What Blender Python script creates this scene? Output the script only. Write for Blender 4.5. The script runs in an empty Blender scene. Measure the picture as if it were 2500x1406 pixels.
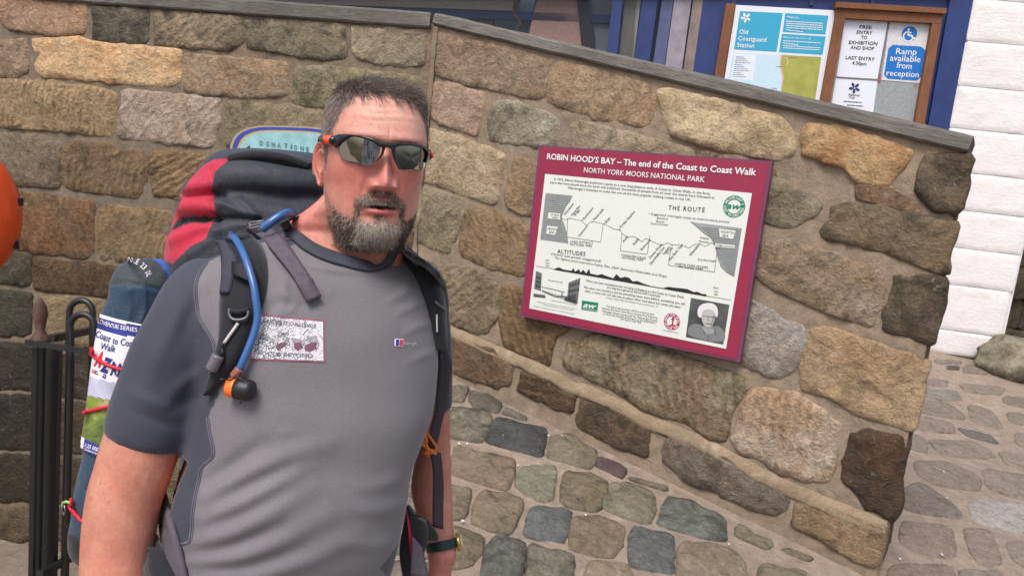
import bpy, bmesh, math, random
import numpy as np
from mathutils import Vector, Matrix, noise
from mathutils.bvhtree import BVHTree

random.seed(7)
rng = np.random.default_rng(7)
S = bpy.context.scene
COL = S.collection

# ------------------------------------------------------------------ camera
FPX = 1805.0                       # focal length in photograph pixels (2500 wide)
PITCH, ROLL = math.radians(8.75), math.radians(6.7)
CAM = Vector((0, 0, 1.8))
fw = Vector((0, math.cos(PITCH), -math.sin(PITCH)))
_bu = Vector((0, math.sin(PITCH), math.cos(PITCH)))
_br = Vector((1, 0, 0))
rt = _br * math.cos(ROLL) + _bu * math.sin(ROLL)
up = -_br * math.sin(ROLL) + _bu * math.cos(ROLL)
cd = bpy.data.cameras.new('camera'); cam = bpy.data.objects.new('camera', cd); COL.objects.link(cam)
cd.sensor_width = 36.0; cd.lens = FPX / 2500 * 36.0
cd.clip_start = 0.05; cd.clip_end = 400
cam.matrix_world = Matrix(((rt.x, up.x, -fw.x, CAM.x), (rt.y, up.y, -fw.y, CAM.y), (rt.z, up.z, -fw.z, CAM.z), (0, 0, 0, 1)))
S.camera = cam

# ------------------------------------------------------------------ light
W = bpy.data.worlds.new('World'); S.world = W; W.use_nodes = True
SUN_EL, SUN_AZ = math.radians(58), math.radians(205)   # azimuth clockwise from +Y (behind the camera, a little left)
wn = W.node_tree.nodes; wl = W.node_tree.links
for n in list(wn): wn.remove(n)
wo = wn.new('ShaderNodeOutputWorld'); bg = wn.new('ShaderNodeBackground'); sky = wn.new('ShaderNodeTexSky')
sky.sky_type = 'NISHITA'; sky.sun_disc = False; sky.sun_elevation = SUN_EL; sky.sun_rotation = SUN_AZ
sky.air_density = 1.0; sky.dust_density = 4.0; sky.ozone_density = 1.0
bg.inputs['Strength'].default_value = 0.12
wl.new(sky.outputs[0], bg.inputs[0]); wl.new(bg.outputs[0], wo.inputs[0])
sd = bpy.data.lights.new('sun', 'SUN'); sun = bpy.data.objects.new('sun', sd); COL.objects.link(sun)
sd.energy = 1.5; sd.angle = math.radians(26); sd.color = (1.0, 0.97, 0.93)
_sdir = Vector((math.sin(SUN_AZ) * math.cos(SUN_EL), math.cos(SUN_AZ) * math.cos(SUN_EL), math.sin(SUN_EL)))
sun.rotation_euler = _sdir.to_track_quat('Z', 'Y').to_euler()
sun.location = _sdir * 30
S.view_settings.view_transform = 'Standard'; S.view_settings.look = 'None'
S.view_settings.exposure = 0.62; S.view_settings.gamma = 1.0; S.view_settings.use_curve_mapping = False
S.render.engine = 'CYCLES'
S.cycles.max_bounces = 6; S.cycles.diffuse_bounces = 3; S.cycles.glossy_bounces = 3; S.cycles.transmission_bounces = 4
S.cycles.caustics_reflective = False; S.cycles.caustics_refractive = False

# ------------------------------------------------------------------ helpers
def lin(c):
    r = []
    for v in c[:3]:
        v = v / 255.0
        r.append(v / 12.92 if v <= 0.04045 else ((v + 0.055) / 1.055) ** 2.4)
    return tuple(r)
def C4(c): return lin(c) + (1.0,)

def ray(px, py): return fw + rt * ((px - 1250) / FPX) - up * ((py - 703) / FPX)
def at(px, py, D): return CAM + ray(px, py) * D
def hit(px, py, P, n):
    d = ray(px, py); return CAM + d * ((P - CAM).dot(n) / d.dot(n))
def proj(p):
    q = p - CAM; D = q.dot(fw)
    return 1250 + FPX * q.dot(rt) / D, 703 - FPX * q.dot(up) / D, D
RT, UP, FW, CM = (np.array(v) for v in (rt, up, fw, CAM))
def projn(v):
    q = v - CM; D = q @ FW
    return 1250 + FPX * (q @ RT) / D, 703 - FPX * (q @ UP) / D, D

ORG = {}
def org(o): return ORG.get(o.name, Vector((0, 0, 0))) if o else Vector((0, 0, 0))
def link(o, parent=None, origin=None):
    COL.objects.link(o)
    og = Vector(origin) if origin is not None else org(parent)
    if parent: o.parent = parent
    o.location = og - org(parent)
    ORG[o.name] = og
    return o
def tag(o, label=None, cat=None, group=None, kind=None):
    if label: o['label'] = label
    if cat: o['category'] = cat
    if group: o['group'] = group
    if kind: o['kind'] = kind
    return o
def thing(name, loc, label, cat, group=None):
    o = bpy.data.objects.new(name, None); link(o, None, loc); o.empty_display_size = 0.1
    return tag(o, label, cat, group)
def mk(name, verts, faces, m, parent=None, origin=None, smooth=True, mats=None, fmat=None):
    og = np.array(Vector(origin) if origin is not None else org(parent))
    v = np.asarray([tuple(p) for p in verts] if not isinstance(verts, np.ndarray) else verts, dtype=float) - og
    me = bpy.data.meshes.new(name)
    me.from_pydata(v.tolist(), [], [tuple(int(i) for i in f) for f in faces])
    for mm in (mats or [m]): me.materials.append(mm)
    if fmat is not None: me.polygons.foreach_set('material_index', np.asarray(fmat, dtype=np.int32))
    if smooth: me.polygons.foreach_set('use_smooth', [True] * len(me.polygons))
    me.update()
    o = bpy.data.objects.new(name, me)
    return link(o, parent, origin)
def mverts(o):
    me = o.data; a = np.empty(len(me.vertices) * 3); me.vertices.foreach_get('co', a)
    return a.reshape(-1, 3) + np.array(ORG[o.name])
def mfaces(o): return [tuple(p.vertices) for p in o.data.polygons]
def bvh_of(*objs):
    V, F = [], []
    for o in objs:
        n = len(V); V += [Vector(p) for p in mverts(o)]; F += [tuple(i + n for i in f) for f in mfaces(o)]
    return BVHTree.FromPolygons(V, F)
def colattr(o, name, cols):
    a = o.data.color_attributes.new(name, 'FLOAT_COLOR', 'POINT')
    c = np.ones((len(cols), 4)); c[:, :3] = cols
    a.data.foreach_set('color', c.ravel())

class MB:
    """collects boxes, tubes and polygons into one mesh"""
    def __init__(s): s.v = []; s.f = []
    def add(s, v, f):
        n = len(s.v); s.v += [Vector(p) for p in v]; s.f += [tuple(i + n for i in q) for q in f]
    def box(s, c, ex, ey, ez):
        c = Vector(c); ex, ey, ez = Vector(ex), Vector(ey), Vector(ez)
        v = [c + ex * a + ey * b + ez * d for a in (-1, 1) for b in (-1, 1) for d in (-1, 1)]
        s.add(v, [(0, 1, 3, 2), (4, 6, 7, 5), (0, 4, 5, 1), (2, 3, 7, 6), (0, 2, 6, 4), (1, 5, 7, 3)])
    def prism(s, pts, off):
        n = len(pts); off = Vector(off)
        v = [Vector(p) for p in pts] + [Vector(p) + off for p in pts]
        s.add(v, [tuple(range(n)), tuple(reversed(range(n, 2 * n)))] + [((i + 1) % n, i, n + i, n + (i + 1) % n) for i in range(n)])
    def poly(s, pts): s.add(pts, [tuple(range(len(pts)))])
    def tube(s, path, rad, n=10, cap=True, flat=None):
        v, f = tube_geo(path, rad, n, cap, flat); s.add(v, f)
    def build(s, name, m, parent=None, origin=None, smooth=False): return mk(name, s.v, s.f, m, parent, origin, smooth)

def tube_geo(path, rad, n=10, cap=True, flat=None):
    P = [Vector(p) for p in path]; k = len(P)
    if not hasattr(rad, '__len__'): rad = [rad] * k
    v = []; f = []
    T = [(P[min(i + 1, k - 1)] - P[max(i - 1, 0)]).normalized() for i in range(k)]
    a = T[0].orthogonal().normalized() if flat is None else (Vector(flat) - T[0] * Vector(flat).dot(T[0])).normalized()
    for i in range(k):
        a = (a - T[i] * a.dot(T[i])).normalized(); b = T[i].cross(a)
        for j in range(n):
            w = 2 * math.pi * j / n
            v.append(P[i] + (a * math.cos(w) + b * math.sin(w)) * rad[i])
    for i in range(k - 1):
        for j in range(n):
            f.append((i * n + j, i * n + (j + 1) % n, (i + 1) * n + (j + 1) % n, (i + 1) * n + j))
    if cap:
        f.append(tuple(reversed(range(n)))); f.append(tuple((k - 1) * n + j for j in range(n)))
    return v, f
def catmull(pts, k=6):
    P = [Vector(p) for p in pts]; out = []
    for i in range(len(P) - 1):
        p0, p1, p2, p3 = P[max(i - 1, 0)], P[i], P[i + 1], P[min(i + 2, len(P) - 1)]
        for j in range(k):
            t = j / k
            out.append(0.5 * ((2 * p1) + (p2 - p0) * t + (2 * p0 - 5 * p1 + 4 * p2 - p3) * t * t + (3 * p1 - p0 - 3 * p2 + p3) * t ** 3))
    out.append(P[-1]); return out
def interp(rows, k):
    """linear/catmull interpolation of numeric rows"""
    n = len(rows[0]); A = np.array(rows, float); out = []
    for i in range(len(A) - 1):
        p0, p1, p2, p3 = A[max(i - 1, 0)], A[i], A[i + 1], A[min(i + 2, len(A) - 1)]
        for j in range(k):
            t = j / k
            out.append(0.5 * ((2 * p1) + (p2 - p0) * t + (2 * p0 - 5 * p1 + 4 * p2 - p3) * t * t + (3 * p1 - p0 - 3 * p2 + p3) * t ** 3))
    out.append(A[-1]); return np.array(out)
def loft(rings, capa=True, capb=True):
    n = len(rings[0]); v = [p for r in rings for p in r]; f = []
    for i in range(len(rings) - 1):
        for j in range(n):
            f.append((i * n + j, i * n + (j + 1) % n, (i + 1) * n + (j + 1) % n, (i + 1) * n + j))
    if capa: f.append(tuple(reversed(range(n))))
    if capb: f.append(tuple((len(rings) - 1) * n + j for j in range(n)))
    return v, f
def inpoly(x, y, poly):
    x = np.asarray(x); y = np.asarray(y); r = np.zeros(x.shape, bool); n = len(poly); j = n - 1
    for i in range(n):
        xi, yi = poly[i]; xj, yj = poly[j]
        c = ((yi > y) != (yj > y)) & (x < (xj - xi) * (y - yi) / (yj - yi + 1e-12) + xi)
        r ^= c; j = i
    return r

# ------------------------------------------------------------------ materials
def newmat(name):
    m = bpy.data.materials.new(name); m.use_nodes = True
    return m, m.node_tree.nodes, m.node_tree.links, m.node_tree.nodes['Principled BSDF']
def N(nodes, typ, **kw):
    n = nodes.new(typ)
    for k, v in kw.items(): setattr(n, k, v)
    return n
def noise_node(nodes, links, vec, scale, detail=4, rough=0.55, dist=0.0):
    n = nodes.new('ShaderNodeTexNoise'); n.inputs['Scale'].default_value = scale; n.inputs['Detail'].default_value = detail
    n.inputs['Roughness'].default_value = rough; n.inputs['Distortion'].default_value = dist
    if vec is not None: links.new(vec, n.inputs['Vector'])
    return n.outputs['Fac']
def ramp(nodes, links, src, a, b, ca=(0, 0, 0, 1), cb=(1, 1, 1, 1)):
    r = nodes.new('ShaderNodeValToRGB'); e = r.color_ramp.elements
    e[0].position = a; e[1].position = b; e[0].color = ca; e[1].color = cb
    links.new(src, r.inputs[0]); return r.outputs[0]
def mix(nodes, links, fac, a, b, mode='MIX'):
    n = nodes.new('ShaderNodeMix'); n.data_type = 'RGBA'; n.blend_type = mode
    for s, v in ((0, fac), (6, a), (7, b)):
        if isinstance(v, (int, float)): n.inputs[s].default_value = v
        elif isinstance(v, tuple): n.inputs[s].default_value = v
        else: links.new(v, n.inputs[s])
    return n.outputs[2]
def math_node(nodes, links, op, a, b=None, c=None, clamp=False):
    n = nodes.new('ShaderNodeMath'); n.operation = op; n.use_clamp = clamp
    for s, v in enumerate((a, b, c)):
        if v is None: continue
        if isinstance(v, (int, float)): n.inputs[s].default_value = v
        else: links.new(v, n.inputs[s])
    return n.outputs[0]
def bump(nodes, links, bsdf, h, dist, strength=1.0, chain=None):
    b = nodes.new('ShaderNodeBump'); b.inputs['Distance'].default_value = dist; b.inputs['Strength'].default_value = strength
    links.new(h, b.inputs['Height'])
    if chain is not None: links.new(chain, b.inputs['Normal'])
    links.new(b.outputs[0], bsdf.inputs['Normal']); return b.outputs[0]
MATS = {}
def plain(name, rgb, rough=0.6, spec=0.4, metal=0.0, var=0.06, nscale=40, bumpd=0.0, bscale=200, coat=0.0, sheen=0.0):
    """one colour with slight procedural variation and optional fine relief"""
    if name in MATS: return MATS[name]
    m, n, l, b = newmat(name)
    tc = n.new('ShaderNodeTexCoord').outputs['Object']
    c = C4(rgb)
    fac = noise_node(n, l, tc, nscale, 5, 0.6)
    lo = tuple(x * (1 - var * 2.2) for x in c[:3]) + (1,); hi = tuple(min(1, x * (1 + var * 2.2)) for x in c[:3]) + (1,)
    l.new(mix(n, l, ramp(n, l, fac, 0.3, 0.7), lo, hi), b.inputs['Base Color'])
    b.inputs['Roughness'].default_value = rough; b.inputs['Metallic'].default_value = metal
    b.inputs['Specular IOR Level'].default_value = spec; b.inputs['Coat Weight'].default_value = coat
    if sheen: b.inputs['Sheen Weight'].default_value = sheen; b.inputs['Sheen Roughness'].default_value = 0.5
    if bumpd: bump(n, l, b, noise_node(n, l, tc, bscale, 4, 0.6), bumpd)
    MATS[name] = m; return m

def stone_material(name, scale=1.0, grain=0.10):
    m, n, l, b = newmat(name)
    tc = n.new('ShaderNodeTexCoord').outputs['Object']
    oi = n.new('ShaderNodeObjectInfo')
    add = N(n, 'ShaderNodeVectorMath', operation='ADD'); l.new(tc, add.inputs[0])
    sc = N(n, 'ShaderNodeVectorMath', operation='SCALE'); sc.inputs[0].default_value = (31.7, 17.3, 23.9)
    l.new(oi.outputs['Random'], sc.inputs['Scale']); l.new(sc.outputs[0], add.inputs[1])
    v = add.outputs[0]
    def attr(k):
        a = N(n, 'ShaderNodeAttribute', attribute_type='OBJECT', attribute_name=k); return a
    base = oi.outputs['Color']; acc = attr('accent').outputs['Color']; dark = attr('dark').outputs['Fac']; tool = attr('tool').outputs['Fac']; accw = attr('accw').outputs['Fac']
    n1 = noise_node(n, l, v, 3.2 * scale, 6, 0.62, 0.6)
    n2 = noise_node(n, l, v, 9.0 * scale, 7, 0.65, 0.9)
    n3 = noise_node(n, l, v, 4.5 * scale, 8, 0.68, 1.2)
    n4 = noise_node(n, l, v, 85 * scale, 4, 0.7)
    n5 = noise_node(n, l, v, 28 * scale, 6, 0.7, 0.4)
    # layered bands of accent colour (iron staining)
    f1 = math_node(n, l, 'MULTIPLY', ramp(n, l, n1, 0.42, 0.62), accw)
    c = mix(n, l, f1, base, acc)
    # value mottling
    c = mix(n, l, 1.0, c, ramp(n, l, n2, 0.30, 0.72, (0.78, 0.77, 0.76, 1), (1.20, 1.20, 1.19, 1)), 'MULTIPLY')
    c = mix(n, l, 1.0, c, ramp(n, l, n5, 0.3, 0.7, (0.74, 0.73, 0.72, 1), (1.24, 1.24, 1.23, 1)), 'MULTIPLY')
    c = mix(n, l, 1.0, c, ramp(n, l, n4, 0.3, 0.75, (0.80, 0.80, 0.80, 1), (1.20, 1.20, 1.18, 1)), 'MULTIPLY')
    # dark weathering and lichen
    t = math_node(n, l, 'SUBTRACT', math_node(n, l, 'ADD', n3, math_node(n, l, 'MULTIPLY', dark, 0.34)), 0.58)
    fd = math_node(n, l, 'MULTIPLY', t, 5.0, clamp=True)
    fd = math_node(n, l, 'MULTIPLY', fd, 0.74)
    c = mix(n, l, fd, c, (0.040, 0.038, 0.030, 1))
    # pale salt / lime crust flecks
    n6 = noise_node(n, l, v, 20 * scale, 8, 0.75, 1.5)
    c = mix(n, l, math_node(n, l, 'MULTIPLY', ramp(n, l, n6, 0.60, 0.70), 0.60), c, (0.48, 0.42, 0.34, 1))
    # relief: pits, crust and chisel strokes
    wv = N(n, 'ShaderNodeTexWave', wave_type='BANDS', bands_direction='DIAGONAL')
    mp = n.new('ShaderNodeMapping'); l.new(v, mp.inputs['Vector'])
    cx = n.new('ShaderNodeCombineXYZ'); l.new(math_node(n, l, 'MULTIPLY', oi.outputs['Random'], 2.4), cx.inputs[2]); l.new(cx.outputs[0], mp.inputs['Rotation'])
    l.new(mp.outputs[0], wv.inputs['Vector'])
    wv.inputs['Scale'].default_value = 9.0 * scale; wv.inputs['Distortion'].default_value = 3.2; wv.inputs['Detail'].default_value = 3.0; wv.inputs['Detail Scale'].default_value = 2.2
    tool = math_node(n, l, 'MULTIPLY', tool, ramp(n, l, noise_node(n, l, v, 5.0 * scale, 3, 0.5, 0.8), 0.38, 0.62))
    h1 = math_node(n, l, 'MULTIPLY', wv.outputs['Fac'], tool)
    hh = math_node(n, l, 'ADD', math_node(n, l, 'MULTIPLY', n5, 0.9), math_node(n, l, 'MULTIPLY', n2, 1.2))
    hh = math_node(n, l, 'ADD', hh, math_node(n, l, 'MULTIPLY', n4, 0.40))
    hh = math_node(n, l, 'ADD', hh, math_node(n, l, 'MULTIPLY', h1, 0.75))
    bump(n, l, b, hh, 0.022 / scale)
    gv = ramp(n, l, wv.outputs['Fac'], 0.10, 0.55, (0.76, 0.74, 0.71, 1), (1.10, 1.10, 1.09, 1))
    c = mix(n, l, math_node(n, l, 'MULTIPLY', tool, 1.0, clamp=True), c, mix(n, l, 1.0, c, gv, 'MULTIPLY'))
    l.new(c, b.inputs['Base Color']); b.inputs['Roughness'].default_value = 0.9; b.inputs['Specular IOR Level'].default_value = 0.2
    return m
M_STONE = stone_material('sandstone')
M_SETT = stone_material('sett_stone', 1.6)

def mortar_material(name, rgb, rgb2, rgb3):
    m, n, l, b = newmat(name)
    v = n.new('ShaderNodeTexCoord').outputs['Object']
    n1 = noise_node(n, l, v, 1.1, 6, 0.65, 0.8); n2 = noise_node(n, l, v, 14, 6, 0.7, 0.3); n3 = noise_node(n, l, v, 120, 3, 0.7)
    c = mix(n, l, ramp(n, l, n1, 0.35, 0.65), C4(rgb), C4(rgb2))
    n6 = noise_node(n, l, v, 3.5, 8, 0.7, 1.0)
    c = mix(n, l, ramp(n, l, n6, 0.56, 0.70), c, C4(rgb3))
    c = mix(n, l, 1.0, c, ramp(n, l, n2, 0.3, 0.7, (0.74, 0.74, 0.74, 1), (1.2, 1.2, 1.2, 1)), 'MULTIPLY')
    c = mix(n, l, 1.0, c, ramp(n, l, n3, 0.3, 0.7, (0.84, 0.84, 0.84, 1), (1.14, 1.14, 1.14, 1)), 'MULTIPLY')
    l.new(c, b.inputs['Base Color']); b.inputs['Roughness'].default_value = 0.95; b.inputs['Specular IOR Level'].default_value = 0.15
    h = math_node(n, l, 'ADD', math_node(n, l, 'MULTIPLY', n2, 1.0), math_node(n, l, 'MULTIPLY', n3, 0.3))
    bump(n, l, b, h, 0.012)
    return m
M_MORT_L = mortar_material('wall_mortar_grey', (130, 118, 103), (138, 121, 101), (112, 105, 97))
M_MORT_R = mortar_material('wall_mortar_brown', (146, 129, 110), (154, 138, 120), (132, 118, 103))
M_STREET = mortar_material('street_bedding', (154, 138, 122), (142, 128, 116), (166, 150, 136))
from mathutils.geometry import delaunay_2d_cdt
# ------------------------------------------------------------------ ground and street
GA, GB, GC = -0.064, -0.0774, 0.135
def gz(x, y): return GA + GB * x + GC * y
GP, GN = Vector((0, 0, GA)), Vector((-GB, -GC, 1)).normalized()
GT = Vector((1, 0, GB)).normalized()
GV = GN.cross(GT)

PR, NR, TR = Vector((0.05811, 4.15452, 0)), Vector((-0.52805, -0.84922, 0)), Vector((0.84922, -0.52805, 0))
KINK = Vector((-0.62315, 4.57814, 0))
_a = math.radians(9.5)
TL, NL = Vector((math.cos(_a), -math.sin(_a), 0)), Vector((-math.sin(_a), -math.cos(_a), 0))
PL = KINK.copy()
_f = math.radians(8)
PF = Vector((4.4253, 7.0730, 0)); TF, NF = Vector((math.cos(_f), -math.sin(_f), 0)), Vector((-math.sin(_f), -math.cos(_f), 0))
ZUP = Vector((0, 0, 1))

# upper street: one sheet with a notch cut out for the sunken yard behind the railing
EDGE_X, EDGE_Y = -0.80, 2.05
def street_sheet():
    v, f = [], []
    def quad(x0, y0, x1, y1):
        n = len(v); v.extend([(x0, y0, gz(x0, y0)), (x1, y0, gz(x1, y0)), (x1, y1, gz(x1, y1)), (x0, y1, gz(x0, y1))]); f.append((n, n + 1, n + 2, n + 3))
    quad(-40, -60, EDGE_X, EDGE_Y); quad(EDGE_X, -60, 60, EDGE_Y)
    quad(EDGE_X, EDGE_Y, 60, 40)
    # retaining faces of the yard
    n = len(v)
    v.extend([(-40, EDGE_Y, gz(-40, EDGE_Y)), (EDGE_X, EDGE_Y, gz(EDGE_X, EDGE_Y)), (EDGE_X, EDGE_Y, -1.4), (-40, EDGE_Y, -1.4), (EDGE_X, 7, gz(EDGE_X, 7)), (EDGE_X, 7, -1.4)])
    f.extend([(n, n + 3, n + 2, n + 1), (n + 1, n + 2, n + 5, n + 4)])
    return v, f
v, f = street_sheet()
street = tag(mk('street', v, f, M_STREET, smooth=False), 'sloping cobbled street of worn setts in sandy mortar', None, kind='structure')
yard = mk('yard_floor', [(-40, EDGE_Y - .2, -1.29), (EDGE_X + .1, EDGE_Y - .2, -1.29), (EDGE_X + .1, 9, -1.29), (-40, 9, -1.29)], [(0, 1, 2, 3)],
          mortar_material('yard_paving', (138, 126, 112), (122, 112, 100), (150, 138, 124)), smooth=False)
tag(yard, 'grey paved yard floor below the street behind the railing', None, kind='structure')

# ------------------------------------------------------------------ stones
def chaikin(P, k=2, q=0.25):
    for _ in range(k):
        o = []
        for i in range(len(P)):
            a, b = P[i], P[(i + 1) % len(P)]
            o += [(a[0] * (1 - q) + b[0] * q, a[1] * (1 - q) + b[1] * q), (a[0] * q + b[0] * (1 - q), a[1] * q + b[1] * (1 - q))]
        P = o
    return P
def resample(P, n):
    P = np.array(P + [P[0]]); d = np.r_[0, np.cumsum(np.linalg.norm(np.diff(P, axis=0), axis=1))]
    t = np.linspace(0, d[-1], n, endpoint=False)
    return np.c_[np.interp(t, d, P[:, 0]), np.interp(t, d, P[:, 1])], d[-1]
SEED = [0]
def stone(name, pts3, T, B, Nn, m, parent, tint, accent=None, accw=0.6, dark=0.3, tool=0.0, proud=0.012, rough=0.010, depth=0.03, edge=0.010, pillow=0.3, inset=0.0, q=0.065, grow=1.115, sink=-.008, soft=True, spread=.0175):
    proud = proud * .55 + .001 if soft else proud; SEED[0] += 1; sd = SEED[0] * 7.31
    c = sum((Vector(p) for p in pts3), Vector()) / len(pts3)
    uv = [((Vector(p) - c).dot(T), (Vector(p) - c).dot(B)) for p in pts3]
    hw, hh = (max(p[0] for p in uv) - min(p[0] for p in uv)) / 2, (max(p[1] for p in uv) - min(p[1] for p in uv)) / 2
    gx_, gy_ = ((hw + spread) / hw, (hh + spread * .9) / hh) if soft else (grow, grow)
    uv = [(a * gx_, b_ * gy_) for a, b_ in uv]
    ring, per = resample(chaikin(uv, 2, q), 24)
    n = int(min(64, max(22, per / 0.028))); ring, per = resample(chaikin(uv, 2, q), n)
    if np.sum(ring[:, 0] * np.roll(ring[:, 1], -1) - np.roll(ring[:, 0], -1) * ring[:, 1]) < 0: ring = ring[::-1].copy()
    size = math.sqrt(max(1e-6, np.ptp(ring[:, 0]) * np.ptp(ring[:, 1])))
    # ragged outline
    for i in range(n):
        p = Vector((ring[i, 0] * 14, ring[i, 1] * 14, sd))
        d = edge * 1.6 * noise.fractal(p, .8, 2.1, 4)
        r = ring[i] / (np.linalg.norm(ring[i]) + 1e-9); ring[i] += r * (d - inset)
    v = []; f = []
    ang = random.uniform(0.3, 1.1)
    def relief(x, y, w):
        q3 = Vector((x * 7 + sd, y * 7, sd * .37)); z = rough * noise.fractal(q3, 0.9, 2.1, 5) * 1.1
        q4 = Vector((x * 26 + sd, y * 26, sd * .7)); z += rough * .45 * noise.fractal(q4, .9, 2.1, 3)
        if tool: z += tool * 0.005 * math.sin((x * math.cos(ang) + y * math.sin(ang)) * 150 + 5 * noise.noise(q3)) * max(0, min(1, noise.noise(q3 * .6) * 2 + .6))
        return z * w * (.75 if soft else 1)
    edge_r = ((1.0, -depth, 0), (1.0, sink if not soft else -.007, .5), (.975, proud * .30, .7), (.95, proud * .75, .9))
    for k, (s, h, w) in enumerate(edge_r):
        for i in range(n):
            x, y = ring[i] * s; z = h + relief(x, y, w)
            if k == 3 and soft: z = max(z, .0045)
            v.append((x, y, z))
    for k in range(3):
        for i in range(n): f.append((k * n + i, k * n + (i + 1) % n, (k + 1) * n + (i + 1) % n, (k + 1) * n + i))
    # inner face: evenly spread points, triangulated
    rim = [Vector((ring[i, 0] * .95, ring[i, 1] * .95)) for i in range(n)]; rl2 = [tuple(p) for p in rim]
    st = max(.016, min(.05, size / 11)); lo, hi = ring.min(0), ring.max(0); rs = random.Random(int(sd * 100))
    gx, gy = np.meshgrid(np.arange(lo[0], hi[0], st), np.arange(lo[1], hi[1], st)); gx = gx.ravel() + np.array([rs.uniform(-.3, .3) * st for _ in range(gx.size)]); gy = gy.ravel() + np.array([rs.uniform(-.3, .3) * st for _ in range(gy.size)])
    ins = inpoly(gx, gy, [(p[0] * .94, p[1] * .94) for p in rl2]); inner = [Vector((a, b_)) for a, b_ in zip(gx[ins], gy[ins])]
    res = delaunay_2d_cdt(rim + inner, [], [list(range(n))], 1, 1e-6)
    remap = {}
    for i, og_ in enumerate(res[3]):
        j = min(og_) if og_ else None
        if j is not None and j < n: remap[i] = 3 * n + j
        else:
            x, y = res[0][i]; e = min(1.0, min((x - p[0]) ** 2 + (y - p[1]) ** 2 for p in rl2) ** .5 / (.28 * size + 1e-6)); z = proud * (.92 + pillow * .9 * e) + relief(x, y, 1)
            if soft: z = max(z, .0045)
            remap[i] = len(v); v.append((x, y, z))
    for t in res[2]: f.append(tuple(remap[i] for i in t))
    me = bpy.data.meshes.new(name); me.from_pydata(v, [], f); me.materials.append(m)
    me.polygons.foreach_set('use_smooth', [True] * len(me.polygons)); me.update()
    o = bpy.data.objects.new(name, me); COL.objects.link(o); o.parent = parent
    R = Matrix((T, B, Nn)).transposed().to_4x4()
    o.matrix_basis = Matrix.Translation(c - org(parent)) @ R
    ORG[o.name] = c
    if soft: tint = tuple((t * .72 + sum(tint) / 3 * .28) * 1.10 for t in tint); accent = tuple((t * .72 + sum(accent) / 3 * .28) * 1.10 for t in accent) if accent else None
    if m is M_SETT: tint = tuple(t * .75 + sum(tint) / 3 * .25 for t in tint); accent = tuple(t * .75 + sum(accent) / 3 * .25 for t in accent) if accent else None
    o.color = lin(tint) + (1,)
    dark *= .72 if soft else 1
    o['accent'] = list(lin(accent or tuple(x * .9 for x in tint))); o['accw'] = float(accw); o['dark'] = float(dark); o['tool'] = float(tool)
    return o

def core(name, T, Nn, u0, u1, P, topz, botz, m, parent=None, thick=0.36, off=0.0, amp=0.006, step=0.04, vs=24):
    """solid wall core with a slightly uneven front; topz/botz are functions of u"""
    nu = max(2, int((u1 - u0) / step)); nv = vs
    v = []; f = []
    for i in range(nu + 1):
        u = u0 + (u1 - u0) * i / nu
        for j in range(nv + 1):
            z = botz(u) + (topz(u) - botz(u)) * j / nv
            p = P + T * u + ZUP * z
            d = amp * (noise.fractal(Vector((u * 5, z * 5, 3.3 + off)), .8, 2.1, 5) - .1) if 0 < j < nv else 0
            v.append(p + Nn * (off + d))
    for i in range(nu):
        for j in range(nv):
            a = i * (nv + 1) + j; f.append((a, a + nv + 1, a + nv + 2, a + 1))
    n0 = len(v)
    for u in (u0, u1):
        for z in (botz(u), topz(u)): v.append(P + T * u + ZUP * z - Nn * thick)
    bl, tl, br_, tr_ = n0, n0 + 1, n0 + 2, n0 + 3
    L = list(range(nv + 1)); Rr = [nu * (nv + 1) + j for j in range(nv + 1)]
    f.append(tuple(L + [tl, bl])); f.append(tuple(list(reversed(Rr)) + [br_, tr_]))
    tops = [i * (nv + 1) + nv for i in range(nu + 1)]
    f.append(tuple(tops + [tr_, tl])); f.append((bl, tl, tr_, br_))
    return mk(name, v, f, m, parent)

# ---- ramp wall (right)
wall_r = thing('ramp_wall', (0.6, 3.85, 0.2), 'tall sandstone ramp wall carrying the maroon route sign, stepping down to the right', 'wall')
def uR(px, py): return (hit(px, py, PR, NR) - PR).dot(TR)
u_k, u_e = uR(1045, 300), (hit(2368, 370, PR, NR) - PR).dot(TR)
zt0, zt1 = hit(1055, 60, PR, NR).z, hit(2368, 368, PR, NR).z
def topR(u): return zt0 + (zt1 - zt0) * (u - u_k) / (u_e - u_k)
def botR(u):
    p = PR + TR * u; return gz(p.x, p.y) - 0.15
core('mortar_core', TR, NR, u_k, u_e - 0.01, PR, topR, botR, M_MORT_R, wall_r, amp=0.0055, off=.001, step=.018, vs=110)

# plinth course with a sloped mortar fillet on top
FIL = [(1040, 775), (1105, 803), (1150, 825), (1240, 864), (1310, 892), (1400, 938), (1480, 968), (1600, 1030), (1716, 1074), (1855, 1150), (1940, 1190), (2050, 1238), (2110, 1262), (2172, 1278)]
fu = [uR(*p) for p in FIL]; fz = [hit(*p, PR, NR).z for p in FIL]
def filz(u): return float(np.interp(u, fu, fz))
core('plinth_core', TR, NR, u_k, u_e - 0.02, PR, lambda u: filz(u) - 0.035, botR, M_MORT_R, wall_r, off=0.033, amp=0.004, step=.018, vs=24)
M_FIL = mortar_material('fillet_mortar', (150, 134, 110), (136, 118, 96), (170, 156, 136))
v = []; f = []; nu = 90
for i in range(nu + 1):
    u = u_k + (u_e - 0.02 - u_k) * i / nu; z = filz(u); p = PR + TR * u
    w = noise.fractal(Vector((u * 9, 1, 2)), 1, 2, 4); w2 = noise.fractal(Vector((u * 9, 7, 2)), 1, 2, 4)
    v += [p + ZUP * (z + .026 + .010 * w) + NR * .008, p + ZUP * (z + .010 + .005 * w) + NR * (.024 + .003 * w2), p + ZUP * (z - .022 + .006 * w2) + NR * (.048 + .004 * w), p + ZUP * (z - .038 + .014 * w2) + NR * (.042)]
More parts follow.
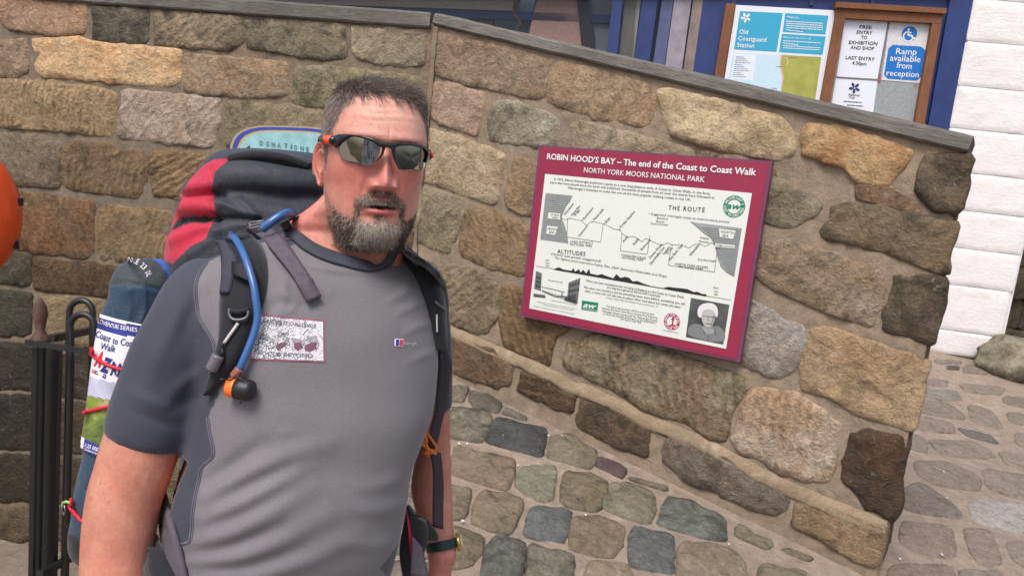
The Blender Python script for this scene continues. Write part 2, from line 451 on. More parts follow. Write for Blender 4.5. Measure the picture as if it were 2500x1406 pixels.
for i in range(nu):
    for j in range(3): f.append((i * 4 + j, i * 4 + j + 1, i * 4 + 4 + j + 1, i * 4 + 4 + j))
mk('mortar_fillet', v, f, M_FIL, wall_r)

def Z(ox, oy, s, *pts): return [(ox + x / s, oy + y / s) for x, y in pts]
# (polygon in photograph pixels, tint, accent, accent weight, dark, tool, proud)
RS = [
 ([(1058,83),(1148,96),(1350,148),(1340,180),(1333,236),(1308,243),(1212,221),(1132,205),(1052,178),(1049,128)], (152,128,102), (140,108,80), .6, .25, .1, .012),
 ([(1362,152),(1500,182),(1590,208),(1605,245),(1590,300),(1560,308),(1440,282),(1340,250),(1336,225),(1345,180)], (168,140,106), (150,112,76), .6, .2, .1, .014),
 ([(1608,228),(1632,220),(1692,232),(1780,256),(1900,284),(1924,304),(1936,336),(1932,372),(1900,388),(1820,376),(1700,352),(1652,332),(1624,304)], (196,172,130), (172,140,92), .6, .0, .0, .03),
 ([(1972,310),(2057,313),(2172,350),(2224,369),(2212,402),(2183,428),(2168,454),(2087,443),(2072,409),(2035,402),(1961,376),(1957,343)], (190,150,100), (176,118,66), .8, .12, .0, .026),
 ([(2268,382),(2362,384),(2370,395),(2364,435),(2349,502),(2334,524),(2268,498),(2246,472),(2249,428)], (120,102,80), (98,76,56), .7, .62, .2, .022),
 ([(1055,205),(1100,205),(1180,230),(1183,256),(1161,330),(1090,307),(1049,288),(1042,250)], (172,142,118), (156,120,92), .7, .1, .0, .014),
 ([(1193,278),(1212,253),(1257,250),(1359,288),(1369,320),(1362,355),(1324,360),(1244,349),(1199,339)], (152,142,118), (134,122,100), .6, .3, .0, .02),
 ([(1395,310),(1411,298),(1500,315),(1600,340),(1690,362),(1700,392),(1560,392),(1400,372)], (156,138,110), (140,116,86), .6, .25, .0, .018),
 ([(1705,372),(1800,388),(1880,405),(1890,430),(1800,425),(1710,405)], (146,122,96), (128,98,70), .6, .2, .0, .008),
 ([(1800,425),(1883,428),(1924,454),(1990,487),(2002,502),(1990,524),(1957,546),(1924,554),(1865,539),(1790,535)], (136,122,98), (116,104,80), .5, .3, .1, .014),
 ([(2042,506),(2101,498),(2164,509),(2257,535),(2331,546),(2327,576),(2309,654),(2297,665),(2246,650),(2194,624),(2109,602),(2020,583),(2013,568),(2031,524)], (122,104,80), (140,112,76), .6, .55, .2, .02),
 ([(2100,456),(2180,462),(2240,500),(2236,520),(2160,500),(2095,486)], (138,108,80), (120,86,60), .6, .1, .0, .004),
 ([(1855,592),(1924,590),(2005,609),(2072,635),(2146,650),(2157,672),(2157,740),(2124,797),(2057,772),(1976,742),(1887,705),(1850,672)], (146,122,94), (158,138,122), .5, .2, .5, .016),
 ([(2193,679),(2295,679),(2306,691),(2299,743),(2274,837),(2261,839),(2167,802),(2167,760),(2185,720)], (104,88,68), (86,70,54), .7, .62, .2, .022),
 ([(1834,734),(1907,773),(1971,807),(1966,841),(1945,896),(1902,922),(1809,888),(1812,800)], (150,142,134), (150,128,104), .7, .05, .15, .014),
 ([(1984,811),(2022,802),(2154,845),(2250,880),(2262,885),(2250,960),(2228,1030),(2217,1048),(2145,1028),(2086,1004),(2027,969),(1964,949),(1956,905),(1970,850)], (176,146,108), (160,124,80), .6, .34, .15, .02),
 ([(1030,314),(1096,327),(1166,352),(1224,372),(1237,388),(1234,429),(1218,480),(1205,500),(1179,493),(1134,477),(1090,458),(1022,442)], (176,154,122), (160,126,86), .5, .02, .0, .016),
 ([(1256,388),(1335,405),(1340,530),(1275,522),(1237,503),(1234,480),(1246,429)], (152,122,86), (142,128,108), .6, .1, .4, .016),
 ([(1030,455),(1134,487),(1131,519),(1118,570),(1096,618),(1051,608),(1010,586),(1012,500)], (148,132,102), (124,112,82), .6, .2, .2, .014),
 ([(1138,516),(1166,509),(1218,519),(1290,560),(1285,618),(1278,672),(1198,656),(1134,628),(1122,602),(1128,557)], (146,116,82), (128,110,86), .7, .2, .4, .014),
 ([(1060,650),(1135,653),(1199,678),(1217,707),(1210,771),(1192,817),(1156,813),(1095,785),(1060,740)], (138,118,90), (122,104,78), .6, .25, .7, .016),
 ([(1225,700),(1320,712),(1420,760),(1400,800),(1356,820),(1341,892),(1285,870),(1231,838),(1220,790)], (130,102,68), (114,84,54), .6, .2, .6, .014),
 ([(1383,838),(1453,818),(1596,847),(1698,879),(1762,903),(1827,926),(1822,944),(1799,981),(1790,1009),(1776,1069),(1753,1074),(1670,1032),(1577,1000),(1485,944),(1392,903),(1376,884)], (144,130,100), (130,92,66), .6, .22, .8, .026),
 ([(1832,953),(1869,944),(1947,963),(2012,1000),(2049,1037),(2049,1074),(2030,1134),(2017,1175),(1966,1171),(1892,1143),(1809,1101),(1790,1074),(1804,1027)], (178,158,138), (168,122,72), .6, .0, .7, .026),
 ([(2077,1064),(2114,1055),(2197,1069),(2203,1101),(2192,1235),(2174,1263),(2114,1240),(2100,1212),(2058,1166),(2063,1138)], (74,62,52), (108,70,44), .6, .6, .1, .02),
 # stones hidden behind the sign and beside it
 ([(1350,420),(1560,440),(1560,600),(1350,580)], (140,116,86), None, .5, .2, .2, .008),
 ([(1580,450),(1780,470),(1780,620),(1580,600)], (134,112,84), None, .5, .2, .2, .008),
 ([(1330,610),(1520,630),(1520,790),(1330,740)], (140,112,80), None, .5, .2, .2, .008),
 ([(1550,640),(1800,670),(1790,840),(1550,790)], (138,116,88), None, .5, .2, .2, .008),
]
for poly, tint, acc, aw, dk, tl_, pr in RS:
    corner = max(p[0] for p in poly) > 2190 and len(poly) < 16
    stone('stone', [hit(x, y, PR, NR) for x, y in poly], TR, ZUP, NR, M_STONE, wall_r, tint, acc, aw, dk, tl_, proud=pr, rough=.013 + .5 * pr, depth=.05)
PP = PR + NR * .035
PS = [
 ([(1096,818),(1199,852),(1256,897),(1247,944),(1213,950),(1096,908)], (120,94,70), (104,74,54), .6, .3, .3),
 ([(1272,905),(1320,912),(1356,934),(1407,965),(1400,1010),(1356,1000),(1302,975),(1260,950)], (100,76,54), (84,62,46), .6, .3, .4),
 ([(1416,975),(1485,988),(1592,1048),(1582,1118),(1531,1104),(1471,1078),(1402,1040)], (92,74,60), (150,116,66), .35, .45, .1),
 ([(1621,1062),(1716,1090),(1855,1166),(1936,1204),(1924,1243),(1901,1262),(1832,1243),(1670,1176),(1612,1124)], (112,94,76), (150,142,136), .35, .35, .1),
 ([(1940,1218),(2050,1252),(2167,1288),(2160,1348),(2149,1390),(2086,1374),(2040,1342),(1933,1286)], (148,120,86), (134,120,98), .6, .3, .1),
]
for poly, tint, acc, aw, dk, tl_ in PS:
    stone('plinth_stone', [hit(x, y, PP, NR) for x, y in poly], TR, ZUP, NR, M_STONE, wall_r, tint, acc, aw, dk, tl_, proud=.013, rough=.012, depth=.04, spread=.004)
# short returning quoins on the free end of the wall
for k, (z0, z1) in enumerate(((.3, .62), (.66, 1.0), (1.04, 1.34), (1.38, 1.66), (1.70, 2.02))):
    e0 = PR + TR * (u_e - .01)
    stone('end_stone', [e0 - NR * .03 + ZUP * z0, e0 - NR * .33 + ZUP * z0, e0 - NR * .33 + ZUP * z1, e0 - NR * .03 + ZUP * z1], NR * -1, ZUP, TR, M_STONE, wall_r,
          (110, 92, 70), (90, 74, 56), .6, .5, .1, proud=.006, rough=.010)

# ---- left wall
wall_l = thing('courtyard_wall', (-2.0, 4.8, -1.29), 'long coursed sandstone wall behind the man with the donations plaque on it', 'wall')
def hL(px, py): return hit(px, py, PL, NL)
zl0, zl1 = hL(1050, 58).z, hL(288, 0).z; ul0, ul1 = 0.0, (hL(288, 0) - PL).dot(TL)
def topL(u): return zl0 + (zl1 - zl0) * (u - ul0) / (ul1 - ul0)
core('mortar_core', TL, NL, -6.0, -0.005, PL, topL, lambda u: -1.30, M_MORT_L, wall_l, amp=0.0055, off=.001, step=.026, vs=160)
LS = [
 ([(0,0),(208,0),(212,40),(205,78),(180,86),(135,88),(80,80),(20,69),(0,50),(-60,40),(-60,0)], (150,118,92), (168,118,74), .6, .2, .1, .02),
 ([(229,16),(362,22),(365,95),(350,106),(232,100)], (96,88,72), (84,80,66), .6, .68, .3, .016),
 ([(378,30),(590,45),(592,105),(562,123),(416,112),(380,105)], (126,110,86), (150,124,94), .6, .52, .4, .018),
 ([(600,50),(840,64),(845,140),(800,150),(700,132),(603,118)], (112,102,82), (132,116,90), .6, .58, .2, .016),
 ([(863,70),(1036,80),(1034,158),(990,163),(925,157),(880,141),(862,122)], (140,124,98), (120,108,88), .6, .3, .1, .014),
 ([(-60,98),(66,100),(70,130),(68,180),(40,190),(-60,182)], (140,114,90), (122,98,74), .6, .2, .2, .016),
 ([(78,98),(190,95),(265,108),(345,116),(438,124),(443,180),(437,206),(384,211),(304,204),(180,192),(102,188),(88,166),(85,128)], (188,152,108), (192,138,82), .6, .02, .0, .022),
 ([(448,134),(698,158),(706,180),(704,232),(640,238),(576,236),(496,228),(449,220),(446,180)], (140,118,92), (150,112,74), .5, .2, .2, .016),
 ([(720,166),(805,163),(925,178),(1022,190),(1024,250),(900,260),(780,262),(712,255)], (130,116,86), (108,102,74), .6, .32, .2, .016),
 ([(-60,194),(96,198),(192,208),(282,228),(288,243),(285,320),(275,335),(224,328),(128,318),(-60,306)], (140,114,80), (152,126,84), .5, .22, .8, .02),
 ([(298,230),(320,222),(480,238),(536,244),(538,290),(525,352),(500,358),(352,342),(298,336),(287,320)], (152,132,116), (140,112,84), .5, .12, .35, .02),
 ([(550,246),(700,258),(786,270),(800,330),(700,345),(552,360)], (126,110,84), (108,98,72), .6, .28, .2, .012),
 ([(806,268),(1022,290),(1018,400),(806,390)], (132,116,88), (118,100,72), .6, .25, .2, .012),
 ([(-60,318),(117,336),(148,357),(151,400),(148,456),(100,456),(36,453),(-60,447)], (118,100,80), (108,92,74), .5, .26, .2, .018),
 ([(155,360),(199,346),(284,360),(331,368),(363,378),(366,417),(345,471),(334,483),(277,474),(171,462),(155,449)], (118,94,66), (98,76,54), .6, .25, .7, .018),
 ([(373,375),(409,369),(526,385),(640,398),(640,500),(445,485),(377,474),(368,435)], (120,94,64), (134,102,64), .5, .25, .7, .018),
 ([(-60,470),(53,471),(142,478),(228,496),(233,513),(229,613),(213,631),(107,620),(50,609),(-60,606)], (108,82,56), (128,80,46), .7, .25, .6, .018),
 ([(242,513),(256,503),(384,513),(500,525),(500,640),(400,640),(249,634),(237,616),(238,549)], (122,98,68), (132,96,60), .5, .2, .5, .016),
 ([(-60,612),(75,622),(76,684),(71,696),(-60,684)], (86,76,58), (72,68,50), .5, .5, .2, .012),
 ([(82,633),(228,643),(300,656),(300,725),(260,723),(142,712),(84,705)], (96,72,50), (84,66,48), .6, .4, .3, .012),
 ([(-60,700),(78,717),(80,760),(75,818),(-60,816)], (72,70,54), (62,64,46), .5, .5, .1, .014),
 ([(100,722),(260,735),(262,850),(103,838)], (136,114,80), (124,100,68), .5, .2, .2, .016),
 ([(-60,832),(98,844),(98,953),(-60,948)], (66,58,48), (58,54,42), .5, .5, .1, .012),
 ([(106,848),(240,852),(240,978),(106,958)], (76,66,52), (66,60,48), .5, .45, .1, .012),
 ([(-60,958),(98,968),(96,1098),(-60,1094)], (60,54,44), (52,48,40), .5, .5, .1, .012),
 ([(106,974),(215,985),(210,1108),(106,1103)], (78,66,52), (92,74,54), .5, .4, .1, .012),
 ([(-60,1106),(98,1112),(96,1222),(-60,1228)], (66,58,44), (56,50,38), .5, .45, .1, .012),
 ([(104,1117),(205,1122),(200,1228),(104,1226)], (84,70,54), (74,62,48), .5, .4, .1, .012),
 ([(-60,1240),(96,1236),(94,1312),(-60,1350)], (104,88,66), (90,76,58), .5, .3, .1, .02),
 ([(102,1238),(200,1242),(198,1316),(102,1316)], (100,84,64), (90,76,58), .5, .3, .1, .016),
]
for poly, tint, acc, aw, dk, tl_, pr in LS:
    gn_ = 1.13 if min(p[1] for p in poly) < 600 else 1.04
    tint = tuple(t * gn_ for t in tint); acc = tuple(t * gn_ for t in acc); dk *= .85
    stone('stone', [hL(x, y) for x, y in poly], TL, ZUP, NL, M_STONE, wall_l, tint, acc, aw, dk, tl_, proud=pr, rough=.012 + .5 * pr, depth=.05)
# courses that the man and his pack cover, and the run beyond the left edge
rows = [(390, 492), (505, 630), (640, 745), (756, 868), (880, 990), (1000, 1108), (1118, 1230)]
for ra, rb in rows:
    x = 650 if ra < 500 else (510 if ra < 640 else 310)
    x = max(x, 310)
    while x < 985:
        w = random.randint(140, 230); x1 = min(x + w, 1008)
        if x1 - x > 50:
            stone('stone', [hL(x, ra + .09 * (x - 400)), hL(x1, ra + .09 * (x1 - 400)), hL(x1 - 3, rb + .09 * (x1 - 400)), hL(x - 2, rb + .09 * (x - 400))], TL, ZUP, NL, M_STONE, wall_l,
                  random.choice([(122, 100, 72), (110, 88, 64), (134, 112, 84)]), None, .5, .25, .3, proud=.014, rough=.016, depth=.05)
        x = x1 + 10
for k in range(9):
    z0 = hL(0, 1340).z + (hL(0, 0).z - hL(0, 1340).z) * k / 9; z1 = z0 + (hL(0, 0).z - hL(0, 1340).z) / 9 - .03
    u = (hL(-70, 400) - PL).dot(TL)
    for q_ in range(3):
        w = random.uniform(.5, .8); a, b_ = u - .03, u - w
        stone('stone', [PL + TL * b_ + ZUP * z0, PL + TL * a + ZUP * z0, PL + TL * a + ZUP * z1, PL + TL * b_ + ZUP * z1], TL, ZUP, NL, M_STONE, wall_l,
              random.choice([(122, 100, 72), (110, 88, 64), (134, 112, 84)]), None, .5, .3, .3, proud=.016, rough=.016, depth=.05)
        u = b_
# squared pale mortar strip in the inner corner between the walls
v = []; f = []
for i in range(60):
    z = .35 + (zl0 - .37) * i / 59; w = .013 + .012 * noise.fractal(Vector((z * 7, 1, 1)), 1, 2, 4)
    p = KINK + ZUP * z
    v += [p - TL * w * 1.3 + NL * .016, p + (NL + NR) * .020, p + TR * w * 1.6 + NR * .016]
for i in range(59):
    for j in range(2): f.append((i * 3 + j, i * 3 + j + 1, i * 3 + 3 + j + 1, i * 3 + 3 + j))
mk('corner_mortar', v, f, mortar_material('corner_mortar', (156, 138, 114), (142, 126, 106), (166, 148, 122)), wall_l)

# ---- weathered timber copings
def wood_material(name, rgb, rgb2, axis_scale, bumpd=0.004):
    m, n, l, b = newmat(name)
    v = n.new('ShaderNodeTexCoord').outputs['UV'] if False else n.new('ShaderNodeTexCoord').outputs['Object']
    mp = n.new('ShaderNodeMapping'); l.new(v, mp.inputs['Vector']); mp.inputs['Scale'].default_value = axis_scale
    a = noise_node(n, l, mp.outputs[0], 6, 8, 0.7, 0.4); c2 = noise_node(n, l, mp.outputs[0], 26, 6, 0.7, 0.2)
    lo = tuple(x * .42 for x in lin(rgb)) + (1,)
    c = mix(n, l, ramp(n, l, a, 0.36, 0.66), C4(rgb2), C4(rgb))
    c = mix(n, l, ramp(n, l, c2, 0.28, 0.52), lo, c)
    big = noise_node(n, l, v, 2.2, 4, 0.6)
    c = mix(n, l, 1.0, c, ramp(n, l, big, 0.3, 0.7, (0.75, 0.75, 0.74, 1), (1.25, 1.25, 1.24, 1)), 'MULTIPLY')
    l.new(c, b.inputs['Base Color']); b.inputs['Roughness'].default_value = 0.85; b.inputs['Specular IOR Level'].default_value = 0.2
    bump(n, l, b, math_node(n, l, 'ADD', a, math_node(n, l, 'MULTIPLY', c2, 1.2)), bumpd)
    return m
M_COPE = wood_material('weathered_timber', (172, 168, 160), (108, 104, 96), (1.6, 46, 46), 0.010)
def coping(name, P, T, Nn, pts_top, pts_bot, endcut, parent, label):
    P2 = P + Nn * 0.03
    A, B = hit(*pts_top[0], P2, Nn), hit(*pts_top[1], P2, Nn); a, b_ = hit(*pts_bot[0], P2, Nn), hit(*pts_bot[1], P2, Nn)
    ax = (B - A).normalized(); hv = ((A - a) + (B - b_)) / 2; hv = (hv - ax * hv.dot(ax)); L = (B - A).length
    bk = -Nn * .42; nseg = 80; r = .010; hh = hv.length; hn = hv.normalized()
    og = (A + a) / 2
    prof = [(0, r), (0, hh - r * 1.4), (r * 1.2, hh), (.42 - r, hh), (.42, hh - r), (.42, 0), (r, 0)]
    V = []; F = []
    for i in range(nseg + 1):
        s = L * i / nseg
        e = 1.0 if 0 < i < nseg else 0.94
        for (d, h) in prof:
            w = .0028 * noise.fractal(Vector((s * 3, d * 20 + h * 40, 5)), 1, 2, 4)
            V.append(Vector((s + (0.006 * noise.noise(Vector((d * 9, h * 60, 4))) if i in (0, nseg) else 0), -d - w, -hh / 2 + hh / 2 + (h - hh / 2) * e + w)))
    V, F = V, loft([V[i * 7:(i + 1) * 7] for i in range(nseg + 1)])[1]
    me = bpy.data.meshes.new(name); me.from_pydata([tuple(p) for p in V], [], F); me.materials.append(M_COPE); me.update()
    o = bpy.data.objects.new(name, me); COL.objects.link(o); o.parent = parent
    yb = Nn; R = Matrix((ax, yb, ax.cross(yb))).transposed()
    if R.col[2].dot(hn) < 0: R = Matrix((ax, yb, -ax.cross(yb))).transposed()
    o.matrix_basis = Matrix.Translation(og - org(parent)) @ R.to_4x4(); ORG[o.name] = og
    return tag(o, label)
coping('coping_timber', PR, TR, NR, ((1058, 29), (2372, 328)), ((1057, 61), (2366, 369)), 0, wall_r, 'grey weathered timber coping sloping down to the right')
coping('coping_timber', PL, TL, NL, ((-300, -68), (1052, 26)), ((-300, -28), (1054, 59)), 0, wall_l, 'grey weathered timber coping along the level wall top')

# ------------------------------------------------------------------ setts of the street
def zs(*pts): return Z(1080, 900, 2.779, *pts)
def zr(*pts): return Z(2140, 800, 2.319, *pts)
SA = (142, 128, 108); SB = (134, 124, 104); SC = (82, 88, 92); SD = (104, 112, 112)
ST = [
 (zs((35,130),(180,130),(140,230),(30,215)), SB, .3), (zs((195,165),(300,180),(400,250),(370,300),(220,270),(185,215)), (120,112,96), .4),
 (zs((420,280),(570,330),(560,360),(410,310)), SB, .3), (zs((75,280),(200,280),(325,335),(300,440),(260,495),(60,470),(50,380)), (136,128,108), .5),
 (zs((380,345),(690,400),(700,430),(670,595),(310,500),(345,400)), (86,88,88), .35), (zs((740,470),(850,450),(1040,560),(1030,640),(990,680),(720,605)), (138,126,104), .25),
 (zs((1060,605),(1200,650),(1250,700),(1215,745),(1045,665)), (104,82,84), .1), (zs((1270,740),(1400,770),(1530,820),(1500,830),(1280,765)), (130,118,100), .3),
 (zs((100,545),(250,570),(470,630),(480,700),(430,820),(350,805),(70,715),(85,600)), (148,126,104), .2), (zs((540,685),(760,660),(770,720),(745,880),(680,900),(600,870),(500,800),(505,740)), (138,134,112), .12),
 (zs((840,700),(1000,720),(1110,770),(1110,840),(1080,940),(1020,965),(840,930),(810,900),(815,770)), (136,120,94), .3), (zs((1150,790),(1250,790),(1430,850),(1435,960),(1400,1050),(1280,1020),(1100,950),(1110,860)), (138,130,108), .25),
 (zs((30,800),(190,830),(190,900),(160,1000),(130,1025),(30,1025)), (140,124,98), .2), (zs((265,840),(420,860),(540,910),(520,1000),(460,1120),(350,1100),(210,1050),(215,960)), (142,124,100), .2),
 (zs((610,945),(870,975),(860,1060),(830,1180),(560,1140),(570,1060)), (108,112,110), .25), (zs((900,1020),(1000,1005),(1150,1030),(1225,1090),(1215,1180),(1150,1280),(1000,1260),(880,1220),(865,1130)), (142,122,98), .25),
 (zs((1300,1085),(1560,1140),(1560,1390),(1270,1330),(1265,1160)), (108,110,108), .2),
 ([(1633,1217),(1684,1231),(1767,1268),(1767,1319),(1725,1314),(1610,1282),(1619,1240)], (114,118,108), .45),
 (zs((60,1080),(280,1150),(270,1250),(200,1340),(60,1360)), (136,120,96), .25), (zs((340,1160),(460,1155),(560,1200),(550,1330),(520,1440),(270,1440),(290,1230)), (116,116,106), .5),
 (zs((600,1200),(700,1230),(890,1270),(890,1350),(860,1440),(575,1440)), (132,126,106), .4), (zs((1000,1310),(1250,1345),(1300,1440),(950,1440)), (152,132,108), .1),
 ([(1799,1286),(1882,1319),(1887,1332),(1869,1342),(1795,1309)], (130,122,98), .3), ([(1665,1328),(1762,1337),(1818,1374),(1822,1412),(1656,1420)], (148,130,108), .2),
 ([(1855,1383),(1965,1393),(1975,1450),(1850,1440)], (138,126,102), .25), ([(1910,1337),(1984,1365),(1970,1370),(1906,1346)], (130,120,98), .3),
 ([(1560,1420),(1640,1428),(1650,1520),(1550,1510)], SA, .2), ([(1670,1435),(1830,1440),(1840,1530),(1660,1520)], SB, .2), ([(1330,1425),(1420,1432),(1410,1520),(1320,1510)], SA, .3),
 ([(1440,1432),(1540,1440),(1535,1530),(1430,1520)], SB, .3), ([(1180,1425),(1300,1432),(1290,1520),(1170,1510)], SD, .3), ([(1850,1455),(2000,1470),(2010,1550),(1850,1540)], SA, .2),
 ([(2010,1420),(2110,1430),(2120,1530),(2020,1520)], SB, .2), ([(960,1150),(1060,1160),(1050,1250),(950,1240)], SA, .3), ([(960,1260),(1070,1270),(1060,1360),(950,1350)], SB, .3),
 ([(950,1370),(1080,1380),(1075,1470),(945,1460)], SA, .3), ([(985,1060),(1085,1070),(1080,1135),(975,1125)], SB, .3),
]
for poly, tint, dk in ST:
    stone('sett', [hit(x, y, GP, GN) for x, y in poly], GT, GV, GN, M_SETT, street, tint, tuple(t * .86 for t in tint), .5, dk, .0, proud=.016, rough=.014, depth=.03, edge=.005, pillow=.4, inset=.0, q=.09, grow=1.13, sink=-.006, soft=False)
TT = [
 (zr((330,180),(480,195),(470,205),(340,205)), (138,124,110)), (zr((400,215),(465,222),(465,240),(400,238)), (92,88,82)), (zr((500,215),(640,230),(620,265),(490,255)), (136,122,106)),
 (zr((290,290),(400,300),(390,340),(270,320)), (142,128,114)), (zr((260,350),(450,360),(480,410),(350,410),(250,380)), (138,132,122)), (zr((470,320),(720,340),(700,380),(520,370)), (146,130,114)),
 (zr((250,410),(400,430),(490,500),(480,520),(240,480)), (142,126,110)), (zr((520,440),(640,470),(710,560),(690,575),(540,530)), (146,130,114)), (zr((720,390),(900,410),(900,470),(730,430)), (134,118,102)),
 (zr((230,500),(420,540),(440,600),(215,575)), (148,130,114)), (zr((460,570),(640,610),(690,660),(520,620)), (116,108,102)), (zr((300,635),(560,650),(640,745),(370,720),(330,680)), (148,130,114)),
 (zr((200,600),(280,640),(290,710),(195,690)), (144,128,112)), (zr((690,700),(900,740),(900,840),(740,780)), (150,132,116)), (zr((225,760),(400,760),(580,850),(560,920),(340,890),(230,820)), (146,128,112)),
 (zr((600,800),(880,850),(880,980),(640,920)), (150,132,118)), (zr((130,920),(250,880),(460,1030),(470,1080),(200,1040),(125,1000)), (136,122,108)), (zr((540,980),(800,1000),(900,1030),(900,1170),(560,1100)), (170,162,152)),
 (zr((150,1100),(420,1130),(440,1300),(290,1290),(140,1220)), (152,130,116)), (zr((490,1140),(650,1160),(710,1330),(580,1340),(520,1250)), (152,132,118)), (zr((730,1220),(900,1200),(900,1390),(780,1320)), (152,134,120)),
 (zr((100,1340),(400,1350),(450,1440),(60,1440)), (146,124,108)), (zr((740,480),(900,500),(900,560),(760,540)), (140,124,108)), (zr((780,600),(900,610),(900,700),(790,660)), (146,130,114)),
 (zr((480,1370),(700,1380),(720,1480),(470,1470)), (150,132,118)), (zr((500,660),(620,680),(670,730),(640,735)), (146,130,114)),
]
for poly, tint in TT:
    stone('sett', [hit(x, y, GP, GN) for x, y in poly], GT, GV, GN, M_SETT, street, tint, tuple(t * .93 for t in tint), .5, .06, .0, proud=.010, rough=.008, depth=.03, edge=.005, pillow=.4, inset=.0, q=.14, grow=1.14, sink=-.005, soft=False)
# rows that the man hides from this side
for r_, y0 in enumerate((985, 1070, 1165, 1270, 1380)):
    x = 560 + 30 * (r_ % 2) + r_ * 10
    while x < 925:
        w = random.randint(84, 118); x1 = min(x + w, 940)
        p_ = [(x, y0 + .12 * (x - 900)), (x1, y0 + .12 * (x1 - 900)), (x1 - 4, y0 + 72 + .12 * (x1 - 900)), (x - 6, y0 + 72 + .12 * (x - 900))]
        q_ = [hit(a, b_, GP, GN) for a, b_ in p_]
        if min(v_.x for v_ in q_) > EDGE_X + .04: stone('sett', q_, GT, GV, GN, M_SETT, street, random.choice([SA, SB, SC, (148, 126, 104)]), None, .5, .25, .0, proud=.016, rough=.014, depth=.03, edge=.005, pillow=.4, q=.09, grow=1.02, sink=-.006, soft=False)
        x = x1 + 14
# pale flecks (grit and droppings) on the setts
fl = MB()
for (x, y) in [(1121,1081),(1141,1081),(1340,1061),(1373,1062),(1229,1061),(1454,1199),(1780,1326),(1130,1270),(1430,1255),(1265,1134),(2313,1213),(2305,1150),(2198,1362),(2300,1352)]:
    c = hit(x, y, GP + GN * .017, GN); r = random.uniform(.004, .008)
    pts = [c + GT * math.cos(a) * r * random.uniform(.6, 1.2) + GV * math.sin(a) * r * random.uniform(.6, 1.2) for a in np.linspace(0, 2 * math.pi, 7)[:-1]]
    fl.prism(pts, -GN * .004)
tag(fl.build('grit', plain('white_grit', (226, 222, 214), .8), street), kind='stuff')
# ------------------------------------------------------------------ lettering
def glyphs(s, bold=0.0, shear=0.0, space=1.0):
    c = bpy.data.curves.new('lettering', 'FONT'); c.body = s; c.size = 1; c.resolution_u = 2; c.offset = bold; c.shear = shear; c.space_character = space
    o = bpy.data.objects.new('lettering', c); me = bpy.data.meshes.new_from_object(o)
    v = np.array([tuple(p.co) for p in me.vertices]).reshape(-1, 3)[:, :2]; f = [tuple(p.vertices) for p in me.polygons]
    bpy.data.objects.remove(o); bpy.data.curves.remove(c); bpy.data.meshes.remove(me)
    if len(v): v[:, 0] -= v[:, 0].min()
    return v / 0.682, f
class Print:
    """flat print on a plane (lettering, blocks of colour), laid a fraction of a millimetre proud"""
    def __init__(s, P, Nn, lift=0.0015): s.P = P; s.N = Nn; s.lift = lift; s.m = MB(); s.cuts = []
    def h(s, p, extra=0.0): return hit(p[0], p[1], s.P + s.N * (s.lift + extra), s.N)
    def poly(s, pts, cut=False): s.m.poly([s.h(p) for p in pts]); return s.cut() if cut else s
    def text(s, t, p0, p1, cap, bold=0.0, shear=0.0, updir=ZUP, space=1.0):
        v, f = glyphs(t, bold, shear, space); w = v[:, 0].max()
        a, b_ = s.h(p0), s.h(p1); e1 = (b_ - a) / w
        hp = s.h((p0[0], p0[1] - cap)); sc = (hp - a).length
        e2 = updir - e1.normalized() * updir.dot(e1.normalized()); e2 = e2.normalized() * sc
        s.m.add([a + e1 * x + e2 * y for x, y in v], f); return s.cut()
    def line(s, pts, w):
        for i in range(len(pts) - 1):
            a, b_ = s.h(pts[i]), s.h(pts[i + 1]); d = (b_ - a)
            if d.length < 1e-6: continue
            q = d.normalized().cross(s.N) * w / 2
            s.m.poly([a - q, b_ - q, b_ + q, a + q])
        return s
    def disc(s, c, p_edge, n=28, squash=1.0):
        a = s.h(c); r = (s.h(p_edge) - a).length; e1 = ZUP.cross(s.N).normalized(); e2 = ZUP
        s.m.poly([a + e1 * math.cos(t) * r * squash + e2 * math.sin(t) * r for t in np.linspace(0, 2 * math.pi, n + 1)[:-1]]); return s
    def ring(s, c, r0, r1, n=36):
        a = s.h(c); e1 = ZUP.cross(s.N).normalized(); e2 = ZUP
        for i in range(n):
            t0, t1 = 2 * math.pi * i / n, 2 * math.pi * (i + 1) / n
            s.m.poly([a + e1 * math.cos(t) * r + e2 * math.sin(t) * r for t, r in ((t0, r0), (t1, r0), (t1, r1), (t0, r1))])
        return s
    def arc_text(s, t, c, r, a0, a1, cap, inward=False, bold=0.01):
        a = s.h(c); e1 = ZUP.cross(s.N).normalized(); e2 = ZUP
        if e1.dot(rt) < 0: e1 = -e1
        for i, ch in enumerate(t):
            if ch == ' ': continue
            th = a0 + (a1 - a0) * (i + .5) / len(t)
            v, f = glyphs(ch, bold); w = v[:, 0].max()
            rad = e1 * math.cos(th) + e2 * math.sin(th); tan = e1 * math.sin(th) - e2 * math.cos(th)
            if inward: rad, tan = -rad, -tan
            o = a + (rad * (r - (cap * .5)) if not inward else -rad * (r + cap * .5) )
            s.m.add([o + tan * (x - w / 2) * cap * .8 + rad * y * cap for x, y in v], f)
        return s
    def cut(s): s.cuts.append((len(s.m.v), len(s.m.f))); return s
    def build(s, name, m, parent):
        """one object per piece of print (each line of lettering, each patch)"""
        s.cut(); a = (0, 0); out = []
        for b_ in s.cuts:
            if b_[1] > a[1]:
                q = MB(); q.v = s.m.v[a[0]:b_[0]]; q.f = [tuple(i - a[0] for i in f) for f in s.m.f[a[1]:b_[1]]]; out.append(q.build(name, m, parent))
            a = b_
        return out[0]
def ink(name, rgb, rough=0.5): return plain('ink_' + name, rgb, rough, 0.3, 0, 0.02)
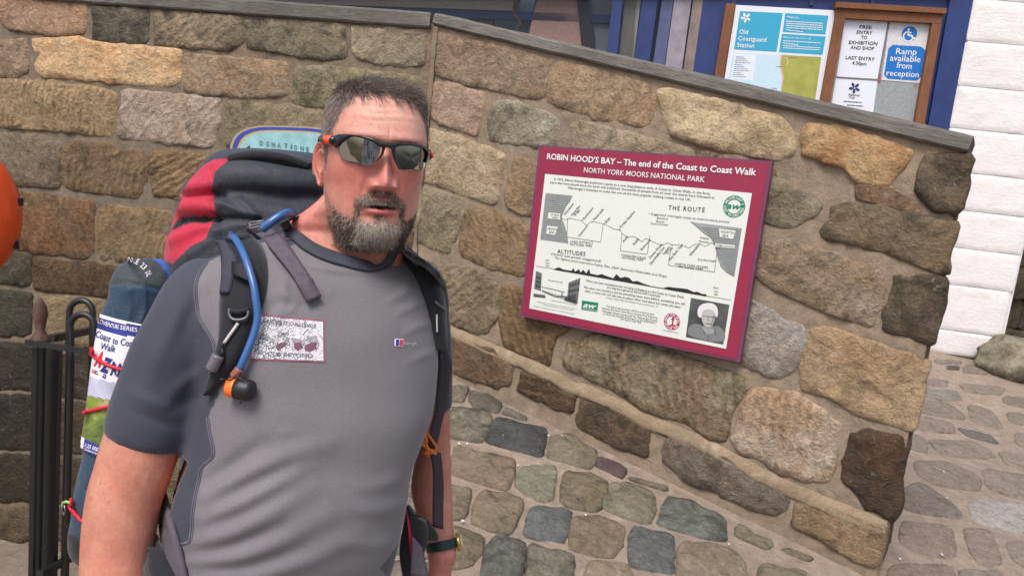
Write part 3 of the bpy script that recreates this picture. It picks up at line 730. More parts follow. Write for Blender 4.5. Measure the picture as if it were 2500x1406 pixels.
INK_BLACK = ink('black', (44, 46, 46)); INK_WHITE = ink('white', (236, 232, 232)); INK_GREY = ink('grey', (120, 122, 120)); INK_LIGHT = ink('light_grey', (176, 178, 174))

# ------------------------------------------------------------------ old coastguard building behind the ramp
bld = thing('coastguard_building', (3.4, 7.2, .4), 'whitewashed block building with navy shopfront woodwork and dark windows behind the ramp', 'building')
M_NAVY = plain('navy_paint', (44, 60, 112), .45, .4, 0, .08, 6, .0008, 60)
M_NAVY2 = plain('reflected_navy', (84, 92, 128), .5, .4, 0, .1, 6, .0008, 60)  # this, the tan and the lilac: reflection tones given as board colours
M_TAN = plain('reflected_tan', (134, 120, 112), .6, .3, 0, .12, 8)
M_LILAC = plain('reflected_lilac', (150, 142, 152), .5, .4, 0, .1, 8)
def F(px, py, off=0.0): return hit(px, py, PF + NF * off, NF)
def slab(pts, off, th): m = MB(); m.prism([F(x, y, off) for x, y in pts], -NF * th); return m
def part(name, pts, off, th, m, parent=bld): return slab(pts, off, th).build(name, m, parent)
# white-painted block courses on the right: one long pillowed block per course
M_WHITE = newmat('whitewash'); m_, n_, l_, b_ = M_WHITE; M_WHITE = m_
v_ = n_.new('ShaderNodeTexCoord').outputs['Object']
st_ = noise_node(n_, l_, v_, 2.2, 7, .7, 1.2); st2_ = noise_node(n_, l_, v_, 30, 5, .7)
c_ = mix(n_, l_, ramp(n_, l_, st_, .52, .78), (.83, .80, .79, 1), (.70, .67, .61, 1))
c_ = mix(n_, l_, ramp(n_, l_, noise_node(n_, l_, v_, 5.5, 9, .75, 1.0), .715, .74), c_, (.22, .20, .16, 1))
l_.new(c_, b_.inputs['Base Color']); b_.inputs['Roughness'].default_value = .7
mp_ = n_.new('ShaderNodeMapping'); mp_.inputs['Rotation'].default_value = (0, 0, .75); mp_.inputs['Scale'].default_value = (3, 40, 40); l_.new(v_, mp_.inputs['Vector'])
tl2_ = noise_node(n_, l_, mp_.outputs[0], 1.5, 5, .7)
bump(n_, l_, b_, math_node(n_, l_, 'ADD', math_node(n_, l_, 'MULTIPLY', st2_, .5), math_node(n_, l_, 'MULTIPLY', tl2_, .35)), .010)
course_y = [-330, -216, -105, 0, 105, 216, 321, 428, 521, 614, 706, 819, 878]
for i in range(len(course_y) - 1):
    ya, yb = course_y[i], course_y[i + 1]
    za, zb = F(2420, ya + .06 * 20).z, F(2420, yb).z
    xl = F(2347, 150).x
    # right corner of the building steps slightly
    xr_ = F(2490, 640).x if ya < 700 else (F(2456, 770).x if ya < 800 else F(2426, 850).x)
    A = PF + TF * ((xl - PF.x) / TF.x); B = PF + TF * ((xr_ - PF.x) / TF.x)
    pts = [Vector((A.x, A.y, zb)), Vector((B.x, B.y, zb)), Vector((B.x, B.y, za)), Vector((A.x, A.y, za))]
    o = stone('painted_block', pts, TF, ZUP, NF, M_WHITE, bld, (230, 226, 224), None, 0, 0, 0, proud=.006, rough=.005, depth=.5, edge=.0004, q=.008, grow=1.0, sink=.004, soft=False)
mb = MB(); a_ = F(2300, 850, -.03); b2_ = F(2445, 850, -.03)
mb.prism([Vector((a_.x, a_.y, .2)), Vector((b2_.x, b2_.y, .2)), Vector((b2_.x, b2_.y, 4.8)), Vector((a_.x, a_.y, 4.8))], -NF * .6); mb.build('wall', M_WHITE, bld)
# whitewashed base below the shopfront woodwork
a_, b2_ = F(640, 300, -.05), F(2347, 150, -.05); mb = MB()
mb.prism([Vector((a_.x, a_.y, .1)), Vector((b2_.x - .01, b2_.y, .1)), Vector((b2_.x - .01, b2_.y, 2.75)), Vector((a_.x, a_.y, 2.75))], -NF * .4); mb.build('base_wall', M_WHITE, bld)
# navy shopfront
xR = lambda y: 2376 - y * .186
part('door_frame', [(2330, -60), (xR(-60), -60), (xR(320), 320), (2262, 330)], .02, .14, M_NAVY)
part('door_panel', [(1730, -60), (2332, -30), (2290, 300), (1690, 240)], -.02, .04, M_NAVY)
for x in (1790, 1980, 2130):   # panel battens above the boards
    part('batten', [(x, -60), (x + 10, -60), (x + 6, 14), (x - 4, 14)], .0, .02, M_NAVY)
part('fascia_rail', [(680, -60), (2330, -60), (2330, -20), (680, -36)], .06, .1, M_NAVY)
for (xa, xb, m) in ((1574, 1612, M_NAVY), (1622, 1650, M_NAVY2), (1652, 1694, M_LILAC), (1698, 1722, M_TAN), (1722, 1790, M_NAVY)):  # upright boards; the paler stripes are blurred reflections put into colour
    part('stripe_board', [(xa, -40), (xb, -40), (xb - 42, 260), (xa - 42, 260)], -.015 - .004 * (xa % 3), .03, m)
part('window_post', [(1500, -40), (1524, -40), (1500, 200), (1474, 200)], .0, .09, M_NAVY)
part('window_reveal', [(1530, -40), (1570, -40), (1540, 200), (1505, 200)], -.06, .05, plain('reveal_grey', (140, 138, 130), .7))
part('window_head_rail', [(640, -36), (1530, -36), (1530, -10), (640, -34)], .02, .1, M_NAVY)
# shop window and the dim room behind it
M_ROOM = plain('dim_room_paint', (112, 118, 134), .9, .2)
rm = MB()
a_, b2_ = F(560, -200, -.05), F(1760, -200, -.05)
zlo, zhi = 1.2, 4.9
q = [Vector((a_.x, a_.y, zlo)), Vector((b2_.x, b2_.y, zlo)), Vector((b2_.x, b2_.y, zhi)), Vector((a_.x, a_.y, zhi))]
bk = [p - NF * 2.2 for p in q]
rm.add(q + bk, [(4, 5, 6, 7), (0, 4, 7, 3), (1, 2, 6, 5), (0, 1, 5, 4), (3, 7, 6, 2)])
rm.build('room_lining', M_ROOM, bld)
part('sill_shelf', [(640, -20), (1255, 0), (1250, 27), (900, 15), (640, 6)], -.10, .06, plain('shelf_beige', (176, 164, 150), .7))
part('window_board', [(640, 5), (1560, 40), (1560, 60), (640, 26)], -.12, .04, M_NAVY)
part('reflection_panel', [(1322, -40), (1408, -40), (1424, 150), (1284, 110)], -.12, .03, plain('reflection_peach', (214, 172, 160), .7))  # peach reflection in the window, built as a solid coloured panel
part('display_post', [(1404, -40), (1432, -40), (1452, 160), (1424, 150)], -.10, .04, plain('display_post_dark', (52, 48, 60), .5))
part('display_case', [(1440, -40), (1500, -40), (1492, 160), (1458, 150)], -.16, .05, plain('case_teal', (130, 142, 150), .5))
part('display_box', [(1150, 36), (1205, 38), (1200, 90), (1146, 80)], -.18, .1, plain('box_mauve', (136, 116, 126), .7))
rp = [F(1262 + 7 * math.sin(i * .9), -20 + i * 9, -.10) for i in range(14)]
mb = MB(); mb.tube(catmull(rp, 4), .018, 6); mb.build('hanging_rope', plain('rope_brown', (110, 84, 60), .9), bld)
part('curtain', [(1272, -30), (1312, -30), (1290, 110), (1262, 100)], -.2, .03, plain('curtain_teal', (104, 124, 142), .9))
mg, n_, l_, b_ = newmat('window_glass'); b_.inputs['Base Color'].default_value = (.8, .85, .88, 1); b_.inputs['Roughness'].default_value = .03; b_.inputs['Transmission Weight'].default_value = 1.0; b_.inputs['IOR'].default_value = 1.02; b_.inputs['Alpha'].default_value = 0.35
b_.inputs['Transmission Weight'].default_value = 0; b_.inputs['Base Color'].default_value = (.02, .025, .03, 1); b_.inputs['IOR'].default_value = 1.5; b_.inputs['Alpha'].default_value = .22
part('window_pane', [(600, -120), (1560, -90), (1540, 220), (600, 100)], -.03, .008, mg)

# ------------------------------------------------------------------ information poster board (left) and notice case (right)
def q3(*pts): return [(1500 + x / 2.5, y / 2.5) for x, y in pts]
M_OAK = wood_material('oak_frame', (150, 104, 78), (120, 80, 58), (40, 40, 1.5), .002)
M_SHEET = plain('poster_paper', (226, 230, 240), .35, .4, 0, .01)
info = thing('information_board', F(1890, 260, .02), 'large teal and white welcome poster in brown wood frame behind the coping', 'poster board')
slab(q3((682, 22), (740, 22), (640, 640), (590, 600)), .06, .05).build('frame_post', M_OAK, info)
slab(q3((742, 32), (1350, 66), (1250, 760), (640, 680)), .04, .025).build('poster_sheet', M_SHEET, info)
PP_ = PF + NF * .04
def pr(parent, name, m, lift=.002): return Print(PP_, NF, lift)
TEAL = ink('teal', (62, 166, 200), .3)
Print(PP_, NF, .0015).poly(q3((767, 70), (1028, 82), (990, 318), (730, 303)), True).poly(q3((1043, 83), (1307, 98), (1287, 213), (1027, 197)), True).poly(q3((1022, 208), (1290, 225), (1270, 337), (1005, 320))).build('teal_panel', TEAL, info)
Print(PP_, NF, .0015).poly(q3((728, 325), (1020, 338), (1012, 420), (1035, 490), (1010, 700), (650, 670))).build('sea_area', ink('sea', (196, 222, 236)), info)
Print(PP_, NF, .002).poly(q3((1020, 336), (1263, 350), (1210, 720), (1005, 700), (1020, 545), (1030, 470), (1012, 400))).build('land_area', plain('ink_land', (166, 166, 84), .4, .3, 0, .09, 7), info)
Print(PP_, NF, .002).poly(q3((735, 330), (868, 336), (845, 492), (712, 484))).build('legend_panel', ink('legend', (222, 230, 240)), info)
Print(PP_, NF, .0022).line(q3((1020, 336), (1012, 400), (1030, 470), (1020, 545)), .014).line(q3((1048, 350), (1060, 380), (1050, 400)), .01).build('coast_line', ink('coast', (214, 176, 150)), info)
def leaf(P, cx, cy, s, Nn):
    p = Print(P, Nn, .003)
    for k in range(5):
        a = k * 2 * math.pi / 5 + .5; X = lambda t, w: (cx + s * (t * math.cos(a) - w * math.sin(a)), cy + s * (t * math.sin(a) + w * math.cos(a)))
        p.poly([X(.1, 0), X(.3, .2), X(.42, .12), X(.55, .3), X(.7, .16), X(.85, .24), X(1, 0), X(.85, -.24), X(.7, -.16), X(.55, -.3), X(.42, -.12), X(.3, -.2)])
    return p
leaf(PP_, 1500 + 802 / 2.5, 110 / 2.5, 13, NF).build('oak_leaf_emblem', INK_WHITE, info)
t = Print(PP_, NF, .003)
for s, a, b_, c in (('Old', (762, 208), (814, 211), 26), ('Coastguard', (754, 248), (926, 258), 26), ('Station', (748, 288), (852, 294), 26), ('Welcome', (1053, 112), (1126, 116), 13), ('Making the most of your visit', (1033, 232), (1200, 243), 9)):
    p0, p1 = q3(a, b_); t.text(s, p0, p1, c / 2.5, .008)
def scribble(P_, a, b_, w, seed):
    """a line of print too small to read: word-length dashes"""
    rs = random.Random(seed); a, b_ = np.array(a), np.array(b_); L = np.linalg.norm(b_ - a); x = 0
    while x < L:
        ln = rs.uniform(2.2, 7.5); x1 = min(L, x + ln); P_.line([a + (b_ - a) * x / L, a + (b_ - a) * x1 / L], w); x = x1 + 1.1
    P_.cut()
for k in range(5):
    p0, p1 = q3((1048, 131 + k * 13), (1272 - (k == 4) * 120, 145 + k * 13)); scribble(t, p0, p1, .0075, k)
for k in range(4):
    p0, p1 = q3((1030, 251 + k * 13 + (k > 1) * 4), (1255 - (k == 1) * 130, 264 + k * 13 + (k > 1) * 4)); scribble(t, p0, p1, .0075, 10 + k)
t.build('lettering', INK_WHITE, info)
t = Print(PP_, NF, .003)
for k in range(11):
    p0, p1 = q3((742 - k * 2, 348 + k * 12), (790 + (k % 4) * 16 - k * 2, 351 + k * 12)); scribble(t, p0, p1, .006, 20 + k)
for a, b_ in (((1065, 352), (1118, 354)), ((988, 408), (1026, 411)), ((960, 540), (992, 543))):
    p0, p1 = q3(a, b_); scribble(t, p0, p1, .007, 40)
t.build('map_lettering', INK_GREY, info)

case = thing('notice_case', F(2170, 150, .05), 'brown wooden notice case with white paper notices and blue ramp sign', 'notice board')
for nm, pts, off, th in (('case_head', ((1352, 12), (2030, 52), (2026, 84), (1350, 46)), .12, .12), ('case_top_rail', ((1355, 50), (2008, 90), (1995, 146), (1350, 108)), .09, .08),
                         ('case_stile', ((1350, 108), (1408, 111), (1290, 780), (1230, 770)), .088, .08), ('case_stile', ((1940, 140), (1998, 144), (1880, 830), (1822, 820)), .088, .08)):
    slab(q3(*pts), off, th).build(nm, M_OAK, case)
slab(q3((1390, 105), (1950, 140), (1840, 840), (1280, 780)), .03, .02).build('back_board', plain('case_backing', (150, 156, 158), .6), case)
PC = PF + NF * .034
slab(q3((1408, 112), (1670, 125), (1605, 487), (1356, 470)), .034, .003).build('paper_notice', M_SHEET, case)
slab(q3((1352, 478), (1607, 492), (1572, 740), (1310, 720)), .034, .003).build('paper_notice', M_SHEET, case)
slab(q3((1680, 130), (1935, 145), (1868, 510), (1630, 490)), .034, .003).build('sign_sheet', plain('sign_sheet', (214, 212, 214), .5), case)
BLUE = ink('sign_blue', (36, 116, 196), .3)
p = Print(PC, NF, .0015).disc((1500 + 1800 / 2.5, 209 / 2.5), (1500 + 1800 / 2.5, 163 / 2.5)).cut()
rr = q3((1697, 276), (1872, 286), (1897, 310), (1872, 470), (1845, 494), (1668, 482), (1646, 460), (1672, 298))
p.poly(rr).build('blue_sign', BLUE, case)
w = Print(PC, NF, .003)
def wc(*pts): return q3(*pts)
w.disc(q3((1797, 182))[0], q3((1797, 175))[0]); w.line(q3((1796, 190), (1792, 216), (1812, 218), (1826, 238), (1836, 234)), .016); w.line(q3((1795, 200), (1814, 202)), .012)
ctr = w.h(q3((1795, 224))[0]); r_ = .05
for i in range(14):
    t0, t1 = math.radians(100 + i * 17), math.radians(100 + (i + 1) * 17); e1 = TF
    w.m.poly([ctr + e1 * math.cos(t) * r + ZUP * math.sin(t) * r for t, r in ((t0, r_), (t1, r_), (t1, r_ - .012), (t0, r_ - .012))])
w.cut()
for s, a, b_, c in (('Ramp', (1718, 332), (1844, 336), 36), ('available', (1680, 372), (1866, 382), 36), ('from', (1720, 416), (1812, 424), 36), ('reception', (1660, 462), (1856, 474), 34)):
    p0, p1 = q3(a, b_); w.text(s, p0, p1, c / 2.5, .005)
w.build('lettering', INK_WHITE, case)
t = Print(PC, NF, .003)
for s, a, b_ in (('FREE', (1496, 176), (1570, 180)), ('ENTRY', (1478, 208), (1574, 213)), ('TO', (1504, 240), (1542, 242)), ('EXHIBITION', (1430, 270), (1604, 278)), ('AND SHOP', (1440, 301), (1584, 309)), ('LAST ENTRY', (1410, 362), (1588, 374)), ('4.30pm', (1450, 395), (1538, 402))):
    p0, p1 = q3(a, b_); t.text(s, p0, p1, 20 / 2.5, .012)
for s, a, b_ in (('National', (1430, 586), (1496, 590)), ('Trust', (1428, 602), (1466, 605))):
    p0, p1 = q3(a, b_); t.text(s, p0, p1, 15 / 2.5, .006)
for a, b_ in (((1400, 620), (1510, 627)), ((1420, 642), (1520, 650))):
    p0, p1 = q3(a, b_); scribble(t, p0, p1, .008, 50)
t.build('lettering', INK_BLACK, case)
leaf(PC, 1500 + 1466 / 2.5, 538 / 2.5, 14, NF).build('oak_leaf_emblem', ink('emblem_navy', (40, 50, 96)), case)
t = Print(PC, NF, .004)
for a in ((1622, 455), (1621, 470), (1621, 485), (1618, 500), (1836, 522)): c = q3(a)[0]; t.disc(c, (c[0], c[1] - 2.2), 8).cut()
t.build('red_pin', ink('pin_red', (200, 60, 80)), case)
for pts in (((1677, 128), (1684, 128), (1612, 500), (1604, 498)), ((1356, 468), (1606, 484), (1606, 492), (1354, 476))):
    slab(q3(*pts), .039, .004).build('glazing_bar', plain('bar_grey', (120, 118, 116), .4), case)

# ------------------------------------------------------------------ maroon route sign on the ramp wall
PSG = PR + NR * .065
sign = thing('route_sign', hit(1580, 600, PSG, NR), 'maroon bordered white walking route sign with black map drawing on stone wall', 'sign')
corners = [(1316, 355), (1886, 394), (1806, 884), (1270, 771)]
M_MAR = plain('maroon_board', (150, 46, 74), .32, .5, 0, .03, 5)
M_MARE = plain('maroon_edge', (118, 62, 92), .4, .5)
sb = MB(); sb.prism([hit(x, y, PSG, NR) for x, y in corners], -NR * .035); sb.build('backing_board', M_MARE, sign)
ins = [(1321, 360), (1877, 398), (1798, 877), (1276, 767)]
Print(PSG, NR, .002).poly(ins).build('maroon_face', M_MAR, sign)
def z4(*pts): return [(1260 + x / 2.511, 340 + y / 2.511) for x, y in pts]
Print(PSG, NR, .004).poly(z4((178, 213), (1446, 331), (1287, 1284), (80, 1036))).build('white_panel', plain('panel_white', (226, 230, 222), .3, .45, 0, .01), sign)
def TX(P, items, lift=.0055, **k):
    t = Print(PSG, NR, lift)
    for it in items:
        s, a, b_, c = it[:4]; p0, p1 = z4(a, b_); t.text(s, p0, p1, c / 2.511, *(it[4:]))
    return t
TX(0, [("ROBIN HOOD'S BAY – The end of the Coast to Coast Walk", (188, 122), (1470, 222), 34, .022), ('NORTH YORK MOORS NATIONAL PARK', (414, 203), (1155, 264), 30, .008)]).build('title_lettering', INK_WHITE, sign)
t = TX(0, [
 ('In 1973, Alfred Wainwright published a guide to a new long-distance walk, A Coast to Coast Walk. In the forty', (232, 250), (1190, 341), 13, .004),
 ('years that have passed since the book was published, thousands of people from all over the world have followed in', (208, 270), (1214, 366), 13, .004),
 ("Wainwright's footsteps to make this one of the most popular walking routes in the UK.", (316, 304), (1070, 378), 13, .004),
 ('THE ROUTE', (932, 432), (1155, 448), 26, .008, 0, ZUP, 1.25),
 ('• Suggested overnight stops at intermediate points', (812, 462), (1306, 514), 13, 0, .2), ('Beeline', (862, 488), (930, 494), 12, 0, .2), ('Route', (858, 508), (908, 513), 12, 0, .2), ('▫ Youth Hostels', (802, 520), (930, 531), 12, 0, .2),
 ('LAKE DISTRICT', (332, 633), (472, 645), 14), ('NATIONAL PARK', (330, 650), (468, 662), 14),
 ('ALTITUDES', (252, 698), (424, 716), 24, .01, 0, ZUP, 1.1), ('(Vertical scale greatly exaggerated)', (214, 708), (518, 753), 13, 0, .2), ("The highest point reached is Kidsty Pike, 2560' (between Patterdale and Shap)", (236, 732), (922, 847), 13, 0, .2),
 ('feet', (180, 746), (203, 748), 11, 0, .2), ('2000', (180, 764), (203, 766), 9), ('1000', (180, 780), (203, 782), 9), ('feet', (1208, 914), (1240, 917), 12, 0, .2), ('2000', (1212, 937), (1238, 940), 9), ('1000', (1210, 954), (1236, 957), 9),
 ('YORKSHIRE DALES', (642, 716), (796, 736), 14), ('NATIONAL PARK', (648, 732), (780, 748), 14), ('NORTH YORK MOORS', (972, 770), (1176, 794), 14), ('NATIONAL PARK', (996, 786), (1148, 804), 14),
 ("ROBIN HOOD'S", (1226, 655), (1336, 666), 12), ('BAY', (1226, 672), (1256, 675), 12), ('Scarborough', (1112, 742), (1224, 752), 13, 0, .2), ('Whitby', (1126, 610), (1186, 616), 13, 0, .2), ('Hawsker', (1120, 630), (1184, 638), 12, 0, .2),
 ('When you have completed your crossing of England on the Coast to Coast Walk,', (428, 872), (1030, 975), 13, .004), ("you may be inspired to follow AW's example:", (554, 912), (884, 968), 13, .004),
 ("'Plan your own marathon and do something never done before, something you will", (414, 912), (1034, 1016), 13, .004), ("enjoy, a route that will take you to places often read about but never yet seen.'", (420, 934), (1012, 1036), 13, .004),
 ('A Coast to Coast Walk, Some Personal Notes in Conclusion p. 161', (550, 974), (868, 1030), 8, 0, .2),
 ('This board was erected in 2013 as a joint project', (552, 1028), (848, 1079), 12), ('between the North York Moors National Park Authority,', (528, 1040), (870, 1101), 12), ('Fylingdales Parish Council and The Wainwright Society', (528, 1058), (866, 1118), 12),
 ('to mark the fortieth anniversary of the publication', (534, 1074), (854, 1130), 12), ('of A Coast to Coast Walk', (640, 1106), (766, 1128), 12),
 ('The end of the road', (196, 868), (286, 882), 9, 0, .2), ("Robin Hood's Bay - A Coast to Coast Walk", (218, 990), (370, 1020), 7, 0, .2),
 ('Copyright text and drawings by kind permission of The Estate of', (126, 998), (372, 1044), 6), ('A Wainwright and Frances Lincoln Limited', (160, 1016), (346, 1050), 6), ('Photograph of A Wainwright reproduced by kind permission of Derry Brabbs', (106, 1024), (358, 1074), 6),
 ('www.northyorkmoors.org.uk', (898, 1172), (994, 1190), 8)])
# place names along the route, written slanting upward
for s, a, b_ in (('Whitehaven', (300, 470), (356, 396)), ('Ennerdale', (344, 470), (394, 412)), ('Bridge', (362, 470), (392, 436)), ('Rosthwaite', (418, 494), (474, 424)), ('Patterdale', (480, 500), (538, 432)), ('Shap', (552, 516), (578, 484)), ('Kirkby Stephen', (644, 544), (730, 446)),
                 ('Grasmere', (386, 600), (440, 534)), ('Keld', (662, 632), (684, 602)), ('Reeth', (724, 650), (752, 616)), ('Richmond', (770, 684), (824, 622)), ('Danby Wiske', (824, 732), (900, 646)), ('Northallerton', (828, 770), (912, 664)), ('Ingleby', (908, 708), (950, 660)), ('Cross', (930, 708), (962, 668)), ('Clay Bank Top', (942, 748), (1020, 654)), ('Glaisdale', (1070, 716), (1124, 652))):
    p0, p1 = z4(a, b_); A, B = t.h(p0), t.h(p1); e1 = (B - A); e2 = NR.cross(e1).normalized() * .0125
    if e2.dot(ZUP) < 0: e2 = -e2
    v, f = glyphs(s, .004); e1 = e1 / v[:, 0].max(); t.m.add([A + e1 * x + e2 * y for x, y in v], f); t.cut()
t.build('lettering', INK_BLACK, sign)
# seas hatched grey, labels, route line and markers
def zpoly(p, pts): p.poly(z4(*pts), True)
sea = Print(PSG, NR, .005)
zpoly(sea, [(182, 330), (344, 346), (330, 380), (306, 408), (292, 440), (276, 478), (296, 530), (310, 570), (318, 640), (148, 612)])
sea.build('sea_area', plain('ink_sea_grey', (156, 160, 160), .4, .3, 0, .03), sign); sea = Print(PSG, NR, .005)
zpoly(sea, [(1070, 505), (1110, 512), (1384, 546), (1338, 842), (1290, 816), (1256, 780), (1238, 730), (1226, 676), (1216, 640), (1190, 600), (1150, 575), (1120, 548)])
sea.build('sea_area', plain('ink_sea_grey', (156, 160, 160), .4, .3, 0, .03), sign)
hs = Print(PSG, NR, .0062)
for k in range(26):
    y0 = 340 + k * 11; x1 = np.interp(y0, [330, 400, 478, 530, 600, 640], [338, 306, 274, 294, 312, 316])
    hs.line(z4((180 - k * 1.2, y0), (x1, y0 + 14)), .0016)
hs.cut()
for k in range(26):
    y0 = 552 + k * 11; x0 = np.interp(y0, [505, 575, 640, 730, 816, 842], [1080, 1160, 1214, 1240, 1292, 1330])
    hs.line(z4((x0, y0 - 10), (1378 - k * 1.6, y0 + 6)), .0016)
hs.build('sea_hatching', ink('hatch', (104, 110, 110)), sign)
lb = Print(PSG, NR, .0075)
for pts in ([(198, 449), (272, 456), (268, 494), (194, 486)], [(190, 530), (258, 538), (238, 588), (184, 580)], [(1244, 548), (1346, 560), (1330, 612), (1248, 600)], [(1222, 638), (1342, 650), (1338, 672), (1220, 660)]): zpoly(lb, pts)
lb.build('label_patch', plain('panel_white', (226, 230, 222)), sign)
TX(0, [('ST BEES', (212, 468), (262, 473), 11), ('HEAD', (222, 485), (256, 489), 11), ('IRISH', (194, 554), (248, 560), 13), ('SEA', (200, 575), (234, 579), 13), ('NORTH', (1256, 574), (1332, 582), 15), ('SEA', (1262, 597), (1302, 602), 15), ("ROBIN HOOD'S", (1228, 656), (1334, 668), 11)], .0085).build('sea_lettering', INK_BLACK, sign)
rl = Print(PSG, NR, .005)
route = [(278, 484), (300, 494), (330, 486), (360, 492), (400, 500), (432, 528), (450, 512), (470, 505), (500, 512), (540, 520), (580, 540), (600, 552), (636, 556), (650, 580), (682, 600), (720, 596), (748, 610), (770, 630), (796, 608), (824, 620), (860, 640), (900, 648), (930, 636), (956, 648), (1018, 648), (1060, 668), (1090, 646), (1124, 640), (1160, 658), (1198, 634), (1214, 644)]
RT2 = z4(*route)
for i in range(len(RT2) - 1):
    a, b_ = np.array(RT2[i]), np.array(RT2[i + 1]); n = max(1, int(np.linalg.norm(b_ - a) / 3.4))
    for j in range(n): rl.line([a + (b_ - a) * (j + .1) / n, a + (b_ - a) * (j + .72) / n], .0035)
for c in ((332, 484), (406, 496), (466, 507), (542, 520), (636, 554), (684, 600), (752, 616), (824, 620), (956, 650), (1018, 648), (1124, 642), (1214, 640)):
    p = z4(c)[0]; rl.disc(p, (p[0], p[1] - 1.5), 8)
for pts in ([(344, 346), (330, 380), (306, 408), (292, 440), (276, 478), (296, 530), (310, 570), (318, 640)], [(1070, 505), (1120, 548), (1150, 575), (1190, 600), (1216, 640), (1226, 676), (1238, 730), (1256, 780), (1290, 816), (1338, 842)],
            [(314, 600), (518, 630)], [(316, 480), (312, 600)], [(534, 520), (518, 630)], [(640, 684), (802, 706)], [(648, 580), (640, 684)], [(820, 590), (804, 704)], [(934, 772), (1216, 814)], [(946, 690), (934, 772)], [(1232, 690), (1216, 814)], [(122, 778), (240, 796)], [(1166, 960), (1316, 986)]):
    rl.line(z4(*pts), .0022)
rl.build('route_line', INK_BLACK, sign)
pf = Print(PSG, NR, .005)
tops = [(232, 796), (262, 784), (290, 798), (338, 806), (352, 790), (362, 812), (384, 796), (396, 816), (412, 800), (430, 822), (447, 793), (456, 824), (500, 832), (524, 826), (560, 840), (596, 852), (614, 826), (640, 850), (668, 842), (694, 850), (716, 872), (742, 868), (790, 888), (830, 900), (900, 912), (932, 904), (960, 908), (1000, 912), (1050, 918), (1090, 936), (1110, 934), (1140, 948), (1166, 950)]
base = lambda x: 796 + (x - 232) * (964 - 800) / (1166 - 232)
tz = z4(*tops)
for i in range(len(tops) - 1):
    x0, x1 = tops[i][0], tops[i + 1][0]
    b0, b1 = z4((x0, max(base(x0) + 4, tops[i][1] + 1)))[0], z4((x1, max(base(x1) + 4, tops[i + 1][1] + 1)))[0]
    pf.poly([b0, b1, tz[i + 1], tz[i]])
pf.build('altitude_profile', INK_BLACK, sign)
# engraving of the village street at lower left
eg = Print(PSG, NR, .005)
for pts in ([(122, 806), (158, 822), (152, 930), (110, 918)], [(322, 878), (394, 850), (376, 1010), (310, 994)], [(106, 944), (180, 955), (172, 970), (106, 962)], [(300, 960), (372, 970), (366, 1010), (296, 990)]): zpoly(eg, pts)
eg.build('engraving', ink('engraving', (110, 112, 112)), sign)
eg = Print(PSG, NR, .0066)
for (x, y) in ((126, 838), (140, 842), (124, 864), (138, 868), (122, 890), (136, 894), (330, 888), (346, 884), (362, 878), (378, 872), (326, 922), (342, 920), (358, 916), (374, 912), (322, 950), (340, 950), (356, 948)): eg.poly(z4((x, y), (x + 9, y + 1), (x + 7, y + 17), (x - 2, y + 16)))
for k in range(16): eg.line(z4((160 + k * 9, 925 + k * 2.5), (164 + k * 9, 940 + k * 3)), .003); 
eg.line(z4((156, 905), (230, 920), (300, 938)), .003).line(z4((160, 925), (240, 965), (300, 962)), .004).line(z4((280, 940), (282, 966)), .006).line(z4((106, 960), (180, 968)), .006).line(z4((296, 975), (370, 995)), .008)
eg.build('engraving_lines', ink('engraving_dark', (58, 60, 60)), sign)
# round green badge, small green badge, round red badge
GRN = ink('badge_green', (26, 130, 92), .35)
cg = z4((1336, 413))[0]; R1 = (Print(PSG, NR).h(z4((1336, 345))[0]) - Print(PSG, NR).h(cg)).length
b1 = Print(PSG, NR, .005).ring(cg, R1, R1 * .62, 40); b1.build('round_badge', GRN, sign)
t = Print(PSG, NR, .0062).arc_text("WAINWRIGHT'S", cg, R1 * .81, math.radians(165), math.radians(15), R1 * .24).arc_text('COAST TO COAST WALK', cg, R1 * .81, math.radians(180), math.radians(360), R1 * .24, True)
t.build('badge_lettering', INK_WHITE, sign)
p0, p1 = z4((1286, 424), (1384, 432)); t = Print(PSG, NR, .0062).text('aw', p0, p1, 15, .02, .35); t.build('badge_script', GRN, sign)
Print(PSG, NR, .005).poly(z4((404, 988), (504, 1002), (498, 1058), (400, 1044))).build('square_badge', GRN, sign)
t = Print(PSG, NR, .0062); p0, p1 = z4((410, 1028), (494, 1040)); t.text('aw', p0, p1, 12, .02, .35); p0, p1 = z4((408, 1040), (494, 1053)); t.text('The Wainwright Society', p0, p1, 3.2); t.build('badge_lettering', INK_WHITE, sign)
cr = z4((955, 1118))[0]; R2 = (Print(PSG, NR).h(z4((955, 1066))[0]) - Print(PSG, NR).h(cr)).length
RED = ink('badge_red', (176, 52, 84))
Print(PSG, NR, .005).ring(cr, R2, R2 * .62, 36).build('round_badge', RED, sign)
t = Print(PSG, NR, .0062).arc_text('NORTH YORK MOORS', cr, R2 * .81, math.radians(185), math.radians(-5), R2 * .25).arc_text('NATIONAL PARK', cr, R2 * .81, math.radians(200), math.radians(340), R2 * .25, True); t.build('badge_lettering', INK_WHITE, sign)
t = Print(PSG, NR, .0055).line(z4((962, 1092), (958, 1140)), .008).line(z4((950, 1102), (972, 1104)), .006).line(z4((930, 1146), (958, 1138), (982, 1146)), .008); c = z4((963, 1096))[0]; t.disc(c, (c[0], c[1] - 3), 12); t.build('badge_cross', RED, sign)
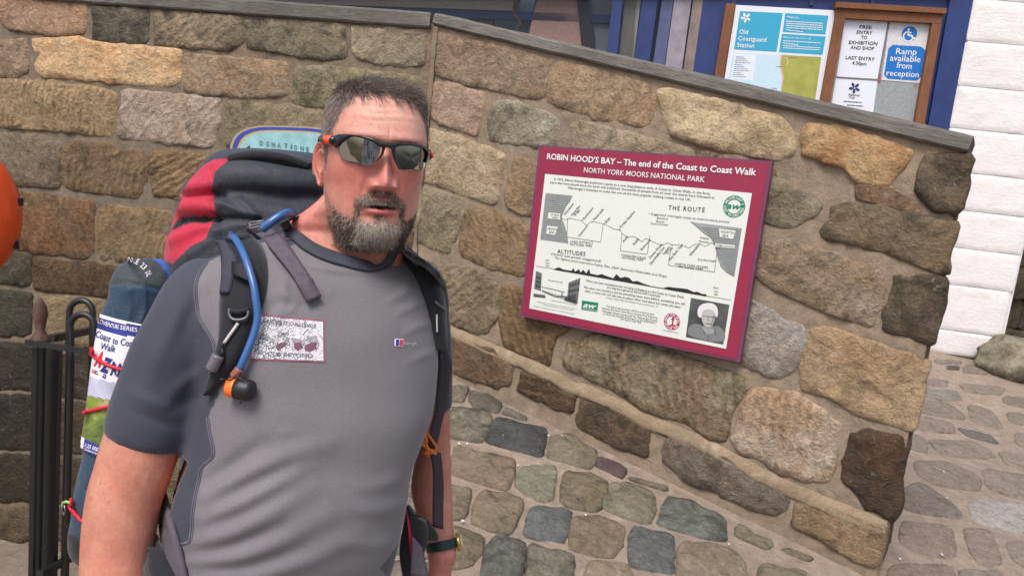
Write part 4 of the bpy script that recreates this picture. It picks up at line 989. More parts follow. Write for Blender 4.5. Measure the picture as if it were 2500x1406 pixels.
# grey photograph of an elderly man (flat print)
ph = Print(PSG, NR, .005); zpoly(ph, [(1072, 972), (1308, 1014), (1270, 1258), (1040, 1212)]); ph.build('portrait_print', plain('ink_portrait_ground', (84, 86, 86), .4, .3, 0, .2, 9), sign)
def blob(name, pts, m, lift):
    p = Print(PSG, NR, lift); P2 = [(1260 + x / 2.511, 340 + y / 2.511) for x, y in chaikin(pts, 2)]; p.poly(P2); p.build(name, m, sign)
blob('portrait_coat', [(1062, 1136), (1120, 1128), (1150, 1150), (1210, 1150), (1240, 1140), (1288, 1190), (1272, 1254), (1044, 1210)], ink('coat_grey', (128, 130, 130)), .0058)
blob('portrait_shirt', [(1130, 1140), (1170, 1160), (1214, 1158), (1222, 1180), (1180, 1200), (1130, 1180)], ink('shirt_grey', (156, 158, 158)), .0066)
blob('portrait_neck', [(1146, 1110), (1206, 1114), (1208, 1160), (1150, 1156)], ink('neck_grey', (150, 150, 148)), .0072)
blob('portrait_face', [(1136, 1056), (1158, 1034), (1202, 1036), (1222, 1062), (1222, 1102), (1208, 1136), (1184, 1152), (1158, 1146), (1138, 1114)], ink('face_grey', (184, 184, 180)), .0078)
blob('portrait_cheek', [(1200, 1092), (1222, 1070), (1222, 1104), (1208, 1136), (1186, 1150), (1196, 1120)], ink('cheek_grey', (150, 150, 148)), .0081)
blob('portrait_hair', [(1110, 1064), (1118, 1026), (1150, 1004), (1200, 1002), (1230, 1022), (1240, 1060), (1232, 1096), (1220, 1080), (1214, 1052), (1182, 1040), (1150, 1048), (1140, 1064), (1138, 1094), (1120, 1092)], ink('hair_white', (224, 224, 222)), .0084)
t = Print(PSG, NR, .009).line(z4((1142, 1082), (1172, 1086), (1182, 1086), (1216, 1090)), .0022).line(z4((1160, 1128), (1196, 1132)), .003).line(z4((1178, 1090), (1176, 1110), (1186, 1112)), .002).line(z4((1130, 1150), (1160, 1190)), .003).line(z4((1214, 1160), (1226, 1200)), .003).line(z4((1180, 1200), (1174, 1236)), .002)
t.build('portrait_lines', ink('portrait_dark', (74, 74, 74)), sign)

# ------------------------------------------------------------------ donations plaque on the left wall
PDN = PL + NL * .06
def D5(*pts): return [(380 + x / 3.514, 280 + y / 3.514) for x, y in pts]
don = thing('donations_plaque', hit(700, 380, PDN, NL), 'oval topped blue and turquoise donations plaque on wall above the rucksack', 'plaque')
def arch(sc, cx=720, cy=412, hw=155, hh=100, n=26):
    pts = [(cx + sc * hw * np.sign(math.cos(t)) * abs(math.cos(t)) ** .62, cy + .09 * sc * hw * math.cos(t) - sc * hh * abs(math.sin(t)) ** .62) for t in np.linspace(math.pi, 0, n)]
    return pts + [(cx + sc * hw, cy + 130 * sc), (cx - sc * hw, cy + 130 * sc)]
def layer(name, sc, off, th, m):
    mb = MB(); mb.prism([hit(x, y, PL + NL * off, NL) for x, y in arch(sc)], -NL * th); mb.build(name, m, don)
layer('stone_surround', 1.035, .045, .045, plain('plaque_bed', (176, 160, 132), .9))
layer('blue_rim', 1.0, .065, .06, plain('plaque_blue', (62, 76, 160), .4))
layer('gold_rim', .925, .072, .05, plain('plaque_gold', (186, 162, 110), .5))
layer('turquoise_face', .885, .078, .05, plain('plaque_turquoise', (150, 196, 200), .4, .4, 0, .08, 12))
mb = MB(); mb.prism([hit(x, y, PL + NL * .086, NL) for x, y in arch(.56, 722, 432, 155, 108)], -NL * .02); mb.build('seascape_relief', plain('plaque_sea', (74, 120, 152), .4, .4, 0, .25, 22, .004, 14), don)
mb = MB(); mb.prism([hit(x, y, PL + NL * .094, NL) for x, y in D5((1010, 345), (1030, 300), (1055, 345))], -NL * .012); mb.prism([hit(x, y, PL + NL * .094, NL) for x, y in D5((1225, 375), (1250, 355), (1290, 392))], -NL * .012); mb.build('sail_relief', plain('plaque_sail', (190, 160, 120), .5), don)
t = Print(PL + NL * .079, NL, .003)
for i, (ch, x, y) in enumerate(zip('DONATIONS', (905, 958, 1008, 1058, 1116, 1160, 1198, 1254, 1300), (262, 268, 274, 278, 284, 290, 298, 306, 314))):
    p0, p1 = D5((x - 14 + (ch == 'I') * 9, y + 2), (x + 14 - (ch == 'I') * 9, y + 4)); t.text(ch, p0, p1, 38 / 3.514, .02)
t.build('lettering', plain('plaque_letter', (92, 120, 122), .5), don)

# ------------------------------------------------------------------ orange lifebuoy housing at the left edge, on its post
c0 = at(-214, 519, 3.0); rb = 227 / FPX * 3.0
lb_ = thing('lifebuoy_housing', (c0.x, c0.y, -1.29), 'glossy orange round lifebuoy housing at the left edge of frame', 'lifebuoy')
M_OR = plain('orange_plastic', (240, 84, 26), .28, .5, 0, .05, 5)
nf = (CAM - c0); nf.z = 0; nf.normalize(); e1 = ZUP.cross(nf).normalized()
prof = [(0, .105), (.2, .104), (.45, .098), (.7, .082), (.86, .056), (.96, .022), (1.0, -.01), (.97, -.03), (.9, -.035), (.0, -.035)]
rings = []
for (r, h) in prof:
    rings.append([c0 + (e1 * math.cos(t) + ZUP * math.sin(t)) * rb * max(r, .004) + nf * h for t in np.linspace(0, 2 * math.pi, 73)[:-1]])
v, f = loft(rings); mk('housing_shell', v, f, M_OR, lb_)
mb = MB()
for dy in (-.18, .32):
    cc = c0 + e1 * math.sqrt(max(0, 1 - dy * dy)) * rb * .985 + ZUP * -dy * rb
    mb = MB(); mb.box(cc, e1 * .010, ZUP * .016, nf * .02); mb.build('housing_clip', plain('clip_black', (24, 22, 22), .5), lb_)
mb = MB(); mb.tube([(c0.x, c0.y + .08, -1.29), (c0.x, c0.y + .08, c0.z + .2)], .035, 12); mb.build('mounting_post', plain('post_black', (22, 22, 24), .4), lb_)

# ------------------------------------------------------------------ black iron railing
mi, n_, l_, b_ = newmat('black_iron_paint'); v_ = n_.new('ShaderNodeTexCoord').outputs['Object']
chip = ramp(n_, l_, noise_node(n_, l_, v_, 70, 6, .7, .5), .68, .71); gr_ = noise_node(n_, l_, v_, 18, 5, .6)
c_ = mix(n_, l_, gr_, (.008, .008, .009, 1), (.022, .021, .021, 1)); c_ = mix(n_, l_, math_node(n_, l_, 'MULTIPLY', chip, .8), c_, (.32, .29, .26, 1)); l_.new(c_, b_.inputs['Base Color']); b_.inputs['Roughness'].default_value = .42
bump(n_, l_, b_, gr_, .002); M_IRON = mi
M_RUST = plain('rusty_iron', (92, 66, 58), .75, .3, 0, .2, 30, .002, 60)
rl_ = thing('iron_railing', (-1.15, 1.95, gz(-1.15, 1.95)), 'black iron hoop-topped railing with a rusty spear finial beside the tent bag', 'railing')
DG = 1.9
def g2(x, y): return (x / 1.99, 700 + y / 1.99)
def V(px, py, D): return at(px, py, D)
def bar(name, p0, p1, hx, hy=None, m=M_IRON, ax=None):
    d = (p1 - p0); n = d.normalized(); a = (ax or rt) - n * (ax or rt).dot(n); a.normalize(); b2 = n.cross(a); hy = hy or hx
    mb = MB(); mb.box((p0 + p1) / 2, d / 2, a * hx, b2 * hy)
    return mb.build(name, m, rl_)
def drop(p, z=None):  # foot straight below
    return Vector((p.x, p.y, (z if z is not None else gz(p.x, min(p.y, EDGE_Y)) - .02)))
for x, hx, D in ((87.5, .0062, 1.9), (103, .0062, 1.93)):
    tp = V(x, 848, D); bar('post', drop(tp), tp, hx, .006)
tp = V(133, 846, 1.97); bar('post', drop(tp), tp, .0165, .010)
ra, rb2 = V(68, 834, 1.88), V(300, 873, 1.88); bar('top_rail', ra, rb2, .012, .006, ax=fw)
ra, rb2 = V(126, 826, 1.99), V(300, 790, 2.35); bar('rear_rail', ra, rb2, .010, .008, ax=fw)
ra, rb2 = V(96, 1402, 1.95), V(300, 1292, 2.45); bar('bottom_rail', ra, rb2, .009, .009)
for (xl, yb, xc, yt, xr, D, rr_) in ((168, 850, 198, 733, 225, 2.02, .0085), (173, 845, 201, 767, 232, 1.93, .0085)):
    p = [drop(V(xl, 900, D))] + [V(xl, 900, D), V(xl, yb - 40, D)]
    for t in np.linspace(math.pi, 0, 11)[0:]:
        p.append(V(xc + (xr - xl) / 2 * math.cos(t) - (0), yt + 30 - 30 * math.sin(t), D))
    q_ = V(xr, yb, D); p += [q_, drop(q_)]
    mb = MB(); mb.tube(p, rr_, 10); mb.build('hoop', M_IRON, rl_, smooth=True)
fp = [(98, 834, .030), (98, 826, .028), (98, 816, .019), (99, 806, .012), (98, 786, .017), (98, 768, .0215), (98, 750, .019), (98, 736, .011), (98.5, 726, .003)]
rings = []
for (x, y, r) in fp:
    c = V(x, y, 1.9); rings.append([c + (Vector((1, 0, 0)) * math.cos(t) + Vector((0, 1, 0)) * math.sin(t)) * r * .82 for t in np.linspace(0, 2 * math.pi, 13)[:-1]])
v, f = loft(rings); mk('finial', v, f, M_RUST, rl_)

# ------------------------------------------------------------------ far right corner: rubble wall, boulder
rw = thing('rubble_wall', (6.2, 8.6, .6), 'dark mossy stone wall beyond the white building corner', 'wall')
a_ = at(2470, 640, 9.0); 
for k in range(7):
    z0 = .35 + k * .36; 
    for j in range(3):
        p = Vector((5.35 + j * .8 - .25 * (k % 2), 8.3 + j * .2, z0)); e = Vector((.76, .18, 0))
        stone('stone', [p, p + e, p + e + ZUP * .33, p + ZUP * .33], Vector((.973, .23, 0)), ZUP, Vector((.23, -.973, 0)), M_STONE, rw, (88, 80, 60), (70, 66, 48), .6, .4, .2, proud=.03, rough=.03, depth=.2)
bc = hit(2475, 915, GP, GN)
bd = bmesh.new(); bmesh.ops.create_icosphere(bd, subdivisions=4, radius=1)
vv = []
for q_ in bd.verts:
    d = 1 + .22 * noise.fractal(q_.co * 1.4 + Vector((3, 1, 7)), 1, 2, 4)
    vv.append(bc + Vector((q_.co.x * .34 * d, q_.co.y * .3 * d, q_.co.z * .24 * d + .12)))
ff = [tuple(x.index for x in p.verts) for p in bd.faces]; bd.free()
bo = mk('boulder', vv, ff, M_STONE, None, bc); bo.color = lin((158, 150, 130)) + (1,); bo['accent'] = list(lin((128, 128, 108))); bo['accw'] = .7; bo['dark'] = .45; bo['tool'] = 0.
tag(bo, 'rounded greenish grey boulder at the foot of the white building corner', 'boulder')
# ------------------------------------------------------------------ the man
FEET = Vector((-.36, 1.16, gz(-.36, 1.16)))
man = thing('person', FEET, 'bearded man in grey and charcoal T-shirt standing before the wall wearing a rucksack', 'person')

def edges_of(o):
    me = o.data; e = np.empty(len(me.edges) * 2, dtype=np.int64); me.edges.foreach_get('vertices', e); return e.reshape(-1, 2)
def laplace(v, e, it, lam=.5, mask=None):
    n = len(v); deg = np.bincount(e.ravel(), minlength=n).astype(float)[:, None]
    for _ in range(it):
        s = np.zeros_like(v)
        for k in range(3):
            s[:, k] = np.bincount(e[:, 0], v[e[:, 1], k], n) + np.bincount(e[:, 1], v[e[:, 0], k], n)
        d = (s / np.maximum(deg, 1) - v) * lam
        v = v + (d if mask is None else d * mask[:, None])
    return v
def setv(o, v):
    o.data.vertices.foreach_set('co', (v - np.array(ORG[o.name])).ravel()); o.data.update()
def norms(o):
    me = o.data; a = np.empty(len(me.vertices) * 3); me.vertices.foreach_get('normal', a); return a.reshape(-1, 3)
def voxel(o, size, it=6, lam=.5):
    m = o.modifiers.new('r', 'REMESH'); m.mode = 'VOXEL'; m.voxel_size = size; m.use_smooth_shade = True
    dg = bpy.context.evaluated_depsgraph_get(); dg.update()
    me = bpy.data.meshes.new_from_object(o.evaluated_get(dg)); o.modifiers.clear()
    old = o.data; mats = list(old.materials); o.data = me; bpy.data.meshes.remove(old); me.materials.clear()
    for x in mats: me.materials.append(x)
    setv(o, laplace(mverts(o), edges_of(o), it, lam)); me.polygons.foreach_set('use_smooth', [True] * len(me.polygons))
    return o
def outward(o):
    bm = bmesh.new(); bm.from_mesh(o.data); bmesh.ops.recalc_face_normals(bm, faces=bm.faces); bm.to_mesh(o.data); bm.free(); o.data.update()

# ---- torso and sleeve volumes from cross sections (px row, left px, right px, distance, depth ratio, yaw)
TORSO = [(548, 760, 946, 1.175, .70, 18), (566, 712, 956, 1.17, .58, 22), (588, 640, 968, 1.165, .50, 26), (612, 560, 984, 1.16, .47, 28), (645, 505, 1020, 1.155, .50, 30), (690, 476, 1050, 1.15, .55, 30),
         (740, 466, 1064, 1.15, .60, 30), (800, 464, 1070, 1.145, .64, 29), (870, 466, 1071, 1.14, .67, 28), (950, 464, 1067, 1.135, .69, 27), (1030, 452, 1054, 1.13, .72, 26), (1100, 432, 1030, 1.13, .76, 25),
         (1164, 408, 1006, 1.125, .80, 24), (1220, 394, 997, 1.125, .81, 23), (1280, 384, 986, 1.125, .80, 22), (1340, 376, 974, 1.125, .78, 22), (1410, 374, 956, 1.13, .74, 21), (1500, 382, 936, 1.13, .70, 20), (1580, 392, 922, 1.13, .68, 20)]
def section(py, xl, xr, D, k, yaw, n=44, grow=0.0, e=.86):
    """closed ring whose outline in the picture runs from xl to xr"""
    ps = math.radians(yaw); cs, sn_ = math.cos(ps), math.sin(ps)
    t = np.arange(n) * 2 * math.pi / n; a = np.sign(np.cos(t)) * np.abs(np.cos(t)) ** e; b = k * np.sign(np.sin(t)) * np.abs(np.sin(t)) ** e
    X, Dp = a * cs + b * sn_, a * sn_ - b * cs
    cx = ((xl + xr) / 2 - 1250) / FPX * D; w = (xr - xl) / 2 / FPX * D
    for _ in range(6):
        q = 1250 + FPX * (cx + w * X) / (D + w * Dp); lo, hi = q.min(), q.max()
        w *= (xr - xl) / (hi - lo); q = 1250 + FPX * (cx + w * X) / (D + w * Dp); cx += ((xl + xr) - (q.min() + q.max())) / 2 / FPX * D
    w += grow; yc = (py - 703) / FPX * D
    return [CAM + rt * (cx + w * x) - up * yc + fw * (D + w * d_) for x, d_ in zip(X, Dp)]
tors = interp(TORSO, 3)
def arm_path(rows, k=5):
    A = interp(rows, k); return [at(x, y, D) for x, y, D, r in A], [r / FPX * D for x, y, D, r in A]
SL_R = [(520, 668, 1.10, 60), (482, 716, 1.075, 74), (452, 780, 1.06, 84), (420, 860, 1.05, 92), (391, 945, 1.045, 98), (366, 1030, 1.04, 100), (350, 1078, 1.04, 97)]
SL_L = [(1010, 668, 1.24, 40), (1040, 720, 1.27, 46), (1052, 790, 1.30, 50), (1055, 880, 1.33, 51), (1058, 960, 1.36, 49), (1060, 1000, 1.37, 46)]
ARM_R = [(485, 720, 1.075, 60), (440, 820, 1.055, 74), (400, 930, 1.045, 80), (368, 1020, 1.04, 86), (347, 1085, 1.04, 90), (326, 1150, 1.035, 88), (306, 1210, 1.03, 86), (294, 1280, 1.025, 84), (287, 1350, 1.02, 82), (282, 1440, 1.01, 78), (280, 1540, 1.0, 66), (284, 1640, .99, 52), (288, 1700, .99, 48), (290, 1745, .99, 50)]
ARM_L = [(1040, 720, 1.27, 36), (1050, 800, 1.30, 41), (1054, 900, 1.34, 42), (1060, 1000, 1.37, 40), (1062, 1080, 1.40, 38), (1056, 1140, 1.41, 46), (1053, 1190, 1.42, 50), (1060, 1240, 1.41, 46), (1068, 1295, 1.40, 40), (1078, 1345, 1.39, 35), (1080, 1372, 1.385, 35)]
def hand_geo(wrist, dirv, palm_n, thumb_side, L=.19):
    """palm, four curled fingers and a thumb as closed tubes, all rooted in the wrist"""
    d = dirv.normalized(); nn = (palm_n - d * palm_n.dot(d)).normalized(); sd = d.cross(nn) * thumb_side; V_, F_ = [], []
    def addt(P, R, n=12):
        v, f = tube_geo(P, R, n); k = len(V_); V_.extend(v); F_.extend([tuple(i + k for i in q) for q in f])
    pl = L * .52
    rings = []
    for t, w, h in ((-.02, .028, .024), (.02, .033, .02), (.05, .041, .018), (pl * .75, .044, .016), (pl, .042, .0135)):
        c = wrist + d * t; rings.append([c + sd * math.cos(a) * w + nn * math.sin(a) * h for a in np.linspace(0, 2 * math.pi, 17)[:-1]])
    v, f = loft(rings); k = len(V_); V_.extend(v); F_.extend([tuple(i + k for i in q) for q in f])
    for j, (off, ln, r) in enumerate(((.032, .072, .0092), (.011, .08, .0096), (-.011, .074, .0092), (-.031, .058, .0082))):
        b0 = wrist + d * (pl - .02) + sd * off; b1 = wrist + d * pl + sd * off; p1 = b1 + d * ln * .42 + nn * ln * .14; p2 = p1 + (d * .72 + nn * .62) * ln * .32; p3 = p2 + (d * .4 + nn * .9) * ln * .26
        addt([b0, b1, p1, p2, p3], [r, r * 1.04, r, r * .9, r * .7])
    b0 = wrist + d * .02 + sd * .018; p1 = b0 + (d * .6 + sd * .75 + nn * .25) * .042; p2 = p1 + (d * .92 + sd * .25 + nn * .3) * .034; p3 = p2 + (d * .95 + nn * .35) * .026
    addt([b0, p1, p2, p3], [.015, .0135, .0112, .008])
    return V_, F_
bd = MB()
NECK = [(455, 798, 1000, 1.135, .85, 18), (475, 788, 990, 1.14, .82, 18), (495, 768, 980, 1.15, .80, 18), (512, 748, 972, 1.155, .76, 18), (526, 728, 966, 1.16, .72, 20), (540, 706, 962, 1.165, .64, 22), (555, 690, 960, 1.165, .6, 22)]
rr = [section(*r[:6], n=40, grow=-.003) for r in interp(NECK, 2)] + [section(*r[:6], n=40, grow=-.005 if r[0] < 650 else -.012) for r in tors if r[0] > 570]; v, f = loft(rr); bd.add(v, f)
pth, rad = arm_path(ARM_R); bd.tube(pth, rad, 20)
v, f = hand_geo(at(289, 1735, .99), -ZUP + rt * .05, (fw * .2 + rt * 1.0), -1); bd.add(v, f)
pth, rad = arm_path(ARM_L); bd.tube(pth, rad, 20)
v, f = hand_geo(at(1080, 1362, 1.385), -ZUP * .98 - rt * .04 + up * 0, (-rt * .9 + fw * .3), 1); bd.add(v, f)
M_SKIN, n_, l_, b_ = newmat('skin')
at_ = N(n_, 'ShaderNodeAttribute', attribute_name='tone'); v_ = n_.new('ShaderNodeTexCoord').outputs['Object']
s1 = noise_node(n_, l_, v_, 26, 5, .6); s2 = noise_node(n_, l_, v_, 160, 4, .6); s3 = noise_node(n_, l_, v_, 600, 2, .6)
c_ = mix(n_, l_, 1.0, at_.outputs['Color'], ramp(n_, l_, s1, .3, .7, (.90, .86, .85, 1), (1.10, 1.09, 1.08, 1)), 'MULTIPLY')
c_ = mix(n_, l_, 1.0, c_, ramp(n_, l_, s2, .3, .7, (.92, .89, .88, 1), (1.07, 1.07, 1.07, 1)), 'MULTIPLY')
fr_ = ramp(n_, l_, noise_node(n_, l_, v_, 75, 2, .5), .705, .74); c_ = mix(n_, l_, math_node(n_, l_, 'MULTIPLY', fr_, .35), c_, (.20, .07, .045, 1))
l_.new(c_, b_.inputs['Base Color']); b_.inputs['Roughness'].default_value = .43; b_.inputs['Specular IOR Level'].default_value = .45
b_.inputs['Subsurface Weight'].default_value = .12; b_.inputs['Subsurface Radius'].default_value = (1, .35, .2); b_.inputs['Subsurface Scale'].default_value = .004
bump(n_, l_, b_, math_node(n_, l_, 'ADD', s3, math_node(n_, l_, 'MULTIPLY', s2, .6)), .00055)
body = bd.build('body', M_SKIN, man, None, True)
voxel(body, .0032, 10)

# ---- head: rings of a measured profile with the face pushed out of it (local: x to his left, -y forward, z up from the chin)
HS = .975; PSI = math.radians(21)
FD = Vector((math.sin(PSI), -math.cos(PSI), 0)); HX = (-FD).cross(ZUP)
ROLLH = math.radians(-1.0)
HZ = (ZUP * math.cos(ROLLH) + HX * math.sin(ROLLH)).normalized(); HX = (-FD).cross(HZ).normalized()
def hv(x, y, z): return (HX * x - FD * y + HZ * z) * HS
HO = at(946, 356, 1.02) - hv(0, -.112, .141)
def H(x, y, z): return HO + hv(x, y, z)
HXn, FDn, HZn, HOn = (np.array(q) for q in (HX, FD, HZ, HO))
def toH(v):
    q = (v - HOn) / HS; return q @ HXn, -(q @ FDn), q @ HZn
PROF = np.array([(.2405, .004, .004, .005), (.239, .017, .018, .022), (.236, .031, .034, .042), (.230, .0455, .052, .062), (.220, .0585, .069, .079), (.205, .069, .083, .092), (.185, .0755, .0935, .100), (.165, .0775, .099, .101), (.150, .0778, .1015, .100), (.138, .077, .0985, .097), (.125, .0762, .0985, .092),
    (.110, .0755, .0990, .086), (.095, .0740, .0990, .078), (.080, .0722, .0985, .071), (.065, .0722, .0975, .066), (.050, .0705, .0960, .063), (.035, .0675, .0940, .062), (.020, .0620, .0910, .062), (.008, .0560, .0860, .063), (.000, .0530, .0780, .063), (-.008, .0540, .0660, .064), (-.016, .0570, .0560, .066),
    (-.028, .0585, .0470, .068), (-.050, .0630, .0450, .073), (-.080, .0690, .0480, .080), (-.115, .0860, .0560, .090), (-.150, .105, .065, .10)])
zr_ = np.concatenate([np.linspace(.2405, .215, 16), np.linspace(.2135, .16, 26), np.linspace(.1585, .0, 112), np.linspace(-.002, -.15, 40)])
nz = len(zr_); NTH = 220
base_t = np.linspace(0, 2 * np.pi, NTH, endpoint=False); th = base_t - .55 * np.sin(base_t)   # dense around the face (theta = 0 in front)
def pz(z, c):
    o = np.argsort(PROF[:, 0]); return np.interp(z, PROF[o, 0], PROF[o, c])
def sm(z, c, w=.004): return (pz(z - w, c) + 2 * pz(z, c) + pz(z + w, c)) / 4
ZZ, TH = np.meshgrid(zr_, th, indexing='ij')
Aw, Ff, Bb = sm(ZZ, 1), sm(ZZ, 2), sm(ZZ, 3)
s_, c_ = np.sin(TH), np.cos(TH)
ex = .92
xx = Aw * np.sign(s_) * np.abs(s_) ** ex
yy = np.where(c_ > 0, -Ff * np.abs(c_) ** .80, Bb * np.abs(c_) ** .95)
yy = yy + np.where(ZZ < .02, np.clip((.02 - ZZ) / .06, 0, 1) * .016, 0)
def G(x0, z0, sx, sz): return np.exp(-((xx - x0) / sx) ** 2 / 2 - ((ZZ - z0) / sz) ** 2 / 2)
front = np.clip(c_ * 1.6, 0, 1)
d = np.zeros_like(xx)
for sg in (-1, 1):
    d += -.0085 * G(sg * .032, .132, .014, .010) + .0040 * G(sg * .030, .152, .022, .006) + .0050 * G(sg * .046, .106, .017, .016)
    d += .0112 * np.exp(-((xx - sg * .0168) / .0050) ** 2 / 2 - ((ZZ - .0828) / .0062) ** 2 / 2)
    d += -.0042 * np.exp(-((xx - sg * .0245) / .0030) ** 2 / 2 - ((ZZ - .0840) / .0070) ** 2 / 2)
    d += -.0095 * G(sg * .0088, .0750, .0046, .0030)
    # nasolabial fold
    t = np.clip((.090 - ZZ) / .038, 0, 1); xf = sg * (.021 + .016 * t)
    d += -.0013 * np.exp(-((xx - xf) / .0050) ** 2) * np.exp(-((ZZ - .072) / .018) ** 2)
    d += .0022 * G(sg * .030, .072, .010, .016)
    d += -.003 * G(sg * .058, .070, .014, .02)
d += -.0035 * G(0, .140, .010, .006)
nh = np.interp(ZZ, [.066, .0705, .0735, .0765, .0800, .0840, .0890, .095, .103, .113, .124, .135, .145, .152], [0, .000, .0035, .0130, .0215, .0255, .0262, .0240, .0200, .0155, .0112, .0064, .0030, 0])
nw = np.interp(ZZ, [.070, .077, .085, .092, .102, .116, .130, .145], [.0120, .0128, .0132, .0118, .0098, .0086, .0084, .0115])
d += nh * np.exp(-np.abs(xx / nw) ** 2.05)
d += -.0018 * np.exp(-(xx / .0035) ** 2) * np.exp(-((ZZ - .070) / .007) ** 2)          # philtrum
mx, mz = .0225, .0556
open_h = .0058 * np.clip(1 - (xx / mx) ** 2, 0, 1) ** .6
d += .0042 * np.exp(-(xx / .020) ** 4) * np.exp(-((ZZ - (mz + .0070)) / .0036) ** 2)
d += .0066 * np.exp(-(xx / .019) ** 4) * np.exp(-((ZZ - (mz - .0105)) / .0048) ** 2)
d += -.0035 * G(0, .0375, .018, .004) + .0055 * G(0, .018, .020, .010)
hole = (np.abs(ZZ - mz) < open_h).astype(float) * np.clip((mx - np.abs(xx)) / .003, 0, 1)
d += -.016 * hole * (np.abs(xx) < mx)
for z0 in (.176, .186, .196): d += -.0008 * np.exp(-((ZZ - z0 - .002 * np.sin(xx * 60)) / .0016) ** 2) * np.exp(-(xx / .045) ** 4)
d += -.0012 * np.exp(-((xx - .004) / .0016) ** 2) * np.exp(-((ZZ - .158) / .010) ** 2)
yy = yy - d * front
P = np.stack([xx, yy, ZZ], -1).reshape(-1, 3)
HV = HOn + HS * (P[:, :1] * HXn - P[:, 1:2] * FDn + P[:, 2:3] * HZn)
faces = []
for i in range(nz - 1):
    for j in range(NTH):
        j2 = (j + 1) % NTH; faces.append((i * NTH + j, (i + 1) * NTH + j, (i + 1) * NTH + j2, i * NTH + j2))
faces.append(tuple(range(NTH))); faces.append(tuple(reversed(range((nz - 1) * NTH, nz * NTH))))
hm = MB(); hm.v = [Vector(p) for p in HV]; hm.f = faces
def ear(sg):
    out = []; nph = 36
    srf = ((.0, -.0100), (.25, -.0105), (.40, -.0070), (.52, .0030), (.64, .0042), (.74, -.0030), (.84, .0030), (.93, .0072), (1.0, .0045), (1.0, -.002), (.93, -.0065), (.6, -.0095), (.2, -.012))
    for s, h in srf:
        ring = []
        for i in range(nph):
            a = 2 * math.pi * i / nph
            ez = math.sin(a); ey = math.cos(a)
            hh = .0345 * ez; ww = (.0175 + .0035 * ez) * ey
            if ez < -.5: ww *= .80
            k = max(s, .02); y = ww * k + (.0015 if s < .5 else 0) * (-1); z = hh * k
            hz = h * (.55 if ez < -.6 else 1)
            # flare outward towards the back
            flare = (y + .018) * .38
            ring.append(H(sg * (.0690 + flare + hz), .012 + y * .93 - .13 * z, .1045 + z))
        out.append(ring)
    return loft(out)
for sg in (-1, 1): v, f = ear(sg); hm.add(v, f)
head = hm.build('head_tmp', M_SKIN, man, None, True)
outward(head)
head_bvh = bvh_of(head)
HN = norms(head)[:nz * NTH]
# union with the neck and body so that the figure is one surface
md = body.modifiers.new('u', 'BOOLEAN'); md.operation = 'UNION'; md.object = head; md.solver = 'EXACT'; md.use_self = True
dg = bpy.context.evaluated_depsgraph_get(); dg.update()
me = bpy.data.meshes.new_from_object(body.evaluated_get(dg)); n0 = len(body.data.vertices); body.modifiers.clear()
if len(me.vertices) > n0 * .8 and len(me.vertices) > nz * NTH:
    body.data = me
else:
    b2 = bmesh.new(); b2.from_mesh(body.data); t2 = head.data.copy(); b2.from_mesh(t2); b2.to_mesh(body.data); b2.free()
bpy.data.objects.remove(head)
body.data.polygons.foreach_set('use_smooth', [True] * len(body.data.polygons)); body.data.materials.clear(); body.data.materials.append(M_SKIN)
# skin tones
bv = mverts(body); x, y, z = toH(bv); inh = (z > -.03) & (np.abs(x) < .13) & (np.abs(y) < .16)
tone = np.tile(np.array(lin((196, 138, 118))), (len(bv), 1))
def blend(mask, rgb):
    global tone
    m = np.clip(mask, 0, 1)[:, None]; tone = tone * (1 - m) + np.array(lin(rgb)) * m
def g3(x0, z0, sx, sz, yl=0.0): return np.exp(-((x - x0) / sx) ** 2 / 2 - ((z - z0) / sz) ** 2 / 2) * (y < yl) * inh
hm_ = np.clip((z + .03) / .05, 0, 1) * inh
blend(hm_, (210, 150, 132))
blend(np.clip((z - .15) / .03, 0, 1) * inh * (y < .03), (220, 168, 148))
for sg in (-1, 1): blend(.8 * g3(sg * .045, .098, .022, .022), (206, 116, 106)); blend(.6 * inh * (np.abs(x) > .073) * (y > -.01), (212, 132, 120))
blend(.75 * g3(0, .096, .015, .016), (204, 122, 116))
blend(.6 * g3(0, .062, .03, .02), (190, 112, 98))
lipm = np.exp(-(x / .020) ** 6) * (np.exp(-((z - (mz + .0062)) / .0034) ** 4) + np.exp(-((z - (mz - .0105)) / .0052) ** 4)) * (y < -.08) * inh
blend(.85 * lipm, (196, 104, 104))
blend(np.clip((z < mz + .0062) & (z > mz - .0062) & (np.abs(x) < .023) & (y > -.0975) & (y < -.075) & inh, 0, 1).astype(float), (70, 28, 28))
# beard shadow (stubble) and scalp under the hair
def beard_mask(x, y, z):
    a = np.abs(np.arctan2(x, -y)); ax = np.abs(x)
    jaw = np.clip((np.interp(a, [0, .35, .6, .85, 1.1, 1.35, 1.6], [.036, .036, .040, .048, .062, .094, .02]) - z) / .010, 0, 1) * np.clip((z + .018) / .010, 0, 1) * (a < 1.6)
    mo = np.clip(1 - np.abs(z - (.0690 - .010 * (ax / .030) ** 2)) / .0105, 0, 1) * (ax < .031) * (z < .0765) * 2.2
    sid = np.clip(1 - np.abs(ax - (.033)) / .0060, 0, 1) * (z < .064) * (z > .025) * 1.2
    soul = np.clip(1 - np.abs(z - .036) / .008, 0, 1) * (ax < .009)
    jaw = jaw * np.interp(a, [.7, .95, 1.2], [1, .6, .32]) * np.where(z > .015, 1, 1.2)
    return np.clip(np.maximum.reduce([jaw, np.clip(mo, 0, 1), np.clip(sid, 0, 1), soul]), 0, 1) * (y < .045)
